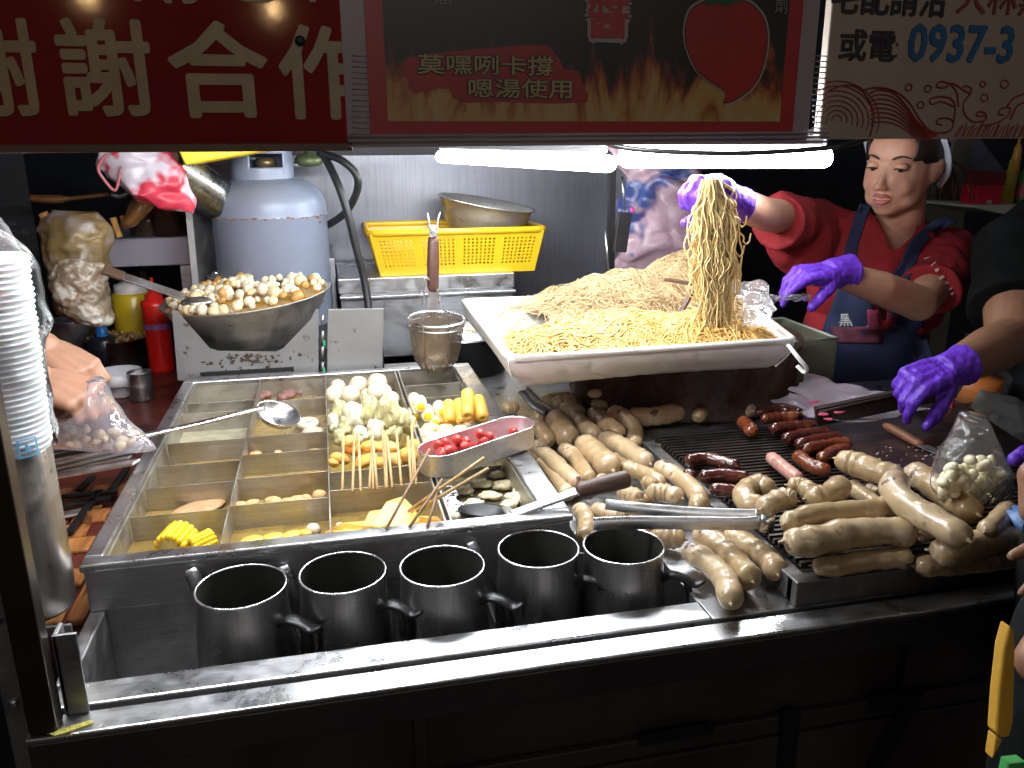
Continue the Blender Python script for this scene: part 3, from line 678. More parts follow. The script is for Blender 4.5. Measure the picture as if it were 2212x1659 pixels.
# colander
cc = AY(1051, 440, 2.30); cl = thing('colander', cc, 'stainless colander bowl tilted on top of the yellow basket', 'colander')
ax = V(.17, -.06, 1).normalized(); cr_ = .132
b = MB(); pr = [(0,-.105),(.05,-.102),(.085,-.09),(.108,-.06),(.122,-.025),(.130,0),(.138,.002),(.138,.005),(.128,.003),(.119,-.024),(.105,-.058),(.08,-.087),(0,-.1)]
b.lathe(pr, cc, 48, ax=ax); b.build('colander_bowl', steel('colander_steel', (.30,.29,.28), .30, gth=.6, metal=.6), cl)
b = MB(); u, w_ = frame_for(ax)
for ring in range(6):
    z = -.085+ring*.009; rr = .094+ring*.0052
    for k in range(60):
        a = 2*math.pi*(k+.5*(ring % 2))/60
        if (k//7) % 2: continue
        d = u*math.cos(a)+w_*math.sin(a); b.lathe([(.0,.0),(.0014,.0)], cc+ax*z+d*(rr+.0028), 6, ax=d+V(0,0,-.3))
b.build('perforations', BLK, cl, kind='stuff')

# stove: front plate with cut-out, hinged side plate, burner box
stv = thing('stove_box', (-.1, 1.95, .9), 'grey steel stove box with a sooty cut-out holding the big bowl', 'stove')
PL = mat('stove_plate', (.27,.27,.27), .45, .55, var=.1, vs=8, bs=.1, spots=[((.09,.06,.035), 40, .63, .08)])
Yp = 1.838
b = MB()
outl = [(384,822),(371,668),(383,672),(398,690),(452,752),(470,758),(596,760),(612,752),(672,690),(682,668),(688,668),(688,822)]
b.prism([AY(x, y, Yp) for x, y in outl], (0, .004, 0)); b.build('front_plate', PL, stv, smooth=False)
b = MB(); b.prism([AY(x, y, Yp-.004) for x, y in ((708,668),(706,822),(826,822),(829,666))], (0, .004, 0)); b.build('door_plate', PL, stv, smooth=False, bevel=.001)
b = MB()
for k in range(4): b.tube([AY(697, 680+k*34, Yp-.004), AY(696, 706+k*34, Yp-.004)], .0035, 8)
b.build('hinge', STD, stv)
b = MB()
for y in (742, 800): b.ell(AY(700, y, Yp-.009), (.003,.002,.008))
b.build('green_mark', mat('green_paint', (.02,.35,.12), .5), stv)
b = MB(); b.box((AY(432,800,Yp).x, Yp-.003, AY(500,806,Yp).z-.002), (AY(635,800,Yp).x, Yp-.0005, AY(500,803,Yp).z+.003)); b.build('slot', GAP, stv, smooth=False)
random.seed(3)
b = MB()
for k in range(70):
    x = random.gauss(540, 45); y = 765+abs(random.gauss(0, 18)); b.ell(AY(x, min(y, 800), Yp-.0008), (random.uniform(.001,.006), .0006, random.uniform(.001,.004)), 7, 4)
b.build('soot', mat('soot', (.05,.035,.02), .95, var=.5), stv, kind='stuff')
b = MB(); xl_, xr_ = AY(386,700,Yp).x, AY(826,700,Yp).x; b.box((xl_, 1.845, .8985), (xr_, 2.15, AY(500,757,Yp).z-.01)); b.build('burner_box', DARKM, stv, smooth=False)

# big bowl heaped with fish balls
bc = AY(533, 637, 2.0); br = abs(AY(720, 633, 2.0).x-AY(346, 633, 2.0).x)/2*.99
bax = V(-.085, -.035, 1).normalized(); bh = .152
bb = thing('big_bowl', bc-V(0,0,bh), 'large stainless bowl heaped with fish balls in brown broth on the stove', 'bowl')
b = MB(); pr = [(0,-bh),(br*.30,-bh),(br*.40,-bh*.97),(br*.52,-bh*.86),(br*.80,-bh*.42),(br*.97,-.008),(br*1.0,-.002),(br*1.015,.001),(br*1.0,.003),(br*.965,-.003)]
b.lathe(pr+[(br*.78,-bh*.4),(br*.5,-bh*.82),(0,-bh*.9)], bc, 64, ax=bax); b.build('bowl_shell', STP, bb)
mm = mat('bowl_broth', (.42,.24,.04), .08, var=.3, vs=14, bs=.2, bsc=40)
b = MB(); b.lathe([(br*.955,-.006),(br*.5,.004),(0,.008)], bc, 48, ax=bax); b.build('broth', mm, bb)
def many(name, label, cat, group, items, mats, seed=1, nu=12, nv=8, jit=.0):
    """items: (centre, (rx,ry,rz), rotation euler or None) -> each its own top-level object"""
    random.seed(seed); res = []; protos = {}
    for it in items:
        c, r, e = it[0], it[1], it[2]; m = random.choice(mats); 
        key = (m.name, random.randint(0, 2))
        if key not in protos:
            b = MB(); b.ell((0,0,0), (1,1,1), nu, nv)
            if jit: b.jitter(jit, 2.1, key[1]*7.3)
            me = b.mesh(name, Vector((0,0,0))); me.materials.append(m); me.polygons.foreach_set('use_smooth', [True]*len(me.polygons)); protos[key] = me
        o = bpy.data.objects.new(name, protos[key]); COL.objects.link(o); o.location = V(c); o.scale = r
        if e: o.rotation_euler = e
        WL[o.name] = V(c); tag(o, label if isinstance(label, str) else label(len(res)), cat, group); res.append(o)
    return res
fbm = [mat('fishball_white', (.74,.66,.48), .3, var=.08, vs=3, bs=.1, bsc=8, sss=.1), mat('fishball_cream', (.76,.60,.34), .3, var=.15, vs=3, bs=.1, sss=.1), mat('tofu_brown', (.50,.27,.07), .4, var=.25, vs=3, bs=.3, bsc=6)]
u, w_ = frame_for(bax); items = []; random.seed(11)
for k in range(190):
    a = random.uniform(0, 2*math.pi); q = math.sqrt(random.random())*.92
    h = .026*(1-q*q)+random.uniform(-.006,.004); r = random.choice([random.uniform(.006,.011), random.uniform(.009,.017)])
    items.append((bc+u*(q*br*math.cos(a))+w_*(q*br*math.sin(a))+bax*(h+.002), (r, r*random.uniform(.75,1), r*random.uniform(.7,.95)), (random.random()*3, random.random()*3, 0)))
fbs = many('fish_ball', 'x', 'fish ball', 'fish balls and tofu heaped in the big bowl', items, fbm[:1]*2+fbm, 5, jit=.12)
for o in fbs:
    q = (o.location.x-bc.x)/br; e = (o.location.y-bc.y)/br; kd = {'fishball_white': 'white round fish ball', 'fishball_cream': 'cream coloured tofu ball', 'tofu_brown': 'brown fried tofu lump'}[o.data.materials[0].name]
    o['label'] = '%s at the %s %s of the big steel bowl' % (kd, 'near' if e < -.33 else ('far' if e > .33 else 'middle'), 'left' if q < -.5 else ('right' if q > .5 else ('left of centre' if q < 0 else 'right of centre')))
cnt = {}
for o in sorted(fbs, key=lambda o: o.location.x):
    l = o['label']; cnt[l] = cnt.get(l, 0)+1; o['label'] = ordn(cnt[l]-1)+' '+l.replace(' of the big steel bowl', ' of the big bowl')
ld = thing('bowl_ladle', AY(400, 640, 1.93), 'flat grey ladle handle resting on the left rim of the big bowl', 'ladle')
b = MB(); b.bar(AY(262, 596, 1.86), AY(398, 642, 1.87), .022, .004, up=(0,-.6,1)); b.build('handle', STD, ld, smooth=False, bevel=.001)
b = MB(); b.bar(AY(222, 582, 1.855), AY(268, 598, 1.858), .024, .010, up=(0,-.6,1)); b.build('grip', mat('brown_grip', (.10,.06,.035), .6), ld, smooth=False, bevel=.003)
b = MB(); b.ell(AY(425, 648, 1.9)+V(0,0,-.005), (.035,.03,.012)); b.build('ladle_bowl', STR, ld)
scrap = film('clear_film', (.9,.9,.9), .18, .06, .05)
t = thing('plastic_scrap', AY(500, 600, 2.16), 'crumpled clear plastic scrap behind the far rim of the big bowl', 'plastic'); random.seed(2)
b = MB(); b.grid(lambda u, v: AY(450+130*u, 602-18*v*math.sin(3.1*u), 2.16)+noise.noise_vector(V(u*7, v*5, 3))*.02, 18, 6); b.build('film', scrap, t)

# noodle strainer standing in the back compartment
sc_ = AY(943, 690, 1.72); sr = .0595; sax = V(.03, -.09, 1).normalized()
sn = thing('noodle_strainer', sc_-V(0,0,.11), 'upright noodle strainer with brown wooden handle and deep mesh basket in the back compartment', 'strainer')
b = MB(); ring = []
u, w_ = frame_for(sax)
for k in range(40): a = 2*math.pi*k/40; ring.append(sc_+(u*math.cos(a)+w_*math.sin(a))*sr)
b.tube(ring, .0035, 8, closed=True); b.tube([p-sax*.012 for p in ring], .0015, 6, closed=True); b.build('strainer_ring', CHR, sn)
def meshmat():
    m = bpy.data.materials.new('wire_mesh'); m.use_nodes = True; t = m.node_tree; t.nodes.clear()
    o = N(t, 'ShaderNodeOutputMaterial'); tr = N(t, 'ShaderNodeBsdfTransparent'); p = N(t, 'ShaderNodeBsdfPrincipled'); p.inputs['Base Color'].default_value = (.30,.23,.16,1); p.inputs['Metallic'].default_value = .8; p.inputs['Roughness'].default_value = .4
    v = coord(t, (900,900,900)); ch = N(t, 'ShaderNodeTexChecker'); ch.inputs['Scale'].default_value = .5; t.links.new(v, ch.inputs['Vector'])
    mx = N(t, 'ShaderNodeMixShader'); mr = N(t, 'ShaderNodeMath', operation='MULTIPLY_ADD'); mr.inputs[1].default_value = .45; mr.inputs[2].default_value = .45
    t.links.new(ch.outputs['Fac'], mr.inputs[0]); t.links.new(mr.outputs[0], mx.inputs[0]); t.links.new(tr.outputs[0], mx.inputs[1]); t.links.new(p.outputs[0], mx.inputs[2]); t.links.new(mx.outputs[0], o.inputs[0]); return m
b = MB(); b.lathe([(sr*.93,-.004),(sr*.90,-.03),(sr*.86,-.06),(sr*.74,-.09),(sr*.5,-.112),(0,-.118)], sc_, 36, ax=sax); b.build('mesh_basket', meshmat(), sn)
b = MB()
for k in range(6):
    a = 2*math.pi*k/6+.4; d = u*math.cos(a)+w_*math.sin(a)
    b.tube([sc_+d*sr*q+sax*z for q, z in ((.96,-.002),(.93,-.03),(.88,-.06),(.76,-.09),(.5,-.114))], .0016, 5)
b.build('basket_ribs', steel('dull_rib', (.4,.33,.25), .4), sn, kind='stuff')
hb = AY(935, 655, 1.78); ht = AY(936, 480, 1.79)
b = MB(); b.bar(hb+V(0,0,-.035), hb.lerp(ht, .2), .022, .003, up=(0,-1,0)); b.bar(hb.lerp(ht, .72), hb.lerp(ht, .97), .017, .007, up=(0,-1,0)); b.build('handle_plate', STR, sn, smooth=False, bevel=.001)
b = MB(); b.tube([hb.lerp(ht, q) for q in (.15,.2,.5,.75,.82)], [.010,.0125,.0135,.012,.010], 10, flat=.6, up=(1,0,0)); b.build('wood_grip', mat('red_brown_wood', (.07,.028,.02), .4, var=.35, stretch=(3,3,20), bs=.2), sn)
b = MB()
for s_ in (-1, 1): b.tube(catmull([hb.lerp(ht,.9)+V(.008*s_,-.003,0), hb.lerp(ht,1.02)+V(.010*s_,-.003,0), hb.lerp(ht,1.12)+V(.014*s_,-.002,0)], 10), .0024, 6)
b.build('hook', CHR, sn)
b = MB(); hh = AY(917, 600, 1.775); b.tube(catmull([hb+V(-.022,0,-.005), hh+V(0,0,-.02), hh, hb.lerp(ht,.30)+V(-.008,-.004,0)], 14), .0022, 6)
b.tube(catmull([hb+V(.014,0,-.005), hb+V(.014,0,.02), hb.lerp(ht,.2)+V(.004,-.004,0)], 10), .002, 6); b.build('wire_loop', CHR, sn)
# things just left of the noodle tray, behind the pot
t = thing('pan_lid', AZ(1000, 775, .93), 'steel lid rim with a red brown handle behind the strainer', 'lid'); c = AY(1010, 772, 2.0)
b = MB(); b.lathe([(.10,0),(.098,.006),(.06,.02),(.01,.026),(0,.026)], V(c.x, 2.0, .99), 32); b.build('lid_dome', STR, t)
b = MB(); b.tube([AY(985, 790, 1.93), AY(1030, 786, 1.93)], .012, 10); b.build('handle', mat('dark_red_wood', (.10,.025,.015), .5), t)
b = MB(); b.lathe([(.095,0),(.095,.09)], V(c.x, 2.0, .899), 32); b.build('lid_pan', DARKM, t)

# ================================================================ left table
lt = thing('side_table', (-.5, 1.5, .8), 'red brown side table with worn wooden planks left of the pot', 'table')
b = MB(); b.box((-1.2, .98, .84), (-.323, 2.4, .872)); b.build('table_top', mat('red_brown_top', (.12,.028,.018), .35, var=.35, vs=8, bs=.15, spots=((.03,.012,.01), 14, .55, .1)), lt, smooth=False)
wm = mat('worn_orange_wood', (.42,.17,.05), .4, var=.45, vs=6, stretch=(20,1.5,6), bs=.5, bsc=20, spots=((.10,.03,.012), 9, .56, .14))
random.seed(4)
b = MB(); b.box((-.347, 1.0, .8725), (-.324, 1.47, .884)); b.build('edge_board', wm, lt, smooth=False, bevel=.003)
for r in range(9):
    for k in range(5):
        x0 = -.352-.075*k-(.035 if r % 2 else 0); y0 = 1.0+.052*r
        b = MB(); b.box((x0-.070, y0, .8725), (x0-.002, y0+.046, .878+random.uniform(0,.002))); b.build('plank', wm, lt, smooth=False, bevel=.002)
def upright(px, pyb, z0, hw, pyt):
    B = AZ(px, pyb, z0); D = dep(B); r = hw*D/FOC; T = AY(px, pyt, B.y); return B, r, T.z-z0
def lathe_obj(name, label, cat, px, pyb, z0, hw, pyt, prof, m, part, parts=(), n=32, group=None):
    B, r, h = upright(px, pyb, z0, hw, pyt); t = thing(name, B, label, cat, group)
    b = MB(); b.lathe([(a*r, z*h) for a, z in prof], B, n); b.build(part, m, t); return t, B, r, h
t, B, r, h = lathe_obj('stew_pot', 'small steel pot of cooked brown snails by the yellow bottle', 'pot', 262, 790, .8725, 64, 728, [(0,0),(.93,0),(.96,.06),(.97,1),(1.0,1.02),(.96,1.02),(.93,.86),(0,.86)], steel('pot_dark_steel', (.22,.22,.20), .25), 'pot_shell')
items = []; random.seed(8)
for k in range(70):
    a = random.uniform(0, 6.28); q = math.sqrt(random.random())*.88; items.append((B+V(q*r*math.cos(a), q*r*math.sin(a), h*.97+.014*(1-q*q)), (random.uniform(.005,.010), random.uniform(.004,.008), random.uniform(.004,.006)), (random.random()*3, random.random()*3, random.random()*3)))
many('snail', 'brown cooked snail heaped in the small pot', 'food', 'brown snails heaped in the small steel pot', items, [mat('snail_brown', (.35,.20,.08), .4, var=.3, vs=3), mat('snail_tan', (.50,.36,.18), .4, var=.3, vs=3)], 9, 8, 6, .15)
t, B, r, h = lathe_obj('white_bowl', 'white plastic bowl beside the metal cup on the left table', 'bowl', 262, 853, .8725, 46, 800, [(0,0),(.6,0),(.66,.05),(.85,.5),(1.0,.52),(1.04,1),(.99,1),(.95,.55),(.8,.5),(.55,.1),(0,.08)], mat('white_plastic', (.72,.74,.78), .35, var=.04), 'bowl_shell')
t, B, r, h = lathe_obj('metal_cup', 'small metal cup right of the white bowl', 'cup', 308, 862, .8725, 24, 802, [(0,0),(.95,0),(1,.05),(1,.45),(1.04,.5),(1,.55),(1,.97),(1.05,1),(.95,.98),(.93,.2),(0,.2)], STD, 'cup_shell')
t, B, r, h = lathe_obj('yellow_bottle', 'yellow squeeze bottle with a white cap behind the snail pot', 'bottle', 303, 778, .8725, 41, 630, [(0,0),(.92,0),(1,.04),(1,.5),(1.0,.96),(.9,1.0),(0,1.0)], mat('mustard_yellow', (.72,.50,.02), .3, var=.12, vs=5), 'bottle_body')
b = MB(); b.lathe([(r*.8,h),(r*.82,h+.008),(r*.78,h+.022),(r*.3,h+.03),(0,h+.031)], B, 24); b.build('cap', mat('white_cap', (.8,.78,.76), .4), t)
b = MB(); b.ell(B+V(r*.72,-r*.72,h*.72), (.012,.004,.014)); b.build('sticker', mat('green_sticker', (.08,.32,.10), .4), t)
t, B, r, h = lathe_obj('red_bottle', 'red squeeze bottle with a long pointed nozzle', 'bottle', 352, 800, .8725, 26, 650, [(0,0),(.95,0),(1,.04),(1,.92),(.95,1.0),(0,1.0)], mat('ketchup_red', (.62,.015,.01), .3, var=.08), 'bottle_body')
b = MB(); b.lathe([(r*1.05,h-.012),(r*1.05,h+.002),(r*.7,h+.006),(r*.68,h+.018),(r*.3,h+.024),(r*.17,h+.05),(r*.12,h+.062),(0,h+.063)], B, 20); b.build('nozzle', MATS['ketchup_red'], t)
b = MB(); b.lathe([(r*1.02,h*.62),(r*1.02,h*.70)], B, 20); b.build('band', mat('rainbow_band', (.3,.12,.35), .5, var=.6, vs=60), t)
t, B, r, h = lathe_obj('blue_nozzle_bottle', 'dark bottle with a tall blue nozzle behind the snail pot', 'bottle', 232, 800, .8725, 30, 725, [(0,0),(1,0),(1,.9),(.8,1),(0,1)], mat('dark_bottle', (.02,.02,.03), .3), 'bottle_body')
b = MB(); b.lathe([(.014,h),(.015,h+.02),(.010,h+.024),(.005,h+.045),(.003,h+.085),(0,h+.086)], B, 14); b.build('nozzle', mat('blue_nozzle', (.02,.20,.62), .35), t)
t, B, r, h = lathe_obj('steel_canister', 'tall steel canister half hidden behind the hands', 'canister', 170, 790, .8725, 45, 690, [(0,0),(1,0),(1,1),(1.02,1.02),(.9,1.0),(0,.95)], STD, 'canister_body')
t, B, r, h = lathe_obj('red_dish', 'red plastic dish behind the hands at left', 'dish', 185, 800, .8725, 45, 775, [(0,0),(.8,0),(1,1),(.95,1),(.75,.1),(0,.1)], mat('red_plastic', (.35,.015,.015), .4), 'dish_shell')
# blue and black crates behind the bottles
bx = thing('dark_bottle_crate', AY(290, 640, 2.65), 'dark blue crate of bottles behind the squeeze bottles', 'crate'); a = AY(262, 585, 2.62); c = AY(345, 760, 2.62)
b = MB(); b.box((a.x, 2.62, .88), (c.x, 2.76, a.z)); b.build('crate_body', mat('navy_plastic', (.012,.02,.05), .4, var=.4, vs=30), bx, smooth=False, bevel=.004)
b = MB(); c_ = AY(278, 583, 2.62); b.lathe([(.02,0),(.02,.025),(0,.026)], V(c_.x, 2.66, a.z), 16); b.build('blue_lid', mat('bright_blue_lid', (.01,.12,.55), .4), bx)
b = MB(); c_ = AY(312, 600, 2.6); b.lathe([(.01,-.06),(.01,.02),(0,.021)], V(c_.x, 2.6, c_.z), 12); b.build('bottle_neck', mat('grey_bottle', (.4,.4,.45), .2), bx)

# rear shelf with bags
sh = thing('rear_shelf', AY(320, 545, 2.4), 'pale shelf plank behind the bottles at left', 'shelf'); a = AY(190, 518, 2.3); c = AY(412, 572, 2.3)
b = MB(); b.box((a.x-.05, 2.3, c.z), (c.x, 2.7, a.z)); b.build('shelf_board', mat('pale_laminate', (.30,.28,.33), .5, var=.1, vs=4), sh, smooth=False, bevel=.004)
b = MB(); b.box((c.x-.03, 2.32, .3), (c.x-.005, 2.36, c.z-.001)); b.build('shelf_leg', STD, sh, smooth=False)
def bagobj(name, label, cat, outline, Y, thick, m, seed=0, parts=None, crump=.010, part='bag_skin', nu=64, nv=48, fs=10):
    """plump bag: outline as (left x, right x, y) rows from top to bottom"""
    cpx = sum((a+c)/2 for a, c, y in outline)/len(outline); t = thing(name, AY(cpx, outline[-1][2], Y), label, cat)
    L = catmull([V(a, y, 0) for a, c, y in outline], nv); Rr = catmull([V(c, y, 0) for a, c, y in outline], nv)
    P = []
    for j in range(nv):
        a = AY(L[j].x, L[j].y, Y); c = AY(Rr[j].x, Rr[j].y, Y); mid = (a+c)/2; hx = (c-a)/2; v = j/(nv-1); th = thick*max(.12, math.sin(math.pi*min(1, max(0, .06+.9*v)))**.6)
        for i in range(nu):
            g = 2*math.pi*i/nu; p = mid+hx*math.cos(g)+V(0,1,0)*(math.sin(g)*th)
            rd = 1-abs(noise.noise(p*fs*1.6+V(seed,seed,0)))*2.2; rd2 = 1-abs(noise.noise(p*fs*4+V(0,seed,seed)))*2.2
            p = p+noise.noise_vector(p*fs+V(seed,0,0))*crump+noise.noise_vector(p*fs*3.1+V(0,seed,0))*crump*.5+(p-mid).normalized()*(rd*crump*.55+rd2*crump*.25); P.append(p)
    F = [(j*nu+i, j*nu+(i+1) % nu, (j+1)*nu+(i+1) % nu, (j+1)*nu+i) for j in range(nv-1) for i in range(nu)] + [tuple(range(nu-1,-1,-1)), tuple((nv-1)*nu+i for i in range(nu))]
    b = MB(); b.add(P, F); b.build(part, m, t); return t
bagobj('brown_food_bag', 'bulging brown bag of dark noodles at the back left', 'bag', [(125,205,455),(95,232,500),(105,228,560),(115,225,620),(125,222,680)], 1.95, .07, mat('olive_bag', (.16,.11,.04), .35, var=.5, vs=14, bs=.6, bsc=25, spots=((.20,.16,.13), 16, .52, .1)), 3, fs=14)
fc = film('cloudy_film', (.75,.72,.66), .16, .1, .22, bsc=22)
bagobj('garlic_food_bag', 'clear bag of pale brown pieces hanging below the brown bag', 'bag', [(118,215,560),(112,228,600),(125,230,650),(160,240,690),(190,235,705)], 1.9, .05, mat('food_bag_lumps', (.24,.18,.12), .25, var=.5, vs=22, bs=.8, bsc=22, bd=.006, spots=((.45,.42,.36), 24, .54, .06)), 6, fs=30, crump=.008)
bagobj('red_white_bag', 'red and white striped plastic bag hanging from above at left', 'bag', [(232,345,300),(215,370,350),(255,398,400),(300,405,435),(345,398,455)], 2.0, .045, mat('red_white_plastic', (.55,.50,.56), .4, var=.15, vs=9, bs=.7, bsc=24, spots=((.50,.03,.06), 7.5, .47, .05)), 9, crump=.016)
rb_ = bpy.data.objects['red_white_bag']
def draped(name, m, parent, pxs, Y, thick=.002, seed=0):
    b = MB(); b.prism([AY(x, y, Y)+noise.noise_vector(V(x*.02, y*.02, seed))*.004 for x, y in pxs], (0, thick, 0)); return b.build(name, m, parent, smooth=False)
redpl = mat('crimson_plastic', (.52,.02,.05), .25, var=.25, vs=12, bs=.5, bsc=20)
P = []; top = catmull([V(236,318,0), V(285,352,0), V(330,385,0), V(392,420,0)], 14); bot = catmull([V(330,318,0), V(365,350,0), V(388,390,0), V(398,446,0)], 14); rows = []
b = MB(); b.grid(lambda u, v: (lambda p: AY(p.x, p.y, 1.955)+V(0,-.018*math.sin(3.1*v)*1,0)+noise.noise_vector(V(u*4, v*3, 2))*.006)(top[min(13, int(u*13))].lerp(bot[min(13, int(u*13))], v)), 14, 8)
b = MB(); b.tube(catmull([AY(232,330,1.98), AY(212,362,1.95), AY(228,392,1.95), AY(250,410,1.95), AY(262,360,1.95)], 24), .0035, 6); b.build('bag_handle', mat('pink_plastic', (.40,.12,.13), .4), rb_)
cn = thing('tilted_canister', AY(420, 395, 2.1), 'dark steel canister lying tilted under the yellow box', 'canister')
a = AY(362, 352, 2.05); c = AY(470, 430, 2.15); b = MB(); d = (c-a); b.lathe([(0,0),(.048,0),(.05,.004),(.05,d.length-.01),(.052,d.length),(.046,d.length),(.04,d.length*.9),(0,d.length*.9)], a, 36, ax=d.normalized()); b.build('canister_body', steel('dark_canister_steel', (.30,.31,.29), .2, gth=.55), cn)
b = MB(); b.lathe([(0,-.01),(.026,-.012),(.034,0),(.03,.01)], a-d.normalized()*.004, 24, ax=d.normalized()); b.build('canister_lid', mat('wood_lid', (.30,.20,.16), .5, var=.3, vs=20), cn)
yb = thing('yellow_box', AY(470, 320, 1.95), 'yellow box lying at a slant above the tilted canister', 'box')
b = MB(); pts = [AY(372, 300, 1.95), AY(400, 357, 1.95), AY(560, 328, 1.95), AY(640, 300, 1.95)]; b.prism(pts, (.02, .14, .0)); b.build('box_body', mat('lemon_plastic', (.85,.62,.01), .35, var=.05), yb, smooth=False, bevel=.004)
brs = thing('wooden_brush', AY(130, 430, 2.3), 'wooden handled brush hanging in the dark at left', 'brush')
b = MB(); b.tube(catmull([AY(66,428,2.3), AY(100,430,2.3), AY(135,430,2.3), AY(160,428,2.3), AY(235,420,2.3)], 16), [.016]*3+[.019]*5+[.014]*2+[.009]*6, 10, flat=.6); b.build('handle', mat('dark_orange_wood', (.16,.07,.02), .5, var=.3, vs=20), brs)
b = MB(); b.tube(catmull([AY(240,420,2.28), AY(262,424,2.28), AY(285,410,2.28)], 8), .006, 8); b.build('ferrule', STD, brs)
for i, (x0, y0, x1, y1) in enumerate(((244,470,258,512),(263,466,272,495),(92,460,104,480))):
    t = thing('chopstick_bundle', AY(x0, y0, 2.2), ['orange chopstick standing behind the brown bag','short red stick beside the orange chopstick','brown cork like stick at the top left of the brown bag'][i], 'stick')
    b = MB(); b.tube([AY(x0,y0,2.2), AY(x1,y1,2.2)], (.008,.005,.012)[i], 8); b.build('stick', mat('stick_orange%d' % i, [(.75,.40,.12),(.45,.12,.03),(.45,.22,.09)][i], .5), t)
bagobj('amber_bag', 'small amber sauce bag hanging beside the orange stick', 'bag', [(300,318,415),(285,335,435),(275,320,460),(262,300,480),(262,285,490)], 2.15, .03, mat('amber_food', (.22,.10,.03), .25, var=.5, vs=20, bs=.3), 12, crump=.004)
t = thing('steel_tin', AY(370, 480, 2.35), 'brown steel tin standing on the pale shelf', 'tin'); B = AY(372, 517, 2.36)
b = MB(); b.lathe([(0,0),(.045,0),(.045,.09),(.047,.092),(0,.093)], B, 24); b.build('tin_body', steel('bronze_tin', (.30,.18,.10), .25), t)
b = MB(); B2 = AY(320, 517, 2.38); t = thing('glass_jar', B2, 'cloudy brown jar standing left of the tin on the pale shelf', 'jar'); b.lathe([(0,0),(.04,0),(.042,.05),(.035,.08),(.02,.09),(0,.09)], B2, 20); b.build('jar_body', mat('brown_jar', (.10,.065,.04), .15, var=.5, vs=20), t)
t = thing('dark_banner', AY(30, 480, 2.6), 'dark menu banner with faint small lettering at the far left', 'banner'); a = AY(-40, 330, 2.6); c = AY(100, 640, 2.6)
b = MB(); b.box((a.x-.5, 2.6, .6), (c.x, 2.61, a.z+.4)); b.build('banner_sheet', mat('banner_black', (.014,.02,.024), .5), t, smooth=False)
for k, s_ in enumerate(('0-46','2029-46')):
    P0 = AY(2, 488+k*20, 2.598); text(s_, .022, P0, (1,0,0), (0,0,1), mat('faint_print', (.08,.09,.09), .6), 'lettering', t, extrude=.0002)



# ================================================================ cup stack and dispenser at left
DX, DYY = -.362, .965
ds = thing('cup_dispenser', (DX, DYY, .925), 'long steel cup dispenser tube behind the left post', 'dispenser')
b = MB(); b.lathe([(0,.925),(.040,.925),(.043,.930),(.0445,.96),(.0445,1.125),(.043,1.127),(.04,1.12)], (DX, DYY, 0), 48); b.build('dispenser_tube', steel('dispenser_steel', (.45,.42,.38), .3, br=(60,60,1)), ds)
b = MB(); b.box((DX-.02, DYY-.05, .915), (DX+.05, DYY-.046, .925)); b.build('dispenser_bracket', STR, ds, smooth=False)
cupm = mat('cup_plastic', (.90,.92,.94), .45, var=.03, sss=.3)
cup0 = None; NC = 32
for k in range(NC):
    z = 1.126+.0066*k; lean = .0006*k; 
    if cup0 is None:
        b = MB(); rt = .0455; zt0 = 0
        b.lathe([(.0405,-.030),(.0440,-.001),(.0444,.0030),(rt,.0036),(rt+.0009,.0050),(rt,.0064),(.0430,.006),(.040,-.028)], (0,0,0), 40)
        me = b.mesh('cup', Vector((0,0,0))); me.materials.append(cupm); me.polygons.foreach_set('use_smooth', [True]*len(me.polygons)); cup0 = me
    o = bpy.data.objects.new('plastic_cup', cup0); COL.objects.link(o); o.location = (DX+lean*.45+math.sin(k*1.3)*.0007, DYY, z); o.rotation_euler = (0, R_(.8), 0)
    tag(o, '%s white plastic cup from the bottom of the bagged stack' % ordn(k), 'cup', 'white cups nested in the bagged stack')
b = MB(); b.lathe([(.0455,0),(.044,.002),(.020,.0035),(0,.004)], (DX+.009, DYY, 1.126+.0066*NC), 32)
o = b.build('plastic_cup', cupm, label='topmost white cup closing the top of the bagged stack', cat='cup', group='white cups nested in the bagged stack')
cbg = thing('cup_bag', (DX, DYY, 1.12), 'crumpled clear plastic bag around the white cup stack', 'bag')
def bagf(u, v):
    a = 2*math.pi*u; z = 1.118+.262*v; r = .0505+.004*noise.noise(V(math.cos(a)*2, math.sin(a)*2, z*30))
    if v > .82: r *= max(.10, 1-((v-.82)/.18)**1.6*.9)
    bul = .012*math.exp(-((z-1.265)/.02)**2)*max(0, math.cos(a))**2+.006*math.exp(-((z-1.30)/.03)**2)*max(0, math.cos(a-.2))
    p = V(DX+.009*v+(r+bul)*math.cos(a), DYY+r*math.sin(a), z); return p+noise.noise_vector(p*45)*.0035
b = MB(); b.grid(bagf, 60, 50, wrap=True); b.build('bag_film', film('cup_film', (.95,.97,1), .0, .12, .0, bs=.5, bsc=40, bl=.10), cbg)
b = MB(); P0 = V(DX+.035, DYY-.01, 1.345)
b.grid(lambda u, v: P0+V((u-.5)*(.075-.045*v)-.012+.0*v, -.01*math.sin(6*u), -.018+.055*v)+noise.noise_vector(V(u*6, v*6, 5))*.006, 16, 10); b.build('bag_tip', film('tip_film', (.95,.97,1), .06, .1, .16, bs=.8, bsc=60, bl=.12), cbg)
b = MB()
def bp(u, z, rr=.0535): a = R_(u); return V(DX+rr*math.cos(a)+.001, DYY+rr*math.sin(a), z)
for (ua, ub, za, zb_, nm) in ((-135,-108,1.119,1.148,0),(-62,-34,1.126,1.150,1)):
    if nm == 0: b.grid(lambda u, v: bp(ua+(ub-ua)*u*(1-.5*v), za+(zb_-za)*v*(1-.2*u)), 10, 8)
b.build('blue_print', mat('bag_blue_print', (.02,.28,.75), .3, var=.1), cbg)
b = MB()
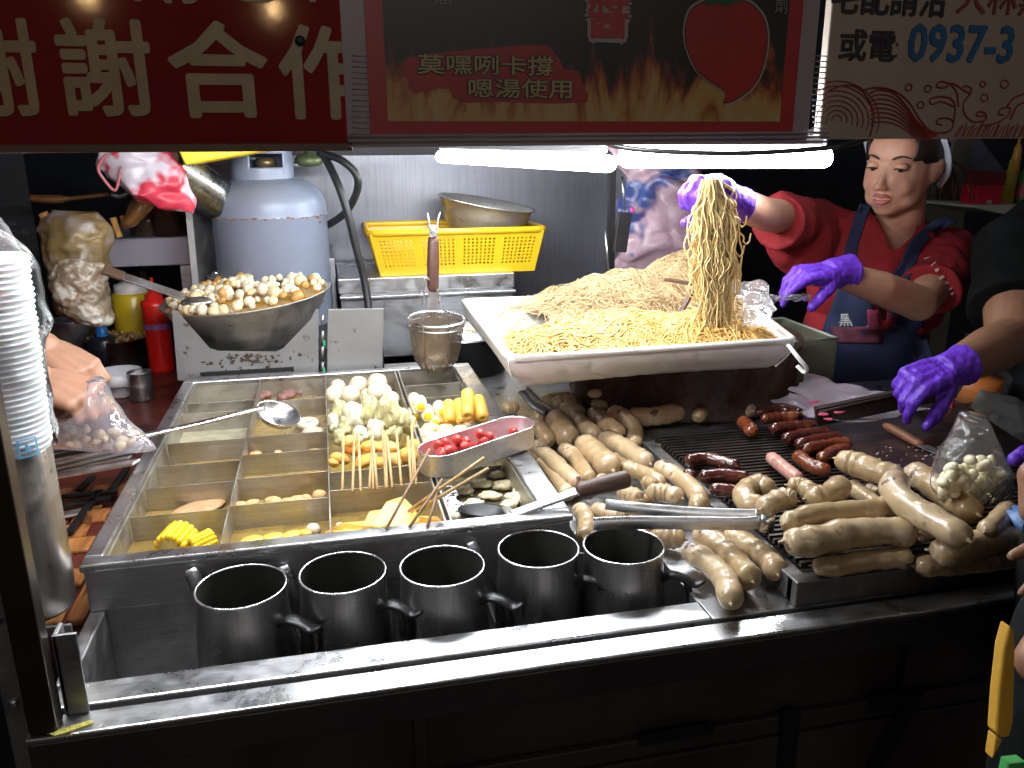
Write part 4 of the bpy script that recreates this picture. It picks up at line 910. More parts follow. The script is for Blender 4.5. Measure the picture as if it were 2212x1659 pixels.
for (ua, ub, za, zb_) in ((-60,-38,1.128,1.1295),(-60,-38,1.147,1.1485),(-60,-58,1.128,1.148),(-40,-38,1.128,1.148),(-52,-49,1.133,1.143),(-49,-44,1.136,1.139)):
    b.grid(lambda u, v: bp(ua+(ub-ua)*u, za+(zb_-za)*v), 6, 3)
b.build('blue_logo', mat('bag_pale_blue_print', (.12,.45,.80), .3, var=.1), cbg)
# ================================================================ food in the pot
sk = mat('bamboo_skewer', (.52,.36,.16), .5, var=.2, stretch=(4,4,40))
def stick(a, c, r, label, group=None, m=sk): 
    b = MB(); b.tube([a, c], r, 7); return b.build('skewer', m, label=label, cat='skewer', group=group)
crn = mat('corn_yellow', (.88,.60,.02), .3, var=.15, vs=20, sss=.1)
def corn(px, py, z, r, L, ang, label):
    c = AZ(px, py, z); t = thing('corn_cob', c-V(0,0,r), label, 'corn', 'corn pieces in the front left compartment'); ax = V(math.cos(ang), math.sin(ang), .15).normalized(); u, w_ = frame_for(ax)
    b = MB(); b.lathe([(0,-L/2),(r*.85,-L/2),(r*.95,-L*.3),(r*.95,L*.3),(r*.85,L/2),(0,L/2)], c, 20, ax=ax); b.build('cob', mat('corn_core', (.75,.62,.25), .5), t)
    b = MB()
    for i in range(8):
        for k in range(16):
            a = 2*math.pi*(k+.5*(i % 2)*0)/16; b.ell(c+ax*(-L/2+L*(i+.5)/8)+(u*math.cos(a)+w_*math.sin(a))*r*.97, (r*.235, r*.21, r*.235), 7, 6)
    b.build('kernels', crn, t, kind='stuff')
corn(383, 1172, .925, .021, .036, 1.2, 'larger yellow corn piece in the front left compartment')
corn(440, 1180, .922, .017, .03, .5, 'smaller yellow corn piece at the divider in the front left compartment')
def lumps(name, label, cat, group, px_list, m, z, seed, jit=.15, nu=14, nv=9):
    items = []; random.seed(seed)
    for q in px_list:
        px, py, rx, ry = q[:4]; zz = q[4] if len(q) > 4 else z; c = AZ(px, py, zz); D = dep(c)/FOC; e = q[5] if len(q) > 5 else (0, 0, random.uniform(-.6,.6))
        items.append((c, (rx*D, (rx+ry)/2*D, ry*D), e))
    res = many(name, label, cat, group, items, m, seed, nu, nv, jit)
    if isinstance(label, str) and len(res) > 1:
        for k, o in enumerate(sorted(res, key=lambda o: inpx(o.location)[0])): o['label'] = '%s, %s from the left' % (label, ordn(k))
    return res
lumps('fish_cake', 'brown oily fish cake floating in a side compartment', 'fish cake', 'brown fish cakes in the side compartments',
  [(527,976,10,7),(552,980,14,6),(600,978,9,6),(680,975,14,6),(590,1082,20,9),(545,1086,16,7),(640,1080,18,9),(690,1070,16,12,.935),(520,1090,14,7),(660,1076,14,8),(620,1084,15,8)],
  [mat('fishcake_tan', (.62,.38,.16), .35, var=.3, vs=3, bs=.3, bsc=5)], .926, 21)
lumps('tofu_slab', lambda i: ['long brown tofu slab in the compartment behind the corn', 'pale tofu slab left in the fourth side compartment'][i], 'tofu', None, [(430,1097,60,9,.924),(360,985,50,6,.918)], [mat('tofu_slab_brown', (.50,.30,.15), .4, var=.3, vs=3)], .924, 22, .06)
lumps('meat_piece', 'pinkish brown meat lump in the rear middle compartment', 'meat', 'meat lumps in the rear middle compartment', [(575,852,16,10),(600,846,15,9),(622,853,18,10),(645,846,13,10),(668,840,15,11),(685,836,12,9),(560,858,12,8),(610,858,12,8)], [mat('meat_pink', (.26,.12,.10), .4, var=.35, vs=4, bs=.4, bsc=6)], .925, 23, .25)
wr = thing('white_fish_ring', AZ(664, 912, .93), 'white round fish cake beside the big ladle bowl', 'fish cake'); c = AZ(664, 914, .93); D = dep(c)/FOC
b = MB(); b.tube([c+V(math.cos(a*.35)*17*D, math.sin(a*.35)*20*D, 0) for a in range(18)], 9*D, 10, closed=True, flat=.8); b.build('ring', fbm[0], wr); b = MB(); b.ell(c+V(.01,-.03,-.008), (.022,.018,.008)); b.build('ring_base', fbm[0], wr)
lumps('fish_ball', 'white fish ball heaped at the back of the middle compartment', 'fish ball', 'white fish balls at the back of the middle compartment', [(722,852,20,19),(757,852,21,20),(775,832,21,20,.955),(815,826,22,20,.965),(826,848,22,20,.955),(845,862,18,17,.95),(797,858,20,20),(730,836,17,17),(812,846,20,19,.975)], [fbm[0]], .945, 24, .06, 20, 14)
cab_m = [mat('dumpling_white', (.75,.72,.55), .35, var=.12, vs=2.5, sss=.15, bs=.3, bsc=5), mat('cabbage_green', (.52,.49,.25), .4, var=.35, vs=3, bs=.4, bsc=5)]
lumps('cabbage_roll', 'pale stuffed cabbage roll standing on a skewer', 'cabbage roll', 'pale cabbage rolls standing in the middle compartment',
  [(735,890,17,30,.97),(765,905,22,36,.975),(750,925,18,26,.96),(800,890,21,40,.985),(838,895,24,40,.99),(868,905,17,28,.98),(815,930,22,26,.965),(778,940,16,20,.96),(850,932,20,20,.962),(735,945,14,20,.95),(885,918,15,22,.965),(720,915,12,24,.955)], cab_m, .96, 25, .42, 20, 14)
lumps('fried_tofu', 'orange brown fried tofu puff behind the skewers', 'fried tofu', 'orange fried tofu puffs behind the row of skewers',
  [(735,990,24,13,.955,(0,.5,.6)),(760,968,26,15,.965,(0,.6,.4)),(790,995,28,13,.955,(0,-.3,.2)),(757,953,15,14,.98),(800,965,24,13,.968,(0,.1,.2)),(835,965,26,12,.968,(0,.1,-.1)),(850,995,26,16,.955,(0,.2,.1)),(880,985,24,18,.96,(0,.1,.3)),(893,965,18,16,.968),(820,1000,22,13,.953),(720,1000,14,9,.955,(0,.6,.5))], [mat('fried_orange', (.78,.38,.07), .4, var=.3, vs=2.5, bs=.3, bsc=5), mat('fried_gold', (.85,.50,.14), .4, var=.25, vs=2.5, bs=.3, bsc=5)], .955, 26, .2, 16, 10)
def c4(x, y): return (619+x/2.93, 752+y/2.93)
for i, (x0,y0,x1,y1) in enumerate(((360,555,353,905),(430,530,418,905),(455,545,470,905),(545,560,523,892),(540,570,548,892),(545,590,575,892),(605,490,630,885),(622,535,636,882),(635,560,670,882),(695,530,728,872),(768,560,790,862),(790,495,822,862),(795,520,800,862))):
    a = AZ(*c4(x0, y0), 1.0); c = AZ(*c4(x1, y1), .9575); stick(a, c, .0022, ['leftmost','second','third','fourth','fifth','sixth','seventh','eighth','ninth','tenth','eleventh','rightmost','last but one'][i]+' bamboo skewer of the upright row over the divider', 'row of bamboo skewers over the divider')
for i, (x0,y0,x1,y1,z0,z1,lb) in enumerate(((905,640,630,1145,1.01,.968,'long brown skewer leaning from the red sausage tray to the front rim'),(985,830,778,1132,.995,.968,'dark short skewer crossing the pot divider to the front rim'),(955,905,892,1130,.985,.968,'shortest dark skewer by the pale divider'),(1250,695,770,1032,1.04,.95,'upper of two pale skewers pointing over the red sausage tray'),(1276,763,800,1040,1.035,.95,'lower of two pale skewers pointing right over the daikon soup'))):
    stick(AZ(*c4(x0,y0), z0), AZ(*c4(x1,y1), z1), .0021 if i < 3 else .0025, lb, None, sk if i > 2 else mat('dark_skewer', (.22,.13,.06), .5))
# yellow tofu skins, front
tf = mat('tofu_skin', (.88,.55,.14), .4, var=.2, vs=12, bs=.2, bsc=30)
for i, (pts, zz, lb) in enumerate((([(800,1146),(838,1092),(870,1082),(896,1105),(905,1130),(880,1146)], .945, 'orange yellow tofu skin folded into a peak under the skewers'),([(780,1146),(800,1118),(836,1108),(850,1140),(820,1150)], .935, 'flat tofu skin left of the folded peak'),([(700,1160),(740,1140),(800,1135),(830,1150),(760,1160)], .922, 'pale tofu skin at the front divider'),([(880,1146),(900,1128),(952,1124),(958,1136),(920,1144)], .938, 'thin tofu strip beside the thick divider'))):
    P = [AZ(x, y, zz+.012*math.sin(k*2.1)) for k, (x, y) in enumerate(pts)]; b = MB(); b.prism(P[::-1], (0,0,.008)); b.jitter(.003, 60); b.build('tofu_skin', tf, label=lb, cat='tofu skin', smooth=False, bevel=.002)
lumps('omelette_piece', 'soft yellow piece floating at the front of the second column', 'food', 'soft yellow pieces in the front middle compartment', [(545,1166,26,7),(590,1160,24,7),(630,1156,24,8),(660,1152,16,8)], [mat('yellow_soft', (.70,.48,.08), .25, var=.3, vs=3)], .921, 27, .2)
lumps('fish_ball', lambda i: ['single white fish ball at the front of the second column', 'small cream ball in the corner by the front divider'][i], 'fish ball', None, [(677,1143,16,13),(733,1137,9,9)], [fbm[0]], .923, 28, .03)
# fourth column
def capsule(name, label, cat, group, P, r, m, n=14, rings=18, parent=None, part=None, nz=.0, seed=0, taper=1.0, end=.12, bulge=0, nib=False):
    pts = catmull(P, rings); L = sum((pts[i+1]-pts[i]).length for i in range(rings-1)); rr = []; s_ = 0
    for i in range(rings):
        if i: s_ += (pts[i]-pts[i-1]).length
        e = min(s_, L-s_)/r; k = math.sqrt(max(0, 1-(1-min(1, e))**2)); rr.append(max(.10*r, r*k*(1+bulge*math.sin(i*1.3+seed))*(1+(.07 if not nib else .15)*noise.noise(V(i*.35, seed*3.1, 0)))))
    pts = [pts[0]-(pts[1]-pts[0]).normalized()*r*.02]+pts+[pts[-1]+(pts[-1]-pts[-2]).normalized()*r*.02]; rr = [rr[0]*.5]+rr+[rr[-1]*.5]
    b = MB(); b.tube(pts, rr, n)
    if nib:
        for a_, c_ in ((pts[0], pts[1]), (pts[-1], pts[-2])):
            d_ = (a_-c_).normalized(); b.tube([a_-d_*r*.1, a_+d_*r*.08, a_+d_*r*.28], [r*.22, r*.11, r*.07], 8)
    if nz: b.jitter(nz, 1.2/r, seed); b.jitter(nz*.45, 3.4/r, seed+5)
    return b.build(part or name, m, parent, label=label, cat=cat, group=group)
egm = mat('egg_roll_white', (.86,.78,.58), .35, var=.1, vs=20, sss=.1); yk = mat('yolk_yellow', (.95,.62,.02), .3, var=.05)
for i, (x0,y0,x1,y1,z) in enumerate(((905,858,909,878,.975),(889,850,899,872,.965),(918,858,924,899,.955),(938,862,956,890,.96),(884,880,898,902,.945),(922,895,940,914,.94))):
    c = AZ(x1, y1, z+.004); a = AZ(x0+(x0-x1)*.3, y0-6, z-.002); d = (c-a).normalized(); a = c-d*.045
    t = thing('egg_roll', c, ['top','top left','lower middle','right','lowest left','lowest right'][i]+' white fish roll with a yellow egg centre', 'egg roll', 'fish rolls with yellow centres in the right column')
    b = MB(); b.lathe([(0,0),(.0105,0),(.0125,.003),(.0125,.042),(.0105,.045),(.0075,.0455)], a, 18, ax=d); b.build('roll', egm, t)
    b = MB(); b.lathe([(.0080,.0452),(.0070,.0468),(0,.0475)], a, 14, ax=d); b.build('yolk', yk, t)
orm = mat('orange_fried_roll', (.90,.48,.08), .35, var=.22, vs=16, bs=.2, bsc=30)
for i, (x0,y0,x1,y1,z) in enumerate(((1010,846,1010,900,.985),(1032,858,1043,905,.975),(968,868,973,912,.958),(990,866,1000,915,.955),(1022,880,1024,912,.95),(950,880,955,918,.945))):
    a = AZ(x0, y0, z+.02); c = AZ(x1, y1, z-.008); d = (c-a).normalized(); L = (c-a).length
    t = thing('fried_roll', c, ['tallest','rightmost','left','lower middle','half hidden','pale left'][i]+' orange fried fish roll in the right column of the pot', 'fried roll', 'orange fried rolls in the right column')
    b = MB(); b.lathe([(.004,.004),(.009,0),(.0125,.005),(.0130,L*.5),(.0125,L-.006),(.0095,L),(.004,L-.001),(.003,L-.004),(0,L-.004)], a, 18, ax=d); b.build('roll', orm, t)
lumps('daikon_disc', 'pale stewed disc behind the red sausage tray', 'daikon', 'pale stewed pieces behind the red sausage tray', [(915,938,24,12),(945,945,26,12),(975,940,26,12),(1000,930,24,12),(930,925,20,12),(1015,920,18,12),(905,955,20,10),(962,928,22,12)], [mat('stewed_pale', (.80,.62,.30), .35, var=.25, vs=2.5, bs=.2, bsc=4), fbm[0]], .94, 29, .15)
lumps('soup_slice', 'pale floating slice in the dark soup of the right column', 'food', 'pale slices floating in the dark soup', [(1075,1025,18,7),(1040,1045,26,8),(1005,1060,20,7),(1090,1048,26,9,.922),(1110,1075,22,10,.925),(1060,1070,24,8),(1025,1085,20,7),(1100,1090,20,9),(1120,1060,16,8),(1080,1010,14,6),(1135,1083,14,8)], [mat('slice_grey', (.80,.70,.45), .35, var=.3, vs=3, bs=.3, sss=.1), mat('slice_cream', (.88,.80,.56), .35, var=.3, vs=3, sss=.1)], .922, 30, .5)
lumps('fish_ball', 'white lump at the front of the right column soup', 'fish ball', None, [(983,1118,15,12,.925)], [fbm[0]], .925, 31, .2)

# oblong tray of small red sausages
RT_ = thing('sausage_tray', AZ(1035, 950, .97), 'oblong aluminium tray of small red sausages lying across the pot', 'tray')
ca, cb_ = AZ(952, 968, .998), AZ(1108, 917, 1.004); ax = (cb_-ca); L = ax.length; ax.normalize(); sd = V(-ax.y, ax.x, 0).normalized(); upv = ax.cross(sd)
def stad(r, z, n=14):
    P = []
    for k in range(n+1): a = -math.pi/2+math.pi*k/n; P.append(cb_+ax*(math.cos(a)*r)+sd*(math.sin(a)*r)+upv*z)
    for k in range(n+1): a = math.pi/2+math.pi*k/n; P.append(ca+ax*(math.cos(a)*r)+sd*(math.sin(a)*r)+upv*z)
    return P
b = MB(); rings = [stad(.036, 0), stad(.0345, -.034), stad(.031, -.038), stad(.029, -.038), stad(.0325,-.034), stad(.0345,0)]
n = len(rings[0]); b.v = [p for r in rings for p in r]
b.f = [(j*n+i, j*n+(i+1) % n, (j+1)*n+(i+1) % n, (j+1)*n+i) for j in range(5) for i in range(n)] + [tuple(range(2*n, 3*n))[::-1], tuple(range(3*n, 4*n))]; b.mi = [0]*len(b.f)
b.build('tray_shell', steel('aluminium_tray', (.62,.61,.62), .42, gth=.7), RT_, smooth='auto')
b = MB(); b.tube(stad(.0355, .0005), .0016, 6, closed=True); b.build('tray_lip', CHR, RT_)
b = MB(); b.v = stad(.0335, -.030); b.f = [tuple(range(n))]; b.mi = [0]; b.build('sauce', mat('pale_sauce', (.40,.29,.30), .25, var=.3, vs=30, bs=.3), RT_, smooth=False)
rsm = mat('red_sausage', (.62,.07,.06), .3, var=.25, vs=40, sss=.15, bs=.2)
random.seed(12)
for i, (x0,y0,x1,y1,dz) in enumerate(((925,985,960,1000,.004),(932,964,936,975,.02),(960,956,965,968,.02),(984,950,990,966,.022),(1008,955,1004,980,.014),(1034,938,1030,958,.026),(1062,945,1090,946,.012),(1045,960,1075,956,.004),(975,982,1000,975,.006),(945,978,955,992,.006),(1112,935,1125,932,.006),(1020,978,1042,968,.004))):
    a = AZ(x0, y0-4, 1.000+dz*.6); c = AZ(x1, y1, .980) if dz < .01 else AZ(x0+(13 if i % 2 else -11), y0+17, .974)
    def ins(p): q = p-ca; t_ = max(-.012, min(L+.012, q.dot(ax))); s_ = max(-.023, min(.023, q.dot(sd))); return ca+ax*t_+sd*s_+upv*max(-.028, q.dot(upv))
    a, c = ins(a), ins(c); capsule('red_sausage', ['paler one at the left end','short one by the left wall','upright one left of centre','second upright one','one leaning in the middle','tallest upright one','one lying at the right','low one right of centre','low one in the sauce','half sunken left one','lone one at the far right end','low front one'][i]+' of the small red sausages in the oblong tray', 'sausage', 'small red sausages in the oblong tray', [a, a.lerp(c,.5), c], .0076, rsm, 12, 12)
# ladle with the wooden handle, right column
t = thing('wood_handle_ladle', AZ(1055, 1115, .93), 'ladle with a thick dark wooden handle over the front right corner of the pot', 'ladle')
c = AZ(1048, 1112, .935); b = MB(); b.lathe([(0,-.018),(.02,-.014),(.034,-.004),(.040,.006),(.0405,.008),(.038,.006),(.03,-.002),(.015,-.010),(0,-.013)], c, 28, ax=V(.1,.2,1)); b.build('ladle_bowl', DARKM, t)
a, m_, e = AZ(1105, 1112, .962), AZ(1245, 1062, .985), AZ(1352, 1035, 1.0)
b = MB(); b.bar(c+V(.03,-.005,.01), a, .014, .004); b.bar(a, m_+(m_-a)*.02, .020, .005); b.build('steel_shaft', STR, t, smooth=False, bevel=.0015)
b = MB(); b.tube(catmull([m_, m_.lerp(e,.3), m_.lerp(e,.7), e, e+(e-m_)*.1], 14), [.009,.0115,.012,.0122,.0125,.0128,.013,.013,.013,.013,.0125,.0115,.009,.004], 14); b.build('wood_handle', WOODH, t)

# big ladle across the left columns
t = thing('big_ladle', AZ(610, 900, .97), 'big shiny ladle whose long handle reaches over the left rim', 'ladle')
c = AZ(600, 897, .985); lax = V(.42, -.25, 1).normalized()
b = MB(); b.lathe([(0,-.020),(.018,-.017),(.032,-.008),(.039,.002),(.0405,.006),(.0385,.003),(.031,-.006),(.016,-.014),(0,-.0165)], c, 36, ax=lax); b.build('ladle_bowl', CHR, t)
h0, h1, h2, h3 = AZ(556, 884, 1.000), AZ(420, 917, .993), AZ(232, 958, .985), AZ(112, 983, .978)
b = MB(); b.tube(catmull([c+V(-.03,0,.012), h0, h1, h2], 24), [.007]*3+[.0055]*21, 8, flat=.6, up=(0,0,1)); b.build('handle', CHR, t)
b = MB(); b.tube(catmull([h2, h2.lerp(h3,.5), h3, h3+(h3-h2)*.6], 10), .0095, 10, flat=.7); b.build('grip', BLK, t)
random.seed(5)
for i, (x0,y0,x1,y1,wd,lb) in enumerate(((118,1018,285,985,.012,'lowest bright steel tongs arm in the utensil pile'),(118,1010,305,968,.010,'bright steel spatula handle in the utensil pile'),(120,1000,310,955,.008,'thin steel rod in the utensil pile'),(125,1028,295,998,.010,'shaded steel bar under the utensil pile'),(120,990,260,962,.009,'dull steel bar just below the black grip'),(120,1116,190,1102,.009,'short pale steel rod lower on the wooden planks'))):
    zz = .915+.009*i if i < 5 else .886; a = AZ(x0, y0, zz); c = AZ(x1, y1, zz+(.03 if i < 5 else 0)); t = thing('steel_utensil', a, lb, 'utensil')
    b = MB(); b.bar(a-(c-a)*.35, c, wd*2.3, .004); b.build('utensil_bar', steel('satin_utensil', (.85,.85,.86), .42, gth=.7), t, smooth=False, bevel=.001)
t = thing('cast_rack', AZ(240, 1060, .88), 'black wire rack lying on the wooden planks', 'rack')
for (x0,y0,x1,y1) in ((120,1075,255,1062),(150,1150,215,1060),(240,1060,275,1010),(130,1095,240,1075),(170,1060,200,1030)):
    b = MB(); b.bar(AZ(x0,y0,.886), AZ(x1,y1,.886), .012, .006); b.build('rack_bar', DARKM, t, smooth=False, bevel=.001)

# ================================================================ sausages on the worktop
sgm = [mat('rice_sausage_%d' % i, c, .30, var=.2, vs=vs, bs=.35, bsc=45, sss=.12, coat=.3, spots=[((.46,.32,.22), 14+i*4, .50, .18), ((.56,.44,.28), 30, .56, .08), ((.32,.21,.11), 70+i*12, .60, .07), ((.14,.075,.05), 24+i*6, .665, .03)]) for i, (c, vs) in enumerate((((.45,.315,.165), 14), ((.49,.36,.205), 18), ((.40,.275,.135), 10)))]
gld = [mat('charred_sausage', (.09,.018,.008), .2, var=.7, vs=22, bs=1, bsc=50, coat=.8, spots=[((.02,.008,.006), 26, .52, .12), ((.42,.12,.03), 34, .62, .1)]), mat('glazed_sausage', (.20,.05,.018), .22, var=.6, vs=22, bs=.9, bsc=60, coat=.6, spots=((.03,.01,.008), 24, .56, .12))]
pkm = mat('raw_pink_sausage', (.50,.25,.20), .3, var=.15, vs=20, bs=.2, coat=.3, spots=((.62,.45,.38), 60, .6, .1))
def sausage(label, pts, r_px, z, m, group=None, name='rice_sausage', cat='rice sausage', seed=0, pointed=False, dz=None, zs=None):
    P = []
    for i, q in enumerate(pts):
        zz = zs[i] if zs else z; P.append(AZ(q[0], q[1], zz))
    if len(P) == 2: P = [P[0], P[0].lerp(P[1], .5)+V(.002,0,.001), P[1]]
    r = r_px*sum(dep(p) for p in P)/len(P)/FOC
    # pull the ends in by the radius so that the skin ends where the outline does
    P[0] = P[0]+(P[1]-P[0]).normalized()*0; 
    return capsule(name, label, cat, group, P, r, m, 18, 30, nz=r*.09, seed=seed, bulge=.02, nib=(cat == 'rice sausage'))
G1_ = 'pale rice sausages heaped between the pot and the grill'
mid = [
 ([(1085,885),(1120,878)],13,.912,'small dark rice sausage alone near the back corner of the pot'),
 ([(1150,902),(1200,896)],14,.915,'rice sausage at the far left of the heap, lying level'),
 ([(1155,915),(1170,930),(1185,955)],18,.920,'rice sausage just right of the aluminium tray end'),
 ([(1200,900),(1212,925),(1232,952)],26,.925,'fat pale rice sausage in the back row with a pinched middle'),
 ([(1240,898),(1263,922),(1290,942)],19,.922,'back row rice sausage right of the pinched fat one'),
 ([(1282,892),(1310,918),(1342,940)],20,.924,'freckled back row rice sausage pointing at the grill corner'),
 ([(1316,888),(1350,900),(1373,930),(1368,962)],17,.930,'rice sausage bent down against the back left grill corner'),
 ([(1352,900),(1396,900),(1433,896),(1470,885),(1500,858)],20,.925,'long linked rice sausage curving up to the right behind the grill'),
 ([(1522,878),(1506,903)],14,.925,'short stub rice sausage at the back edge of the grill'),
 ([(1208,884),(1262,890)],15,.914,'rice sausage lying level at the back of the heap'),
 ([(1278,874),(1310,882)],14,.914,'small round rice sausage peeping over the back row'),
 ([(1172,866),(1235,858)],14,.908,'shadowed rice sausage under the noodle tray'),
 ([(1140,962),(1182,1008),(1210,1045),(1228,1072)],17,.913,'long pink rice sausage against the right rim of the pot'),
 ([(1154,962),(1182,985),(1214,1016),(1250,1048)],19,.925,'second long rice sausage from the pot rim'),
 ([(1214,966),(1242,987),(1260,1016),(1275,1038)],17,.928,'slim rice sausage with a knotted waist, third from the pot rim'),
 ([(1258,955),(1292,987),(1325,1018)],27,.935,'wide glossy rice sausage in loose clear skin'),
 ([(1296,944),(1339,961),(1375,985),(1405,1004)],21,.934,'glossy rice sausage ending in a knot by the left grill frame'),
 ([(1340,1008),(1370,1016),(1404,1029),(1440,1046)],18,.930,'rice sausage crossing behind the bent front one'),
 ([(1418,1006),(1459,1026),(1493,1053),(1511,1078),(1504,1100)],20,.945,'rice sausage bent over the left grill frame beside the charred ones'),
 ([(1396,1062),(1438,1066),(1474,1078)],20,.940,'short stout rice sausage with a brown tip above the tongs'),
 ([(1243,1056),(1275,1056)],16,.925,'round rice sausage end behind the wooden handle'),
 ([(1288,1036),(1314,1048)],16,.930,'rice sausage peeping above the wooden handle'),
 ([(1335,1060),(1385,1080)],18,.925,'rice sausage between the wooden handle tip and the tongs'),
 ([(1386,1040),(1420,1052)],15,.935,'small rice sausage under the bent one'),
 ([(1248,1095),(1266,1122),(1262,1165)],19,.915,'pink rice sausage at the front right corner of the pot'),
 ([(1278,1098),(1320,1112),(1350,1120)],18,.918,'rice sausage under the left end of the tongs'),
 ([(1320,1092),(1370,1105),(1420,1112)],18,.920,'rice sausage hidden along the tongs'),
 ([(1412,1150),(1445,1160),(1480,1165)],24,.918,'rice sausage just right of the last mug'),
 ([(1190,872),(1245,868)],15,.914,'shadowed rice sausage at the far back left of the heap'),
 ([(1330,872),(1375,880)],16,.916,'dim rice sausage behind the bent one at the back'),
 ([(1395,872),(1450,868)],16,.915,'dim rice sausage behind the long linked one'),
 ([(1120,905),(1148,925)],14,.912,'rice sausage end squeezed behind the aluminium tray'),
 ([(1240,1000),(1262,1030)],15,.912,'rice sausage glimpsed between the knotted one and the wide glossy one'),
 ([(1330,985),(1365,1012)],16,.914,'rice sausage under the two glossy ones'),
 ([(1430,960),(1400,975)],14,.914,'rice sausage end touching the left grill frame'),
 ([(1355,1100),(1410,1075)],15,.915,'rice sausage low between the tongs and the stout one'),
 ([(1360,1150),(1400,1160)],18,.912,'rice sausage half hidden behind the last mug'),
]
random.seed(6)
for i, (pts, r, z, lb) in enumerate(mid): sausage(lb, pts, r, z, sgm[i % 3], G1_, seed=i*1.7)
back = [([(1525,868),(1573,868),(1627,888)],18,.925,'rice sausage lying level at the back right of the grill'),([(1590,846),(1606,856)],18,.945,'round end of a rice sausage stacked at the back'),([(1645,836),(1640,866)],17,.928,'rice sausage standing back beside the plastic bags'),([(1560,830),(1620,822),(1650,840)],14,.93,'shadowed rice sausage looped at the back under the tray')]
for i, (pts, r, z, lb) in enumerate(back): sausage(lb, pts, r, z, sgm[i % 3], 'rice sausages at the back of the grill', seed=30+i)
front = [([(1478,1188),(1511,1203),(1555,1238),(1573,1270),(1580,1305)],27,.922,'S shaped rice sausage lying frontmost on the bare worktop'),([(1505,1148),(1562,1185),(1597,1220),(1626,1258)],28,.924,'middle rice sausage of the three in front of the grill frame'),([(1570,1152),(1624,1185),(1665,1216),(1682,1242)],26,.925,'rice sausage with an open yellow end against the grill frame')]
for i, (pts, r, z, lb) in enumerate(front): sausage(lb, pts, r, z, sgm[(i+1) % 3], 'three rice sausages in front of the grill', seed=40+i*2.1)
pile = [
 ([(1754,1221),(1801,1223),(1870,1211),(1972,1203)],23,.945,'lowest rice sausage of the right pile, with a pointed left end'),
 ([(1690,1170),(1750,1170),(1835,1153),(1921,1148),(1985,1155)],33,.975,'thick long rice sausage at the front of the right pile with a brown patch'),
 ([(1694,1134),(1750,1114),(1818,1107),(1887,1100),(1942,1088)],24,.985,'long rice sausage lying right behind the thick front one'),
 ([(1806,991),(1852,1003),(1904,1022),(1955,1032)],27,1.000,'straight rice sausage lying highest at the back of the right pile'),
 ([(1942,1032),(1931,1056),(1965,1094),(2040,1138),(2092,1166)],30,1.005,'big bent rice sausage crossing the middle of the right pile'),
 ([(1962,1015),(2006,1042),(2057,1080),(2112,1112)],29,.975,'wide rice sausage running down towards the bag of garlic'),
 ([(1655,1092),(1618,1088),(1608,1062),(1640,1048),(1668,1062)],24,.965,'rice sausage curled into a hook at the left of the right pile'),
 ([(1645,1100),(1690,1078),(1722,1082)],24,.985,'plump glossy rice sausage end leaning on the curled one'),
 ([(1740,1078),(1788,1072),(1822,1044)],26,.985,'knobbly rice sausage with a burnt black spot'),
 ([(1700,1048),(1735,1052),(1760,1070)],20,.960,'rice sausage tucked behind the curled one'),
 ([(1835,1046),(1870,1073),(1900,1092)],17,.965,'rice sausage seen in the gap behind the long one'),
 ([(1868,1054),(1905,1070)],12,.950,'slim pale rice sausage deep in the gap of the pile'),
 ([(2006,1186),(2057,1192),(2126,1172),(2230,1158)],30,.965,'large rice sausage at the right end of the tray'),
 ([(2126,1150),(2160,1121),(2182,1096)],21,.985,'short rice sausage pointing up to the right below the garlic bag'),
 ([(1975,1222),(2060,1220),(2200,1206)],22,.940,'shadowed rice sausage along the tray front at the right'),
 ([(1960,1140),(2010,1160)],24,.955,'rice sausage mostly hidden under the big bent one'),
]
for i, (pts, r, z, lb) in enumerate(pile): sausage(lb, pts, r, z, sgm[i % 3], 'big rice sausages piled on the right tray', seed=60+i*1.3)
gr_ = [([(1480,996),(1528,991),(1600,1010)],15,.957,0,'charred sausage at the top of the left group on the grill'),([(1510,1032),(1562,1028),(1622,1036)],17,.958,0,'charred sausage in the middle of the left group on the grill'),([(1532,1056),(1573,1060),(1612,1066)],15,.957,0,'charred sausage nearest the front of the left group'),([(1475,1022),(1500,1030)],12,.955,0,'stub of a charred sausage at the far left of the group'),
 ([(1634,892),(1685,884),(1736,896)],13,.957,0,'first charred sausage of the row by the tong tip'),([(1644,906),(1682,900),(1725,900)],12,.955,1,'brown sausage in the row just under the tong tip'),([(1662,928),(1713,922),(1765,920)],14,.957,0,'second charred sausage from the back of the row'),([(1692,950),(1743,938),(1795,934)],14,.957,0,'third charred sausage of the row'),([(1720,962),(1767,952),(1818,944)],15,.960,0,'fourth charred sausage of the row'),([(1735,972),(1788,958),(1840,956)],14,.955,1,'orange glazed sausage in the row'),([(1772,992),(1801,976),(1836,968)],14,.955,1,'blackened striped sausage at the front of the row'),([(1719,981),(1750,1005),(1795,1020)],16,.957,1,'brown curved sausage lying apart at the front'),([(1600,908),(1627,936)],15,.955,1,'short plump brown sausage at the left of the row')]
for i, (pts, r, z, k, lb) in enumerate(gr_): sausage(lb, pts, r, z, gld[k], 'grilled sausages on the grill bars', name='grilled_sausage', cat='sausage', seed=80+i)
sausage('pink raw sausage lying alone on the grill bars', [(1662,985),(1699,1015),(1728,1038)], 15, .957, pkm, None, name='raw_sausage', cat='sausage', seed=95)

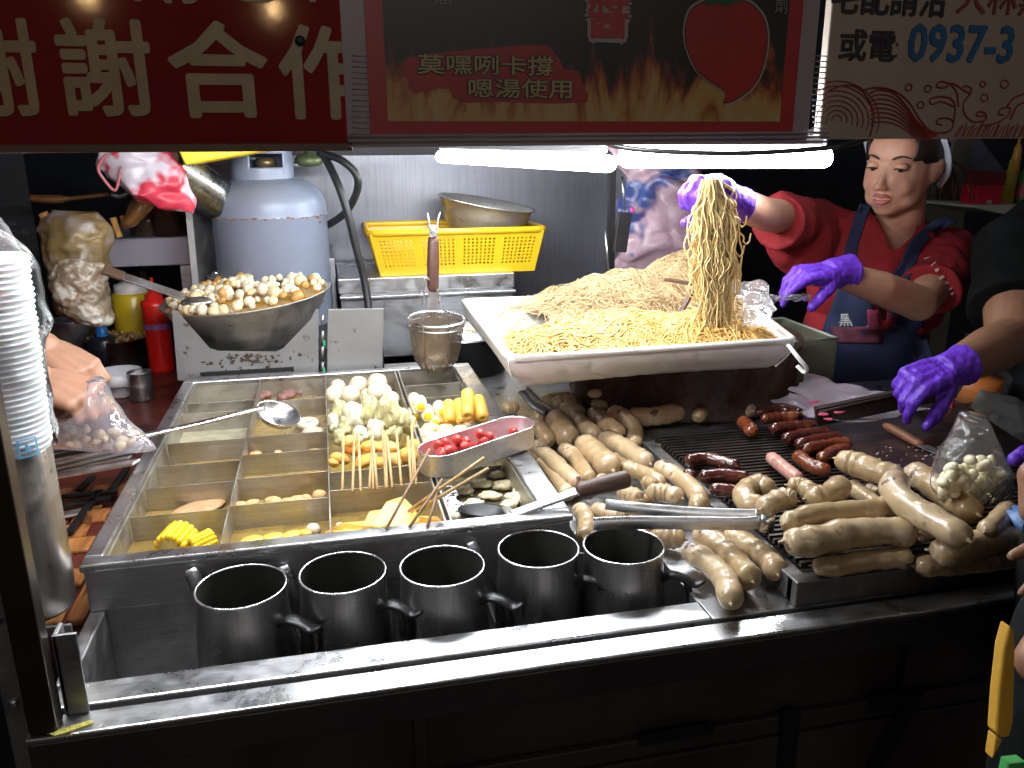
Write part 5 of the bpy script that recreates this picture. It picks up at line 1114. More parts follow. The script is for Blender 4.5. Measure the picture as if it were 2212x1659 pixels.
# ================================================================ grill, tray frame
gl = thing('grill', (.9, 1.1, .9), 'flat charcoal grill with dark bars inside a steel frame', 'grill')
gx0, gx1, gy0, gy1 = .536, 1.30, .762, 1.335
FR = steel('grill_frame_steel', (.28,.28,.28), .35, gth=.5, grime=.7)
fw = .022
b = MB(); b.box((gx0, gy0+.045, .8990), (gx0+fw, gy1, .932)); b.build('frame_side', FR, gl, smooth=False, bevel=.0015)
b = MB(); b.box((gx0, .797, .8990), (gx1, .797+fw, .9325)); b.build('frame_side', FR, gl, smooth=False, bevel=.0015)
b = MB(); b.box((gx0+fw+.0005, gy1-fw, .8990), (gx1, gy1-.0005, .932)); b.build('frame_side', FR, gl, smooth=False, bevel=.0015)
b = MB(); b.box((gx0+fw, .82, .8990), (gx1, gy1-fw, .902)); b.build('grill_bed', mat('charcoal_bed', (.02,.014,.012), .9, var=.6, vs=40), gl, smooth=False)
barm = mat('grill_bar_metal', (.07,.06,.055), .35, .7, var=.5, vs=30, spots=((.16,.05,.02), 16, .64, .06))
for k in range(40):
    y = .83+.0128*k
    if y > gy1-fw-.004: break
    tl = -.04; xa, xb = gx0+fw+.001, 1.28
    b = MB(); b.bar((xa, y, .938), (xb, y+tl*(xb-xa)*.5, .938), .0052, .006); b.build('grill_bar', barm, gl, smooth=False)
b = MB(); b.box((.80, 1.05, .9422), (1.29, 1.33, .9475)); b.build('griddle_plate', mat('sooty_griddle', (.022,.015,.015), .4, .3, var=.6, vs=30, bs=.3, spots=((.14,.10,.10), 60, .7, .03)), gl, smooth=False, bevel=.001)
# tongs lying over the mugs and sausages
tg = thing('tongs', AZ(1450, 1120, .955), 'long steel tongs lying across the rice sausages behind the mugs', 'tongs')
hx = AZ(1658, 1125, .965)
def strap(pts, zs, w0, h, name):
    P = [AZ(x, y, z) for (x, y), z in zip(pts, zs)]; P = catmull(P, 24); b = MB()
    for s_ in (-1, 1): pass
    vs = []; fs = []
    for i, p in enumerate(P):
        vs += [p+V(0,0,h/2), p+V(0,0,-h/2)]
    for i in range(len(P)-1): fs.append((2*i, 2*i+1, 2*i+3, 2*i+2))
    b.add(vs, fs); o = b.build(name, MATS['satin_utensil'], tg); q = o.modifiers.new('so', 'SOLIDIFY'); q.thickness = w0; q.offset = 0; return o
strap([(1308,1088),(1380,1098),(1500,1108),(1600,1112),(1640,1112)], [.972]*5, .003, .016, 'tong_arm')
strap([(1282,1132),(1360,1129),(1500,1130),(1600,1131),(1640,1128)], [.968]*5, .003, .018, 'tong_arm')
b = MB(); vs = []; fs = []; c = AZ(1652, 1122, .969)
for k in range(24):
    a = R_(-150+300*k/23); p = c+V(math.cos(a)*.0125, math.sin(a)*.014, 0); vs += [p+V(0,0,.011), p+V(0,0,-.013)]
    if k: fs.append((2*k-2, 2*k-1, 2*k+1, 2*k))
b.add(vs, fs); o = b.build('tong_spring', CHR, tg); q = o.modifiers.new('so', 'SOLIDIFY'); q.thickness = .002
b = MB()
for k in range(16): p = AZ(1284+5*k, 1122-.3*k, .981); b.ell(p, (.0015,.0015,.0025), 6, 4)
b.build('tong_teeth', CHR, tg, kind='stuff')
# low pot and skirt under the noodle tray
up = thing('low_cooking_pot', (.78, 1.62, .9), 'stained wide cooking pot under the noodle tray', 'pot')
b = MB(); b.lathe([(0,.9),(.245,.9),(.255,.91),(.26,1.03),(.265,1.035)], (.78, 1.70, 0), 56); b.build('pot_body', steel('stained_pot', (.26,.22,.20), .38, gcol=(.12,.05,.02), gth=.42, grime=.9), up)
b = MB(); a = AZ(1130, 862, .93); b.tube(catmull([AZ(1128,846,.96), AZ(1150,872,.945), AZ(1180,892,.93)], 12), .010, 8, flat=.4); b.tube(catmull([AZ(1140,840,.965), AZ(1165,866,.95), AZ(1192,884,.935)], 12), .004, 8); b.build('pot_handle', STD, up)
lumps('rice_sausage', 'dim rice sausage stored inside the stained cooking pot', 'rice sausage', None, [(1285,850,16,10,.985)], [sgm[2]], .985, 33, .1)

# ================================================================ noodle tray
ZT = 1.10
nt_ = thing('noodle_tray', AZ(1350, 760, 1.06), 'large tray wrapped in white plastic film and piled with noodles', 'tray')
A, B, Cc, Dd = AZ(1100, 775, ZT), AZ(1716, 735, ZT), V(.965, 1.83, ZT), AZ(1000, 650, ZT)
wpl = mat('white_liner', (.74,.73,.70), .32, var=.05, vs=4, bs=.5, bsc=8, bd=.004, spots=((.62,.54,.38), 10, .66, .12))
def wallf(P0, P1, drop, inset, wr=0, seed=0):
    def f(u, v):
        p = P0.lerp(P1, u); cen = (A+B+Cc+Dd)/4; d = (cen-p); d.z = 0; d.normalize()
        w_ = .006*(1-abs(math.sin((u*30-v*4.2)*1.0+2.5*noise.noise(V(u*5, v*2, seed)))))*(v**.5)*(wr*(1-.7*u)) if wr else 0
        return p+V(0,0,-drop*v)+d*(inset*v*v+w_)
    return f
b = MB(); b.grid(wallf(A, B, .058, .045, 1, 1), 260, 12); b.grid(wallf(Dd, A, .062, .03, .5, 2), 60, 8); b.grid(wallf(B, Cc, .055, .03, .4, 3), 60, 8); b.grid(wallf(Cc, Dd, .055, .03, .2, 4), 30, 4)
o = b.build('liner_skirt', wpl, nt_); q = o.modifiers.new('so', 'SOLIDIFY'); q.thickness = .0015
b = MB(); edge = [A, B, Cc, Dd]; pts = []
for k in range(4):
    a, c = edge[k], edge[(k+1) % 4]; pts += [a.lerp(c, q) for q in (.02,.3,.6,.98)]
b.tube([p+V(0,0,.0) for p in pts], .006, 8, closed=True); b.build('tray_edge', wpl, nt_)
def bil(u, v): return A.lerp(B, u).lerp(Dd.lerp(Cc, u), v)
b = MB(); b.grid(lambda u, v: bil(u, v)+V(0,0,-.022*min(1, 12*min(u, 1-u, v, 1-v)))+V(0,0,.003*noise.noise(bil(u, v)*18)), 50, 40); b.build('liner_floor', wpl, nt_)
b = MB(); b.box((.36, 1.42, 1.036), (.80, 1.80, 1.0365)); b.build('tray_bottom', STD, nt_, smooth=False)
b = MB()
b.tube(catmull([AZ(1700,742,1.095), AZ(1722,770,1.08), AZ(1742,795,1.06), AZ(1738,805,1.05), AZ(1722,790,1.06)], 20), .005, 8, flat=.5); b.build('liner_knot', wpl, nt_)
# heaps: height functions in tray coordinates
def gauss(p, c, sx, sy, h): return h*math.exp(-((p.x-c.x)/sx)**2-((p.y-c.y)/sy)**2)
N1, N2, N3 = AZ(1340, 712, 1.11), AZ(1500, 700, 1.12), AZ(1210, 735, 1.1)
def hn(p): return ZT-.02+max(gauss(p, N1, .19, .10, .062), gauss(p, N2, .13, .10, .060), gauss(p, N3, .12, .07, .04))*edgef(p)+.007*noise.noise(p*30)*edgef(p)
W1, W2 = V(.62, 1.68, 0), V(.80, 1.74, 0)
def hw(p): return ZT-.02+max(gauss(p, W1, .17, .10, .085), gauss(p, W2, .16, .10, .105), gauss(p, V(.48,1.66,0), .10, .09, .035))+(.016*(1-2*abs(noise.noise(p*11+V(3,1,0))))+.010*noise.noise(p*26))*min(1, edgef(p))
def edgef(p):
    e = min(p.y-A.y-.004, p.x-A.x-.01, 1.86-p.y); return max(0, min(1, e/.055))**.7
def onT(p, m=.02):
    return A.y+m < p.y < 1.86-m and p.x > A.x+m+.0 and p.x < B.x-m+(p.y-A.y)*.26
def heap(fn, name, m, m_base, n, r, L, lab, cen, sx, sy, sides=5, curl=1.0, seg=26, seed=1, lift=.0, cutoff=.006):
    t = thing(name, (cen.x, cen.y, ZT-.02), lab, 'noodles'); random.seed(seed)
    x0, x1, y0, y1 = cen.x-sx*2.2, cen.x+sx*2.2, cen.y-sy*2.2, cen.y+sy*2.2
    b = MB()
    def gf(u, v):
        p = V(x0+(x1-x0)*u, y0+(y1-y0)*v, 0); return V(p.x, p.y, fn(p)-.005)
    g = 60; P = [gf(i/(g-1), j/(g-1)) for j in range(g) for i in range(g)]
    F = [(j*g+i, j*g+i+1, (j+1)*g+i+1, (j+1)*g+i) for j in range(g-1) for i in range(g-1) if fn(P[j*g+i])-(ZT-.02) > cutoff and onT(P[j*g+i], .012)]
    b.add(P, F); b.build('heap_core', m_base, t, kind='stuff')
    b = MB(); made = 0
    while made < n:
        p = V(random.gauss(cen.x, sx), random.gauss(cen.y, sy), 0)
        hh = fn(p)-(ZT-.02)
        if hh < cutoff or not onT(p): continue
        a = random.uniform(0, 6.28); pts = []; ph = random.uniform(0, 9); zz = random.uniform(-.003, .004+lift)
        for k in range(seg):
            a += random.gauss(0, .14*curl)+.30*curl*math.sin(ph)+.12*math.sin(ph+k*.5); p = p+V(math.cos(a), math.sin(a), 0)*(L/seg)
            if not onT(p, .022): a += 2.2; 
            pts.append(V(p.x, p.y, max(fn(p), ZT-.0175)+zz+.0025*math.sin(ph+k*.4)))
        b.tube(pts, r, sides, cap=False); made += 1
    b.build('noodle_strands', m, t, kind='stuff'); return t
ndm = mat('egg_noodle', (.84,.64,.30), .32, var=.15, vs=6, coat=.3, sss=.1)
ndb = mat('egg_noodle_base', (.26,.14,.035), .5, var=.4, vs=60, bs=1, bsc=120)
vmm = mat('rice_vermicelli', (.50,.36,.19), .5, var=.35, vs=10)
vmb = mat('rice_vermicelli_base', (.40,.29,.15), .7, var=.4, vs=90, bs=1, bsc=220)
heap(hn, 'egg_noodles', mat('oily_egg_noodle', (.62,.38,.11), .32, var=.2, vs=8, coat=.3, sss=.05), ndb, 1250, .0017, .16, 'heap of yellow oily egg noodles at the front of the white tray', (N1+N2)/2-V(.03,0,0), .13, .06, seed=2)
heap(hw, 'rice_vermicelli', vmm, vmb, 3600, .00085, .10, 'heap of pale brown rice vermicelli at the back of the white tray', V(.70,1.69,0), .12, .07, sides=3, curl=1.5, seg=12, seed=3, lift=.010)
# wooden tongs stuck in the noodles
t = thing('noodle_tongs', AZ(1480, 680, 1.15), 'dark wooden serving tongs stuck in the noodles', 'tongs')
b = MB(); b.bar(AD(1462, 690, 1.62), AD(1505, 612, 1.62), .012, .006); b.build('tong_arm', WOODH, t, smooth=False, bevel=.001)
b = MB(); b.bar(AD(1440, 604, 1.70), AD(1500, 614, 1.62), .012, .006); b.build('tong_arm', WOODH, t, smooth=False, bevel=.001)
b = MB(); b.bar(AD(1585, 690, 1.62), AD(1566, 650, 1.64), .010, .006); b.build('tong_tip', WOODH, t, smooth=False, bevel=.001)
# hanging noodles
hnz = thing('hanging_noodles', AY(1545, 745, 1.38), 'thick hank of yellow noodles hanging from the raised purple glove', 'noodles'); random.seed(4)
b = MB(); HY = 1.385
for k in range(330):
    ph = random.uniform(0, 6.28); u0 = random.gauss(0, .42); u0 = max(-1, min(1, u0)); dp_ = random.uniform(-1, 1)
    yb = random.choice([random.uniform(560,640), random.uniform(650,750), random.uniform(690,752)]) if k % 4 else random.uniform(480,600)
    seg = 26; pts = []; off = random.uniform(0, 10); loop = (k % 6 == 0)
    for s_ in range(seg):
        f = s_/(seg-1); y = 388+(yb-388)*f+ (6*math.sin(ph) if s_ else 0)
        cxp = 1538+6*math.sin(f*3)+6*f; hwid = 37+12*math.sin(min(1, (y-398)/200)*2.2) - (10 if y > 640 else 0)
        if y < 440: hwid = 20+ (y-388)*.36
        if 560 < y < 600: hwid += 4
        am = min(1, f*4); x = cxp+u0*hwid*(1+.12*noise.noise(V(f*4, u0*2, 9)))+am*(11*noise.noise(V(f*7, off, 1))*(1+.5*f)+ (15*math.sin(f*9+ph) if loop else 3.5*math.sin(f*(5+off)+ph)))
        Y = HY-.022*dp_*math.sqrt(max(0, 1-u0*u0*.8))+.004*noise.noise(V(f*4, off, 5)); pts.append(AY(x, y, Y-.03*0))
    if loop:  # hooked ends
        e = pts[-1]; pts += [e+V(.006,0,-.006), e+V(.012,-.001,-.001), e+V(.013,-.002,.014)]
    b.tube(pts, .00165, 5, cap=False)
b.build('noodle_strands', ndm, hnz, kind='stuff')

# ================================================================ printed bag, scale and clutter in the middle
bagobj('printed_bag', 'large pinkish plastic bag with blue print hanging behind the noodles', 'bag', [(1330,1560,300),(1345,1500,345),(1348,1490,400),(1346,1530,470),(1350,1545,540),(1352,1550,620),(1350,1550,700)], 2.15, .06, mat('pink_film_bag', (.34,.23,.27), .3, var=.35, vs=7, bs=.9, bsc=16, spots=[((.045,.07,.22), 5.5, .56, .04), ((.35,.04,.07), 9, .70, .03)]), 15, crump=.03, fs=9)
t = thing('hanging_thermometer', AY(1340, 510, 1.95), 'black rectangular display hanging on the post beside the printed bag', 'display')
b = MB(); pts = [AY(1337,458,1.95), AY(1366,460,1.95), AY(1354,546,1.95), AY(1326,544,1.95)]; b.prism(pts[::-1], (0,.012,0)); b.build('display_body', BLK, t, smooth=False, bevel=.002)
t = thing('rear_post', AY(1328, 480, 2.1), 'dark upright post behind the tube ends', 'post')
b = MB(); b.bar(AY(1322, 350, 2.1), AY(1318, 640, 2.1), .016, .02, up=(0,1,0)); b.build('post_bar', DARKM, t, smooth=False)
b = MB(); b.tube([AY(1344,380,2.05), AY(1350,456,2.05)], .003, 6); b.tube([AY(1308,500,2.06), AY(1316,600,2.06)], .003, 6); b.build('post_wire', STR, t)
b = MB(); b.ell(AY(1366, 454, 1.94), (.006,.004,.007)); b.build('pink_clip', mat('pink_clip', (.6,.03,.2), .4), t)

# items to the right: cutting board, plastic, knife, garlic, boxes
t = thing('cutting_board', AZ(1860, 930, .93), 'wooden cutting board with a worn pale edge under the plastic bags', 'board')
b = MB(); pts = [AZ(1700,1010,.950), AZ(1800,905,.950), AZ(2010,888,.950), AZ(2110,950,.950), AZ(1900,985,.950)]
pts = [AZ(x, y, .945) for x, y in ((1810,958),(1930,938),(2060,928),(2025,898),(1880,905),(1795,920))]
b.prism(pts, (0,0,-.028)); b.build('board', mat('pale_wood_board', (.42,.28,.13), .5, var=.3, vs=4, stretch=(1,12,4), bs=.3), t, smooth=False, bevel=.003)
t = thing('dark_chopping_tray', AZ(1960, 985, .945), 'dark greasy chopping tray with scraps behind the right pile', 'tray')
pts = [AZ(x, y, .9465) for x, y in ((1815,968),(1990,945),(2140,960),(2200,1040),(1990,1060),(1860,1010))]
b = MB(); b.prism(pts, (0,0,.005)); b.build('tray_plate', mat('greasy_dark', (.035,.018,.018), .3, var=.5, vs=30, bs=.3), t, smooth=False, bevel=.001)
random.seed(9); b = MB()
for k in range(40): b.ell(AZ(random.uniform(1880,2050), random.uniform(965,1010), .953), (random.uniform(.001,.003),)*2+(.001,), 5, 4)
b.build('scraps', mat('pale_scraps', (.4,.3,.25), .6), t, kind='stuff')
kn = thing('knife', AZ(1950, 950, .955), 'knife with a brown wooden handle lying on the dark tray', 'knife')
a, c, e = AZ(1912, 918, .962), AZ(1992, 962, .960), AZ(2050, 988, .958)
b = MB(); b.tube(catmull([a, a.lerp(c,.3), a.lerp(c,.7), c], 10), [.006,.0095,.0105,.0105,.010,.010,.010,.0095,.0095,.008], 10, flat=.7); b.build('handle', mat('knife_wood', (.20,.08,.04), .4, var=.35, vs=10), kn)
b = MB(); b.bar(c, e+(e-c)*.3, .018, .002); b.build('blade', STD, kn, smooth=False)
wf = film('white_bag_film', (.72,.66,.74), .14, .1, .52, bs=.8, bsc=20)
t = thing('plastic_bags', AZ(1850, 890, .96), 'crumpled white and pink plastic bags spread on the cutting board', 'plastic bag'); 
for i, (cs_, zz, sd_) in enumerate((([(1665,870),(1750,905),(1830,922),(2010,895),(1960,868),(1790,840)], .958, 1), ([(1700,850),(1790,880),(1900,885),(1960,870),(1830,835),(1740,815)], .968, 2))):
    P = [AZ(x, y, zz) for x, y in cs_]; cen = sum(P, Vector())/len(P)
    def f(u, v, P=P, cen=cen, sd_=sd_):
        k = u*len(P); i = int(k) % len(P); p = P[i].lerp(P[(i+1) % len(P)], k-int(k)); p = cen.lerp(p, v)
        return p+V(0,0,.014*(1-v))+noise.noise_vector(p*28+V(sd_*5,0,0))*.012+V(0,0,.006)
    b = MB(); b.grid(f, 54, 16, wrap=True); b.build('bag_sheet', wf, t)
b = MB(); 
for (x, y) in ((1765,880),(1778,895),(1760,868),(1815,890),(1790,905),(1850,880)): b.ell(AZ(x, y, .978), (.012,.006,.002), 8, 5)
b.jitter(.003, 90); b.build('red_print', mat('bag_pink_print', (.55,.08,.14), .4), t, kind='stuff')
GY = AZ(2103, 1085, .965).y
gb = bagobj('garlic_bag', 'clear knotted bag of peeled garlic cloves at the right', 'bag', [(2090,2122,893),(2099,2113,908),(2080,2124,938),(2055,2150,985),(2030,2172,1030),(2022,2182,1058),(2040,2165,1078),(2060,2150,1088)], GY, .04, film('garlic_film', (.9,.9,.88), .03, .08, .07, bs=.6, bsc=30, bl=.10), 20, crump=.006)
items = []; random.seed(14)
for k in range(95):
    x = random.uniform(2034, 2172); y = random.uniform(992, 1084)
    if abs(x-2103) > 30+(y-985)*.80: continue
    items.append((AY(x, y, GY+random.uniform(-.025,.015)), (.0105*random.uniform(.8,1.2), .0072, .0072), (random.random()*3, random.random()*3, random.random()*3)))
many('garlic_clove', 'peeled garlic clove inside the clear bag', 'garlic', 'peeled garlic cloves in the clear bag', items, [mat('garlic_white', (.90,.82,.58), .35, var=.1, vs=3, sss=.15)], 4, 10, 7)
ctm = film('clear_tub', (.85,.88,.85), .12, .08, .12, bs=.2, bsc=10)
t = thing('clear_tub', AZ(1760, 800, .98), 'cloudy clear plastic tub standing between the noodle tray and the woman', 'tub')
b = MB(); a0 = AY(1700, 735, 1.62); x0 = AY(1690,760,1.62).x; x1 = AY(1806,760,1.62).x; zt2 = AY(1750,735,1.62).z; z0_ = .90
b.box((x0, 1.62, z0_), (x1, 1.624, zt2)); b.box((x1-.004, 1.6245, z0_), (x1, 1.85, zt2)); b.box((x0, 1.6245, z0_), (x0+.004, 1.85, zt2)); b.box((x0, 1.851, z0_), (x1, 1.855, zt2)); b.build('tub_wall', mat('cloudy_tub', (.20,.22,.15), .25, var=.25, vs=5, alpha=.6), t, smooth=False)
b = MB(); b.tube([V(x0,1.62,zt2), V(x1,1.62,zt2), V(x1,1.855,zt2), V(x0,1.855,zt2)], .004, 6, closed=True); b.build('tub_rim', mat('cloudy_rim', (.45,.48,.42), .2), t)
b = MB(); b.grid(lambda u, v: V(x0+.01+(x1-x0-.02)*u, 1.63+.2*v, zt2-.03)+noise.noise_vector(V(u*6, v*6, 2))*.02, 16, 12); b.build('crumpled_film', scrap, t)
t = thing('clear_box', AZ(2190, 930, 1.0), 'clear plastic food box tipped at the right edge', 'box')
P = [AD(2137, 908, 1.45), AD(2158, 868, 1.5), AD(2240, 885, 1.5), AD(2260, 985, 1.42), AD(2200, 950, 1.42)]
b = MB(); b.prism(P, (0,.05,.01)); b.build('box_shell', film('box_film', (.8,.85,.8), .14, .06, .18, bs=.2), t, smooth=False, bevel=.003)
# far right background
t = thing('red_price_box', AY(2140, 420, 2.6), 'small red box with a dark red lid on a white shelf behind the woman', 'box'); 
b = MB(); a = AY(2108, 442, 2.6); c = AY(2168, 398, 2.6); b.box((a.x, 2.6, a.z), (c.x, 2.68, c.z)); b.build('box_body', mat('bright_red_box', (.45,.01,.03), .4), t, smooth=False, bevel=.002)
b = MB(); b.prism([AY(x, y, 2.598) for x, y in ((2114,400),(2126,368),(2176,374),(2170,400))], (0,.08,0)); b.build('box_lid', mat('dark_red_lid', (.14,.015,.012), .5), t, smooth=False)
b = MB(); P0 = AY(2132,440,2.597); b.box((P0.x,2.597,P0.z), (P0.x+.02,2.599,P0.z+.012)); b.build('box_label', mat('grey_label', (.3,.3,.32), .5), t, smooth=False)
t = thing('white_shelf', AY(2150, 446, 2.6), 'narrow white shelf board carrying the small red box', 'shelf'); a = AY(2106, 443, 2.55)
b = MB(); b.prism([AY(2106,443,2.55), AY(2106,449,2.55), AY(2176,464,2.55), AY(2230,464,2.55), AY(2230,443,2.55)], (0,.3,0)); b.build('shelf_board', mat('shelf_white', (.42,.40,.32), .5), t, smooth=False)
for i, (x, y, hx_, col, lb) in enumerate(((2160,395,20,(.55,.45,.03),'yellow bottle in the background right of the red box'),(2195,395,22,(.10,.30,.08),'green and red sauce bottle at the far right edge'),(2178,340,12,(.60,.30,.05),'orange jar high at the right background'))):
    B = AY(x+10, y+50, 2.7); t = thing('sauce_bottle', B, lb, 'bottle'); r = hx_*2.9/FOC*.8
    b = MB(); b.lathe([(0,0),(r,0),(r,.10),(r*.8,.12),(r*.35,.135),(r*.25,.17),(0,.172)], B, 16); b.build('bottle_body', mat('sauce_%d' % i, col, .3, var=.3, vs=10), t)
    if i == 1: b = MB(); b.lathe([(r*1.02,.03),(r*1.02,.08)], B, 16); b.build('bottle_label', mat('pink_label', (.5,.10,.10), .4), t)
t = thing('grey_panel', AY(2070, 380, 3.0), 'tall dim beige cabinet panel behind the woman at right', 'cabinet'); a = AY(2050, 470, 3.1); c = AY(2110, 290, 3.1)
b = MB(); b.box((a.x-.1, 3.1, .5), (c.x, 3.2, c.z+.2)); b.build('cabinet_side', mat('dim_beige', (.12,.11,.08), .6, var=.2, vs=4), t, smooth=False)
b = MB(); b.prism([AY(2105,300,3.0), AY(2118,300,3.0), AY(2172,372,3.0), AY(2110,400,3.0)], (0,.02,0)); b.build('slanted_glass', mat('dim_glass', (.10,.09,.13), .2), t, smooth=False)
# ================================================================ people
skin = mat('skin', (.56,.30,.20), .48, spots=((.50,.20,.15), 11, .50, .25), var=.10, vs=30, sss=.25, bs=.1, bsc=200)
skin2 = mat('skin_tanned', (.26,.13,.075), .45, var=.12, vs=26, sss=.2, bs=.25, bsc=120)
skin3 = mat('skin_pale', (.40,.22,.14), .42, var=.08, vs=26, sss=.25, bs=.2, bsc=120)
glv = mat('purple_nitrile', (.13,.034,.52), .38, var=.15, vs=40, bs=.9, bsc=38, bd=.006)
def chain(b, pts, rs, n=12):
    """tapered limb: overlapping balls and tubes to be merged by the remesh"""
    b.tube(pts, rs, n)
    b.ell(pts[0], rs[0], n, 8); b.ell(pts[-1], rs[-1], n, 8)
    for p, r in list(zip(pts, rs))[1:-1]: b.ell(p, r*1.0, n, 8)
def hand(b, W, d, n, side, L=.18, curl=((20,25,15),)*4, spread=5, thumb=(.35,.75,-.35), tcurl=20, puff=1.0, fl=1.0):
    """W wrist, d towards knuckles, n back of the hand, side +1/-1 picks where the thumb sits"""
    W, d, n = V(W), V(d).normalized(), V(n); n = (n-d*n.dot(d)).normalized(); s = n.cross(d)*side; k = L/.18
    offs = (.026, .009, -.009, -.025); lens = (.070, .078, .072, .056)
    for i in range(4):
        base = W+d*.018*k+s*offs[i]*.6*k; kn = W+d*(.088-.005*abs(i-1.2))*k+s*offs[i]*k+n*(.002 if i in (1, 2) else 0)*k
        b.tube([base, base.lerp(kn, .5), kn], [.0165*k*puff, .0150*k*puff, .0105*k*puff], 10); b.ell(kn, .0108*k*puff, 10, 7)
        a = R_(spread*(1.5-i)); fd = (d*math.cos(a)+s*math.sin(a)).normalized(); ax = fd.cross(n).normalized(); p = kn; r = .0088*k*puff*(.9 if i == 3 else 1)
        ang = 0
        for j, (fr, c) in enumerate(zip((.46,.30,.24), curl[i])):
            ang += c; q = Matrix.Rotation(-R_(ang), 3, ax) @ fd
            if q.dot(n) > .02 and ang > 3: q = Matrix.Rotation(R_(ang), 3, ax) @ fd
            p2 = p+q*lens[i]*k*fr*fl; r2 = r*(.93 if j < 2 else .78); b.tube([p, p2], [r, r2], 10); b.ell(p2, r2*1.03, 10, 7); p, r = p2, r2
    tb = W+d*.022*k+s*.022*k-n*.006*k; td = (d*thumb[0]+s*thumb[1]+n*thumb[2]).normalized(); p1 = tb+td*.040*k
    td2 = (td+d*math.sin(R_(tcurl))).normalized(); p2 = p1+td2*.030*k; td3 = (td2+d*math.sin(R_(tcurl))*.6).normalized(); p3 = p2+td3*.022*k
    chain(b, [W+d*.01*k, tb, p1, p2, p3], [.016*k*puff, .0155*k*puff, .0115*k*puff, .0100*k*puff, .0078*k*puff], 10)
    b.ell(W+d*.045*k-n*.004*k, (.02*k,)*3, 12, 8)
    return s
def cuffed(b, W, d, r0, r1, L): b.tube([W-d*L, W-d*L*.5, W, W+d*.02], [r1, r0*1.02, r0*.95, r0*.85], 16)

# ---- the woman
wo = thing('person', AD(1930, 900, 2.1), 'woman in a red T-shirt, navy apron and white headscarf holding up noodles with purple gloves', 'person')
wo.location = V(wo.location.x, wo.location.y, 0); WL[wo.name] = wo.location.copy()
HC = AD(1950, 352, 1.98); toC = (EYE-HC); toC.z = 0; toC.normalize()
A_ = R_(33); fy = (toC*math.cos(A_) - Vector((RT.x, RT.y, 0)).normalized()*math.sin(A_)).normalized(); fy = (fy+V(0,0,-.10)).normalized()
fz = (V(0,0,1)+fy*.10).normalized(); fz = (fz-fy*fz.dot(fy)); fz = (fz+Vector((RT.x,RT.y,0))*.06).normalized(); fx = fy.cross(fz).normalized(); HS = 1.07
HR = Matrix((fx, fy, fz)).transposed()
def H(x, y, z): return HC+(fx*x+fy*y+fz*z)*HS
def he(b, c, r, nu=20, nv=14): b.ell(H(*c), tuple(q*HS for q in r), nu, nv, rot=HR)
SRp, SLp = AD(1762, 486, 2.08), AD(2048, 548, 2.10); NB = AD(1935, 512, 2.10); CH = AD(1905, 640, 2.08); WAI = AD(1920, 860, 2.12)
elR, wrR = AD(1652, 463, 1.78), AD(1578, 432, 1.54)
elL, wrL = AD(1985, 655, 1.86), AD(1800, 590, 1.72)
b = MB()
he(b, (0,-.015,.035), (.074,.092,.088)); he(b, (0,.012,-.020), (.0705,.075,.088)); he(b, (0,.026,-.066), (.049,.050,.044)); he(b, (0,.050,-.088), (.028,.024,.020))
for s_ in (-1, 1):
    he(b, (.033*s_,.048,-.034), (.026,.026,.030)); he(b, (.034*s_,.026,-.066), (.026,.034,.028)); he(b, (.073*s_,-.004,-.014), (.007,.017,.028)); he(b, (.079*s_,-.012,-.008), (.006,.014,.024))
    he(b, (.0105*s_,.0905,-.040), (.0075,.0080,.0062))
he(b, (0,.044,.034), (.058,.042,.048))
b.tube([H(0,.074,.006), H(0,.083,-.014), H(0,.093,-.032)], [.0075*HS,.0090*HS,.0105*HS], 12); he(b, (0,.0955,-.035), (.0108,.0100,.0090))
b.tube([H(-.020,.072,-.062), H(0,.078,-.060), H(.020,.072,-.062)], [.008*HS,.011*HS,.008*HS], 10); b.tube([H(-.018,.069,-.074), H(0,.075,-.076), H(.018,.069,-.074)], [.007*HS,.010*HS,.007*HS], 10)
head = remesh(b, .0028, 9, .5)
INV = HR.transposed()
for i, v in enumerate(head.v):
    q = INV @ (v-HC)/HS
    for s_ in (-1, 1):
        d2 = ((q.x-.031*s_)/.019)**2+((q.z-.000)/.011)**2
        if q.y > .03: q.y -= .0085*math.exp(-d2)
        d3 = ((q.x-.008*s_)/.004)**2+((q.z+.0445)/.003)**2+((q.y-.093)/.009)**2
        q.z += .0035*math.exp(-d3)
    if q.y > .05: q.y -= .0055*math.exp(-((q.x/.016)**2+((q.z+.0672)/.0042)**2))
    head.v[i] = HC+(fx*q.x+fy*q.y+fz*q.z)*HS
nk = MB(); chain(nk, [H(0,-.015,-.055), H(0,-.03,-.12), NB+V(0,0,-.01), NB+V(0,.01,-.09)], [.054,.054,.062,.080], 20)
nk.ell(CH+V(0,.035,.04), (.145,.082,.16), 24, 16); nk.tube([SRp, NB+V(0,.01,-.03), SLp], [.036,.052,.036], 16)
chain(nk, [SRp, AD(1690, 468, 1.93), elR, AD(1612, 446, 1.64), wrR], [.040,.040,.036,.032,.026], 16)
chain(nk, [SLp, AD(2022, 610, 1.98), elL, AD(1900, 622, 1.78), wrL], [.040,.043,.041,.037,.026], 16)
nk.v += []; base_n = len(nk.v)
nk.add(head.v, head.f)
body = remesh(nk, .0036, 3, .5)
body.build('body', skin, wo)
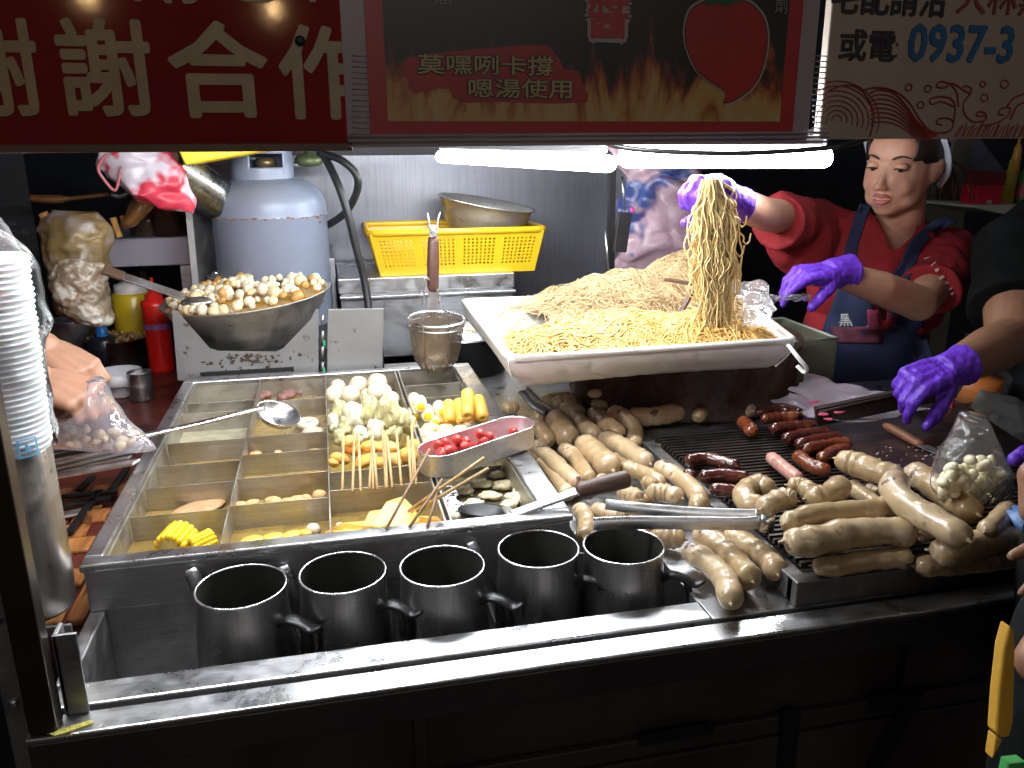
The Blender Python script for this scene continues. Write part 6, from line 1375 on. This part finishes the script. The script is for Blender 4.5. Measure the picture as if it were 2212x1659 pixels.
# facial features
b = MB(); b.tube(catmull([H(-.0225,.0750,-.0650), H(-.009,.0860,-.0595), H(0,.0875,-.0612), H(.009,.0860,-.0595), H(.0225,.0750,-.0650)], 18), [.0014,.0026,.0036,.0042,.0045,.0045,.0044,.0043,.0042,.0042,.0043,.0044,.0045,.0045,.0042,.0036,.0026,.0014], 8)
b.tube(catmull([H(-.0215,.0740,-.0670), H(-.010,.0825,-.0745), H(0,.0845,-.0758), H(.010,.0825,-.0745), H(.0215,.0740,-.0670)], 18), [.0014,.0028,.004,.005,.0054,.0056,.0057,.0058,.0058,.0058,.0058,.0057,.0056,.0054,.005,.004,.0028,.0014], 8)
b.build('lips', mat('lip_skin', (.42,.12,.11), .35, var=.1, vs=60, sss=.2), wo)
b = MB(); he(b, (.002,.0815,-.0672), (.0095,.003,.0030), 10, 6); b.build('teeth', mat('teeth', (.75,.72,.68), .3), wo)
b = MB(); he(b, (0,.0785,-.0685), (.015,.004,.0038), 12, 6); b.build('mouth_shadow', mat('mouth_inside', (.06,.015,.015), .6), wo)
dkh = mat('dark_hair', (.018,.012,.010), .4, var=.4, vs=60, stretch=(1,1,8), bs=.4, bsc=200)
brw = mat('eyebrow_hair', (.05,.028,.02), .6, var=.3, vs=60)
for s_ in (-1, 1):
    b = MB(); b.ell(H(.0310*s_,.0700,-.0015), (.0130*HS,.0095*HS,.0085*HS), 16, 10, rot=HR); b.build('eye', mat('eye_white', (.50,.45,.42), .2), wo)
    b = MB(); b.ell(H(.0310*s_-.002,.0775,-.0035), (.0062*HS,.0025*HS,.0060*HS), 14, 8, rot=HR); b.build('iris', mat('dark_iris', (.02,.012,.01), .1), wo)
    b = MB(); b.ell(H(.0310*s_,.0705,.0025), (.0155*HS,.0110*HS,.0078*HS), 18, 12, rot=HR); b.build('eyelid', skin, wo)
    b = MB(); b.tube(catmull([H(.0175*s_,.0775,-.0045), H(.0250*s_,.0815,-.0022), H(.0320*s_,.0820,-.0022), H(.0400*s_,.0785,-.0035), H(.0465*s_,.0715,-.0040)], 14), [.0008,.0014,.0018,.0020,.0022,.0022,.0022,.0022,.0022,.0020,.0018,.0016,.0012,.0007], 6); b.build('eyelash', dkh, wo)
    b = MB(); b.tube(catmull([H(.0145*s_,.0835,.0170), H(.0260*s_,.0840,.0225), H(.0370*s_,.0785,.0240), H(.0500*s_,.0680,.0185)], 14), [.0014,.0022,.0026,.0027,.0027,.0026,.0025,.0024,.0022,.002,.0018,.0015,.0011,.0006], 6, flat=1.0); b.build('eyebrow', brw, wo)
def shell(c, r, keep, name, m, nu=150, nv=100, nz=.0015):
    b = MB(); t = MB(); t.ell(c, r, nu, nv); P = t.v; F = [f for f in t.f if all(keep(*P[i]) for i in f)]
    for p in P: p += noise.noise_vector(p*40)*nz
    b.v = [H(*p) for p in P]; b.f = F; b.mi = [0]*len(F); o = b.build(name, m, wo); q = o.modifiers.new('so', 'SOLIDIFY'); q.thickness = .003; q.offset = 1; return o
shell((0,-.016,.037), (.0815,.0965,.092), lambda x, y, z: (y < (.060 if z > .014 else .045-(.014-z)*1.2) and z > -.035+.012*math.sin(y*210) and not (abs(x) > .05 and z < .004 and y > -.028)) or z > .066, 'hair', dkh)
shell((0,-.022,.041), (.0860,.1010,.0965), lambda x, y, z: (z > .045+(y+.02)*.55 and z > .030) or (y < -.030-(z < 0)*0.0 and z > -.075 and y < -.028), 'headscarf', mat('white_scarf', (.50,.54,.64), .6, var=.06, vs=10, bs=.3))
b = MB(); b.tube(catmull([H(-.085,.01,.055), H(-.089,-.015,.02), H(-.085,-.035,-.02), H(-.06,-.060,-.055)], 14), .009, 8, flat=.35); b.build('scarf_band', MATS['white_scarf'], wo); b = MB(); b.tube(catmull([H(.085,.015,.055), H(.089,-.015,.02), H(.085,-.035,-.02), H(.06,-.060,-.055)], 14), .009, 8, flat=.35); b.build('scarf_band', MATS['white_scarf'], wo)
b = MB(); random.seed(3)
for k in range(40):
    o_ = V(random.gauss(0,.008), random.gauss(0,.008), 0); b.tube(catmull([H(0,-.10,.01)+o_, H(-.03,-.15,-.03)+o_*2, H(-.05,-.15,-.10)+o_*2.4], 8), .0015, 4)
b.build('ponytail', mat('brown_hair', (.09,.045,.02), .45, var=.4, vs=40), wo)
# T-shirt
rsh = mat('red_tshirt', (.26,.009,.014), .85, var=.12, vs=9, bs=.5, bsc=240)
def wrinkle(mb, amp, sc=12, dirn=None):
    me = mb.mesh('t', Vector((0,0,0))); nn = [v.normal.copy() for v in me.vertices]; bpy.data.meshes.remove(me)
    for i, p in enumerate(mb.v):
        q = p*sc; a = noise.noise(V(q.x*1.6, q.y*1.6, q.z*.55))+.5*noise.noise(V(q.x*3.6, q.y*3.6, q.z*1.1)); mb.v[i] = p+nn[i]*(amp*a)
b = MB()
b.ell(CH+V(0,.035,.045), (.175,.115,.175), 30, 20); b.ell(CH+V(0,.045,-.12), (.165,.115,.20), 30, 20); b.ell(WAI+V(0,.03,-.18), (.175,.125,.24), 30, 20)
b.tube([SRp+V(0,0,-.002), NB+V(-.05,.02,-.030), NB+V(.05,.02,-.032), SLp+V(0,0,-.004)], [.056,.070,.068,.062], 20)
b.ell(SRp, .060, 18, 12); b.ell(SLp, .068, 18, 12)
sE = AD(1680, 480, 1.89); b.tube([SRp, SRp.lerp(sE, .5), sE], [.060,.060,.063], 20)
b.ell(SRp.lerp(sE,.5)+V(.03,.02,-.045), (.095,.065,.085), 16, 12)
sF = AD(2010, 628, 1.93); b.tube([SLp, SLp.lerp(sF, .55), sF], [.068,.068,.066], 20)
b.ell(CH+V(-.06,-.055,.0), (.07,.05,.08), 16, 12); b.ell(CH+V(.075,-.05,-.01), (.07,.05,.08), 16, 12)
sh_ = remesh(b, .0042, 6, .5); wrinkle(sh_, .011, 10)
# V neckline and sleeve openings
nl = [(1878,440),(1880,490),(1888,533),(1898,534),(1944,506),(1998,462),(2012,446),(1990,400),(1880,400)]
def inpoly(x, y, P):
    c = False; j = len(P)-1
    for i in range(len(P)):
        if (P[i][1] > y) != (P[j][1] > y) and x < (P[j][0]-P[i][0])*(y-P[i][1])/(P[j][1]-P[i][1])+P[i][0]: c = not c
        j = i
    return c
torsoY = NB.y+.03
nlw = [AD(x, y, 2.03) for x, y in nl]; nlp = [(p.x, p.z) for p in nlw]
def cut(mb, pred): mb.f = [f for f in mb.f if not pred(sum((mb.v[i] for i in f), Vector())/len(f))]; mb.mi = [0]*len(mb.f)
dR = (sE-SRp).normalized(); dL = (sF-SLp).normalized()
cut(sh_, lambda p: (inpoly(p.x, p.z, nlp) and p.y < torsoY+.05) or ((p-sE).dot(dR) > .030 and (p-sE).length < .12) or ((p-sF).dot(dL) > .034 and (p-sF).length < .12))
def soften(mb, it=8):
    from collections import Counter, defaultdict
    ec = Counter(tuple(sorted((f[k], f[(k+1) % len(f)]))) for f in mb.f for k in range(len(f))); nb_ = defaultdict(list)
    for (a, c), n in ec.items():
        if n == 1: nb_[a].append(c); nb_[c].append(a)
    for _ in range(it):
        new = {a: (mb.v[a]+sum((mb.v[c] for c in l), Vector())/len(l))/2 for a, l in nb_.items()}
        for a, q in new.items(): mb.v[a] = q
soften(sh_)
bodyBVH = BVHTree.FromPolygons([v for v in sh_.v], sh_.f)
o = sh_.build('tshirt', rsh, wo); q = o.modifiers.new('so', 'SOLIDIFY'); q.thickness = .003; q.offset = 1
sn_ = dL.cross(V(0,0,1)).normalized()
def onto(x, y, off=.006, D=2.0, bvh=bodyBVH):
    d = ray(x, y).normalized(); h = bvh.ray_cast(EYE+d*.5, d, 4)
    if h[0] is None: return AD(x, y, D)
    return h[0]-d*off
for i, (c_, x, y, sz) in enumerate((('A', 1998, 566, .020), ('l', 2012, 580, .020), ('e', 2020, 590, .019), ('g', 2032, 606, .018), ('r', 2042, 620, .018), ('i', 2050, 634, .017), ('a', 2054, 642, .016))):
    x -= 2; y -= 16; P0 = onto(x, y+8, .017); r_ = (RT*.62-UP*.78).normalized()
    text(c_, sz, P0, r_, (UP*.62+RT*.78).normalized(), mat('pale_sleeve_print', (.75,.60,.60), .7), 'lettering', wo, extrude=.0015)
nav = mat('navy_apron', (.014,.022,.065), .85, var=.15, vs=12, bs=.4, bsc=300)
def strip(name, L, Rr, m, off=.008, n=24, k=8):
    Lp, Rp = catmull([V(x, y, 0) for x, y in L], n), catmull([V(x, y, 0) for x, y in Rr], n)
    b = MB(); b.grid(lambda u, v: (lambda q: onto(q.x, q.y, off))(Lp[min(n-1, int(v*(n-1)+.5))].lerp(Rp[min(n-1, int(v*(n-1)+.5))], u)), k, n)
    for _ in range(2):
        for j in range(1, n-1):
            for i in range(k): a = j*k+i; b.v[a] = (b.v[a-k]+b.v[a]*2+b.v[a+k])/4
    o = b.build(name, m, wo); q = o.modifiers.new('so', 'SOLIDIFY'); q.thickness = .003; q.offset = 0; return o
strip('apron_strap', [(1858,440),(1842,480),(1828,530),(1815,600)], [(1882,444),(1868,484),(1853,534),(1845,600)], nav, .008)
strip('apron_strap', [(2044,466),(2012,480),(1985,502),(1958,535),(1944,572),(1918,602)], [(2070,478),(2030,498),(2004,520),(1984,550),(1970,590),(1955,615)], nav, .008)
strip('apron_bib', [(1818,596),(1800,650),(1775,720),(1770,800),(1765,880)], [(1960,612),(1985,650),(2000,720),(2020,800),(2035,880)], nav, .014, 30, 16)
strip('apron_print', [(1795,705),(1798,725),(1805,740)], [(1905,708),(1908,725),(1905,742)], mat('apron_maroon_print', (.10,.02,.04), .8, var=.4, vs=30), .0185, 8, 8)
strip('apron_patch', [(1873,668),(1874,690),(1876,712)], [(1903,672),(1902,690),(1900,712)], mat('apron_pink_patch', (.28,.04,.09), .7), .0185, 6, 5)
for c_, x, y, sz in (('黑', 1812, 702, .040), ('輪', 1850, 706, .040)):
    P0 = onto(x, y, .022); P1 = onto(x+30, y, .022); r_ = (P1-P0).normalized(); text(c_, sz*.85, P0, r_, (V(0,0,1)-r_*r_.z).normalized(), mat('apron_white_print', (.42,.42,.42), .7), 'lettering', wo, extrude=.001, offset=.0004)
# gloves
b = MB(); d = (AD(1540, 408, 1.50)-wrR).normalized()
hand(b, wrR, d, V(0,-.15,1), -1, .185, curl=((62,75,45),(64,75,45),(66,75,45),(68,72,45)), spread=2, thumb=(.35,-.15,-.9), tcurl=45, puff=1.15)
b.ell(AD(1542, 412, 1.50), (.042,.040,.030), 18, 12); cuffed(b, wrR, d, .032, .037, .035)
g = remesh(b, .0026, 3, .5); wrinkle(g, .0022, 45); g.build('glove', glv, wo)
b = MB(); d = (AD(1700, 596, 1.66)-wrL).normalized()
hand(b, wrL, d, V(.15,-.15,1), 1, .185, curl=((8,10,8),(30,35,15),(38,40,20),(45,45,25)), spread=7, thumb=(.75,.35,-.55), tcurl=15, puff=1.1)
cuffed(b, wrL, d, .033, .040, .045)
g = remesh(b, .0026, 3, .5); wrinkle(g, .0022, 45); g.build('glove', glv, wo)
nb = thing('hand_bag', AD(1625, 660, 1.60), 'thin clear plastic bag held open by the lower purple glove at the tray edge', 'bag')
b = MB()
def nbf(u, v):
    a = 2*math.pi*u; top, bot = AD(1590+72*.5*(1+math.cos(a)), 618+14*math.sin(a), 1.60-.03*math.sin(a)), AD(1640+35*(math.cos(a)), 690+10*math.sin(a), 1.52-.02*math.sin(a))
    p = top.lerp(bot, v); return p+noise.noise_vector(p*26)*.014
b.grid(nbf, 36, 18, wrap=True); b.build('bag_film', film('hand_bag_film', (.85,.85,.88), .10, .07, .22, bs=.8), nb)
b = MB(); b.grid(lambda u, v: AD(1655+100*u, 640-8*u+14*v, 1.62+.03*u)+noise.noise_vector(V(u*7, v*5, 9))*.010, 20, 8); b.build('bag_tail', MATS['hand_bag_film'], nb)

# ---- the helper in black at the right
hp = thing('person', AD(2240, 900, 1.75), 'helper in a black T-shirt at the right turning sausages with one purple glove', 'person'); hp.location.z = 0; WL[hp.name] = hp.location.copy()
S2, E2, W2 = AD(2195, 545, 1.74), AD(2185, 735, 1.60), AD(2052, 798, 1.43)
b = MB(); chain(b, [S2, S2.lerp(E2, .6), E2, E2.lerp(W2, .35), E2.lerp(W2, .7), W2], [.062,.056,.047,.046,.037,.029], 18)
b.ell(AD(2330, 700, 1.85), (.14,.10,.24), 20, 14); chain(b, [AD(2330, 470, 1.82), AD(2330, 400, 1.80)], [.07,.06], 14); b.ell(AD(2335, 300, 1.78), (.078,.095,.115), 20, 14)
remesh(b, .004, 4, .5).build('body', skin2, hp)
b = MB(); b.ell(AD(2345, 330-60, 1.82), (.085,.10,.09), 20, 14); b.build('hair', dkh, hp)
b = MB(); hm_ = AD(2140, 655, 1.66); b.tube([AD(2330,500,1.82), AD(2260,500,1.80), S2+V(-.01,0,.0), S2.lerp(E2,.45), S2.lerp(E2,.68)], [.10,.085,.080,.080,.084], 22)
b.ell(AD(2335, 640, 1.85), (.19,.13,.26), 24, 16); b.ell(AD(2330, 950, 1.80), (.18,.13,.34), 24, 16); b.ell(S2+V(.02,.01,-.01), .082, 18, 12)
sh2 = remesh(b, .0055, 5, .5); wrinkle(sh2, .006, 10); dd_ = (E2-S2).normalized(); sp_ = S2.lerp(E2,.68)
cut(sh2, lambda p: (p-sp_).dot(dd_) > .02 and (p-sp_).length < .12 and p.x < AD(2235,700,1.66).x)
o = sh2.build('tshirt', mat('black_tshirt', (.004,.005,.0055), .95, spec=.15, var=.2, vs=9, bs=.4, bsc=240), hp); q = o.modifiers.new('so', 'SOLIDIFY'); q.thickness = .003
b = MB(); d = (AD(1968, 826, 1.40)-W2).normalized()
hand(b, W2, d, V(.1,-.35,1), 1, .18, curl=((35,45,25),(55,60,35),(65,70,40),(70,70,40)), spread=6, thumb=(.6,.45,-.55), tcurl=30, puff=1.15)
cuffed(b, W2, d, .033, .038, .035)
g = remesh(b, .0026, 3, .5); wrinkle(g, .0022, 45); g.build('glove', glv, hp)
tt = thing('long_tongs', AD(1900, 870, 1.36), 'long dark tongs held by the right purple glove, tip on the charred sausages', 'tongs')
a, c = AZ(2062, 838, 1.02), AZ(1762, 900, .966)
b = MB(); b.bar(a, c, .014, .036); b.build('tong_arm', mat('sooty_steel', (.035,.022,.018), .45, .5, var=.5, vs=30), tt, smooth=False, bevel=.002)
b = MB(); b.bar(a+V(0,.004,.014), c+V(0,0,.010), .022, .006); b.build('tong_arm', MATS['sooty_steel'], tt, smooth=False, bevel=.002)
b = MB(); b.bar(a+(a-c).normalized()*-.006+V(0,0,-.008), a+(a-c).normalized()*.006+V(0,0,.020), .034, .010); b.build('tong_end', CHR, tt, smooth=False, bevel=.002)
t = thing('red_rod', AZ(2060, 900, .95), 'thin red upright rod behind the purple glove at the right', 'rod'); b = MB(); b.tube([AD(2054, 850, 1.62), AD(2056, 915, 1.62)], .005, 8); b.build('rod', mat('red_rod', (.35,.01,.01), .4), t)
t = thing('orange_tub', AD(2105, 850, 1.75), 'orange tub edge seen between the helper and the glove', 'tub'); b = MB(); b.lathe([(0,0),(.045,0),(.05,.05),(0,.05)], AD(2105, 862, 1.75), 20); b.build('tub_body', mat('orange_plastic', (.40,.12,.02), .5), t)
t = thing('small_glove_tip', AD(2205, 990, 1.2), 'purple glove finger tips showing beside the garlic bag at the right edge', 'glove'); b = MB()
chain(b, [AD(2192, 992, 1.2), AD(2215, 980, 1.22), AD(2250, 985, 1.25)], [.010,.013,.018], 12); b.build('glove_fingers', glv, t)

# ---- the hands tying a bag at the left
lp = thing('person', V(-1.25, 1.35, 0), 'person at the left edge tying a bag with two bare hands', 'person'); WL[lp.name] = V(-1.25, 1.35, 0)
b = MB(); wA, wB = AD(92, 752, 1.34), AD(78, 822, 1.24)
chain(b, [AD(-330, 640, 1.50), AD(-120, 690, 1.42), wA], [.045,.040,.028], 16); chain(b, [AD(-330, 760, 1.30), AD(-130, 800, 1.27), wB], [.045,.040,.028], 16)
dA = (AD(180, 800, 1.33)-wA).normalized(); hand(b, wA, dA, V(.45,-.55,.8), 1, .175, curl=((45,60,35),(48,62,35),(52,64,38),(55,66,40)), spread=3, thumb=(.55,.25,-.80), tcurl=40)
dB = (AD(165, 850, 1.23)-wB).normalized(); hand(b, wB, dB, V(.30,-.55,.85), 1, .18, curl=((58,78,45),(62,80,45),(66,82,45),(70,82,45)), spread=2, thumb=(.60,.25,-.75), tcurl=40)
chain(b, [AD(-330, 640, 1.50), AD(-430, 560, 1.70), AD(-520, 600, 1.75), AD(-430, 700, 1.45), AD(-330, 760, 1.30)], [.045,.06,.10,.06,.045], 14)
remesh(b, .0032, 4, .5).build('body', skin3, lp)
b = MB(); b.ell(AD(-560, 700, 1.8), (.16,.12,.35), 20, 14); chain(b, [AD(-330, 640, 1.50), AD(-430, 560, 1.70), AD(-520, 580, 1.78)], [.055,.07,.09], 14); chain(b, [AD(-330, 760, 1.30), AD(-430, 690, 1.48), AD(-520, 600, 1.78)], [.055,.07,.09], 14)
remesh(b, .008, 4, .5).build('tshirt', MATS['black_tshirt'], lp)
bagobj('tied_bag', 'cloudy white bag being tied by the two bare hands', 'bag', [(188,212,822),(182,218,845),(180,232,870),(150,255,895),(120,285,925),(108,320,955),(108,335,972)], 1.30, .045, film('tied_film', (.82,.80,.90), .04, .08, .24, bs=.7, bsc=18, bl=.12), 25, crump=.007)
tb_ = bpy.data.objects['tied_bag']; b = MB(); random.seed(31)
for k in range(26): b.ell(AY(random.uniform(135, 285), random.uniform(925, 964), 1.315+random.uniform(-.015,.02)), (random.uniform(.006,.010),)*3, 8, 6)
b.jitter(.004, 60); b.build('bag_contents', mat('beige_food', (.50,.40,.26), .5, var=.4, vs=30), tb_, kind='stuff')

# ---- the customer at the right edge
cu = thing('person', V(1.1, .45, 0), 'customer at the lower right edge showing fingers, a black sleeve and a yellow striped garment', 'person'); WL[cu.name] = V(1.1, .45, 0)
b = MB(); wC = AD(2400, 1150, .90)
chain(b, [AD(2420, 1010, 1.0), AD(2340, 1080, .95), wC], [.045,.038,.028], 16); dC = (AD(2358, 1205, .88)-wC).normalized()
hand(b, wC, dC, V(-.5,-.6,.5), -1, .155, curl=((10,25,20),(15,30,20),(20,35,20),(25,40,25)), spread=4, thumb=(.7,.5,-.3))
chain(b, [AD(2420, 1010, 1.0), AD(2300, 985, 1.02), AD(2240, 1030, 1.0), AD(2234, 1105, .99)], [.045,.034,.022,.017], 14)
chain(b, [AD(2420, 1010, 1.0), AD(2420, 1250, .85), AD(2300, 1400, .8), AD(2250, 1430, .78)], [.045,.05,.035,.024], 14)
remesh(b, .0035, 4, .5).build('body', skin2, cu)
b = MB(); b.tube(catmull([AD(2440, 1250, .84), AD(2352, 1330, .82), AD(2318, 1500, .80), AD(2300, 1700, .80), AD(2310,1900,.82)], 14), [.05,.052,.054,.056,.058,.060,.062,.064,.066,.068,.07,.07,.07,.07], 18); b.ell(AD(2440, 1200, .95), (.12,.10,.25), 18, 12)
g = remesh(b, .006, 4, .5); wrinkle(g, .004, 14); g.build('black_garment', MATS['black_tshirt'], cu)
b = MB(); b.prism([AD(x+14, y, .76) for x, y in ((2168,1352),(2178,1362),(2180,1420),(2176,1560),(2168,1592),(2150,1596),(2138,1585),(2144,1500),(2155,1400))][::-1], V(.0,.012,0)); b.build('yellow_stripe', mat('yellow_cloth', (.62,.33,.03), .8, var=.15, vs=14, bs=.3), cu, smooth=False, bevel=.002)
b = MB(); b.prism([AD(x+14, y, .765) for x, y in ((2138,1590),(2152,1600),(2130,1640))][::-1], V(0,.01,0)); b.build('yellow_stripe', MATS['yellow_cloth'], cu, smooth=False, bevel=.001)
b = MB(); b.prism([AD(x, y, .77) for x, y in ((2180,1650),(2230,1644),(2230,1700),(2170,1700))][::-1], V(0,.01,0)); b.build('green_patch', mat('green_cloth', (.06,.35,.08), .8), cu, smooth=False)
t = thing('blue_cup', AD(2205, 1150, 1.02), 'pale blue plastic showing under the brown arm at the right edge', 'cup'); b = MB(); b.lathe([(0,0),(.02,0),(.028,.035),(0,.036)], AD(2218, 1165, 1.05), 20); b.build('cup_shell', mat('pale_blue_plastic', (.10,.20,.45), .4), t)
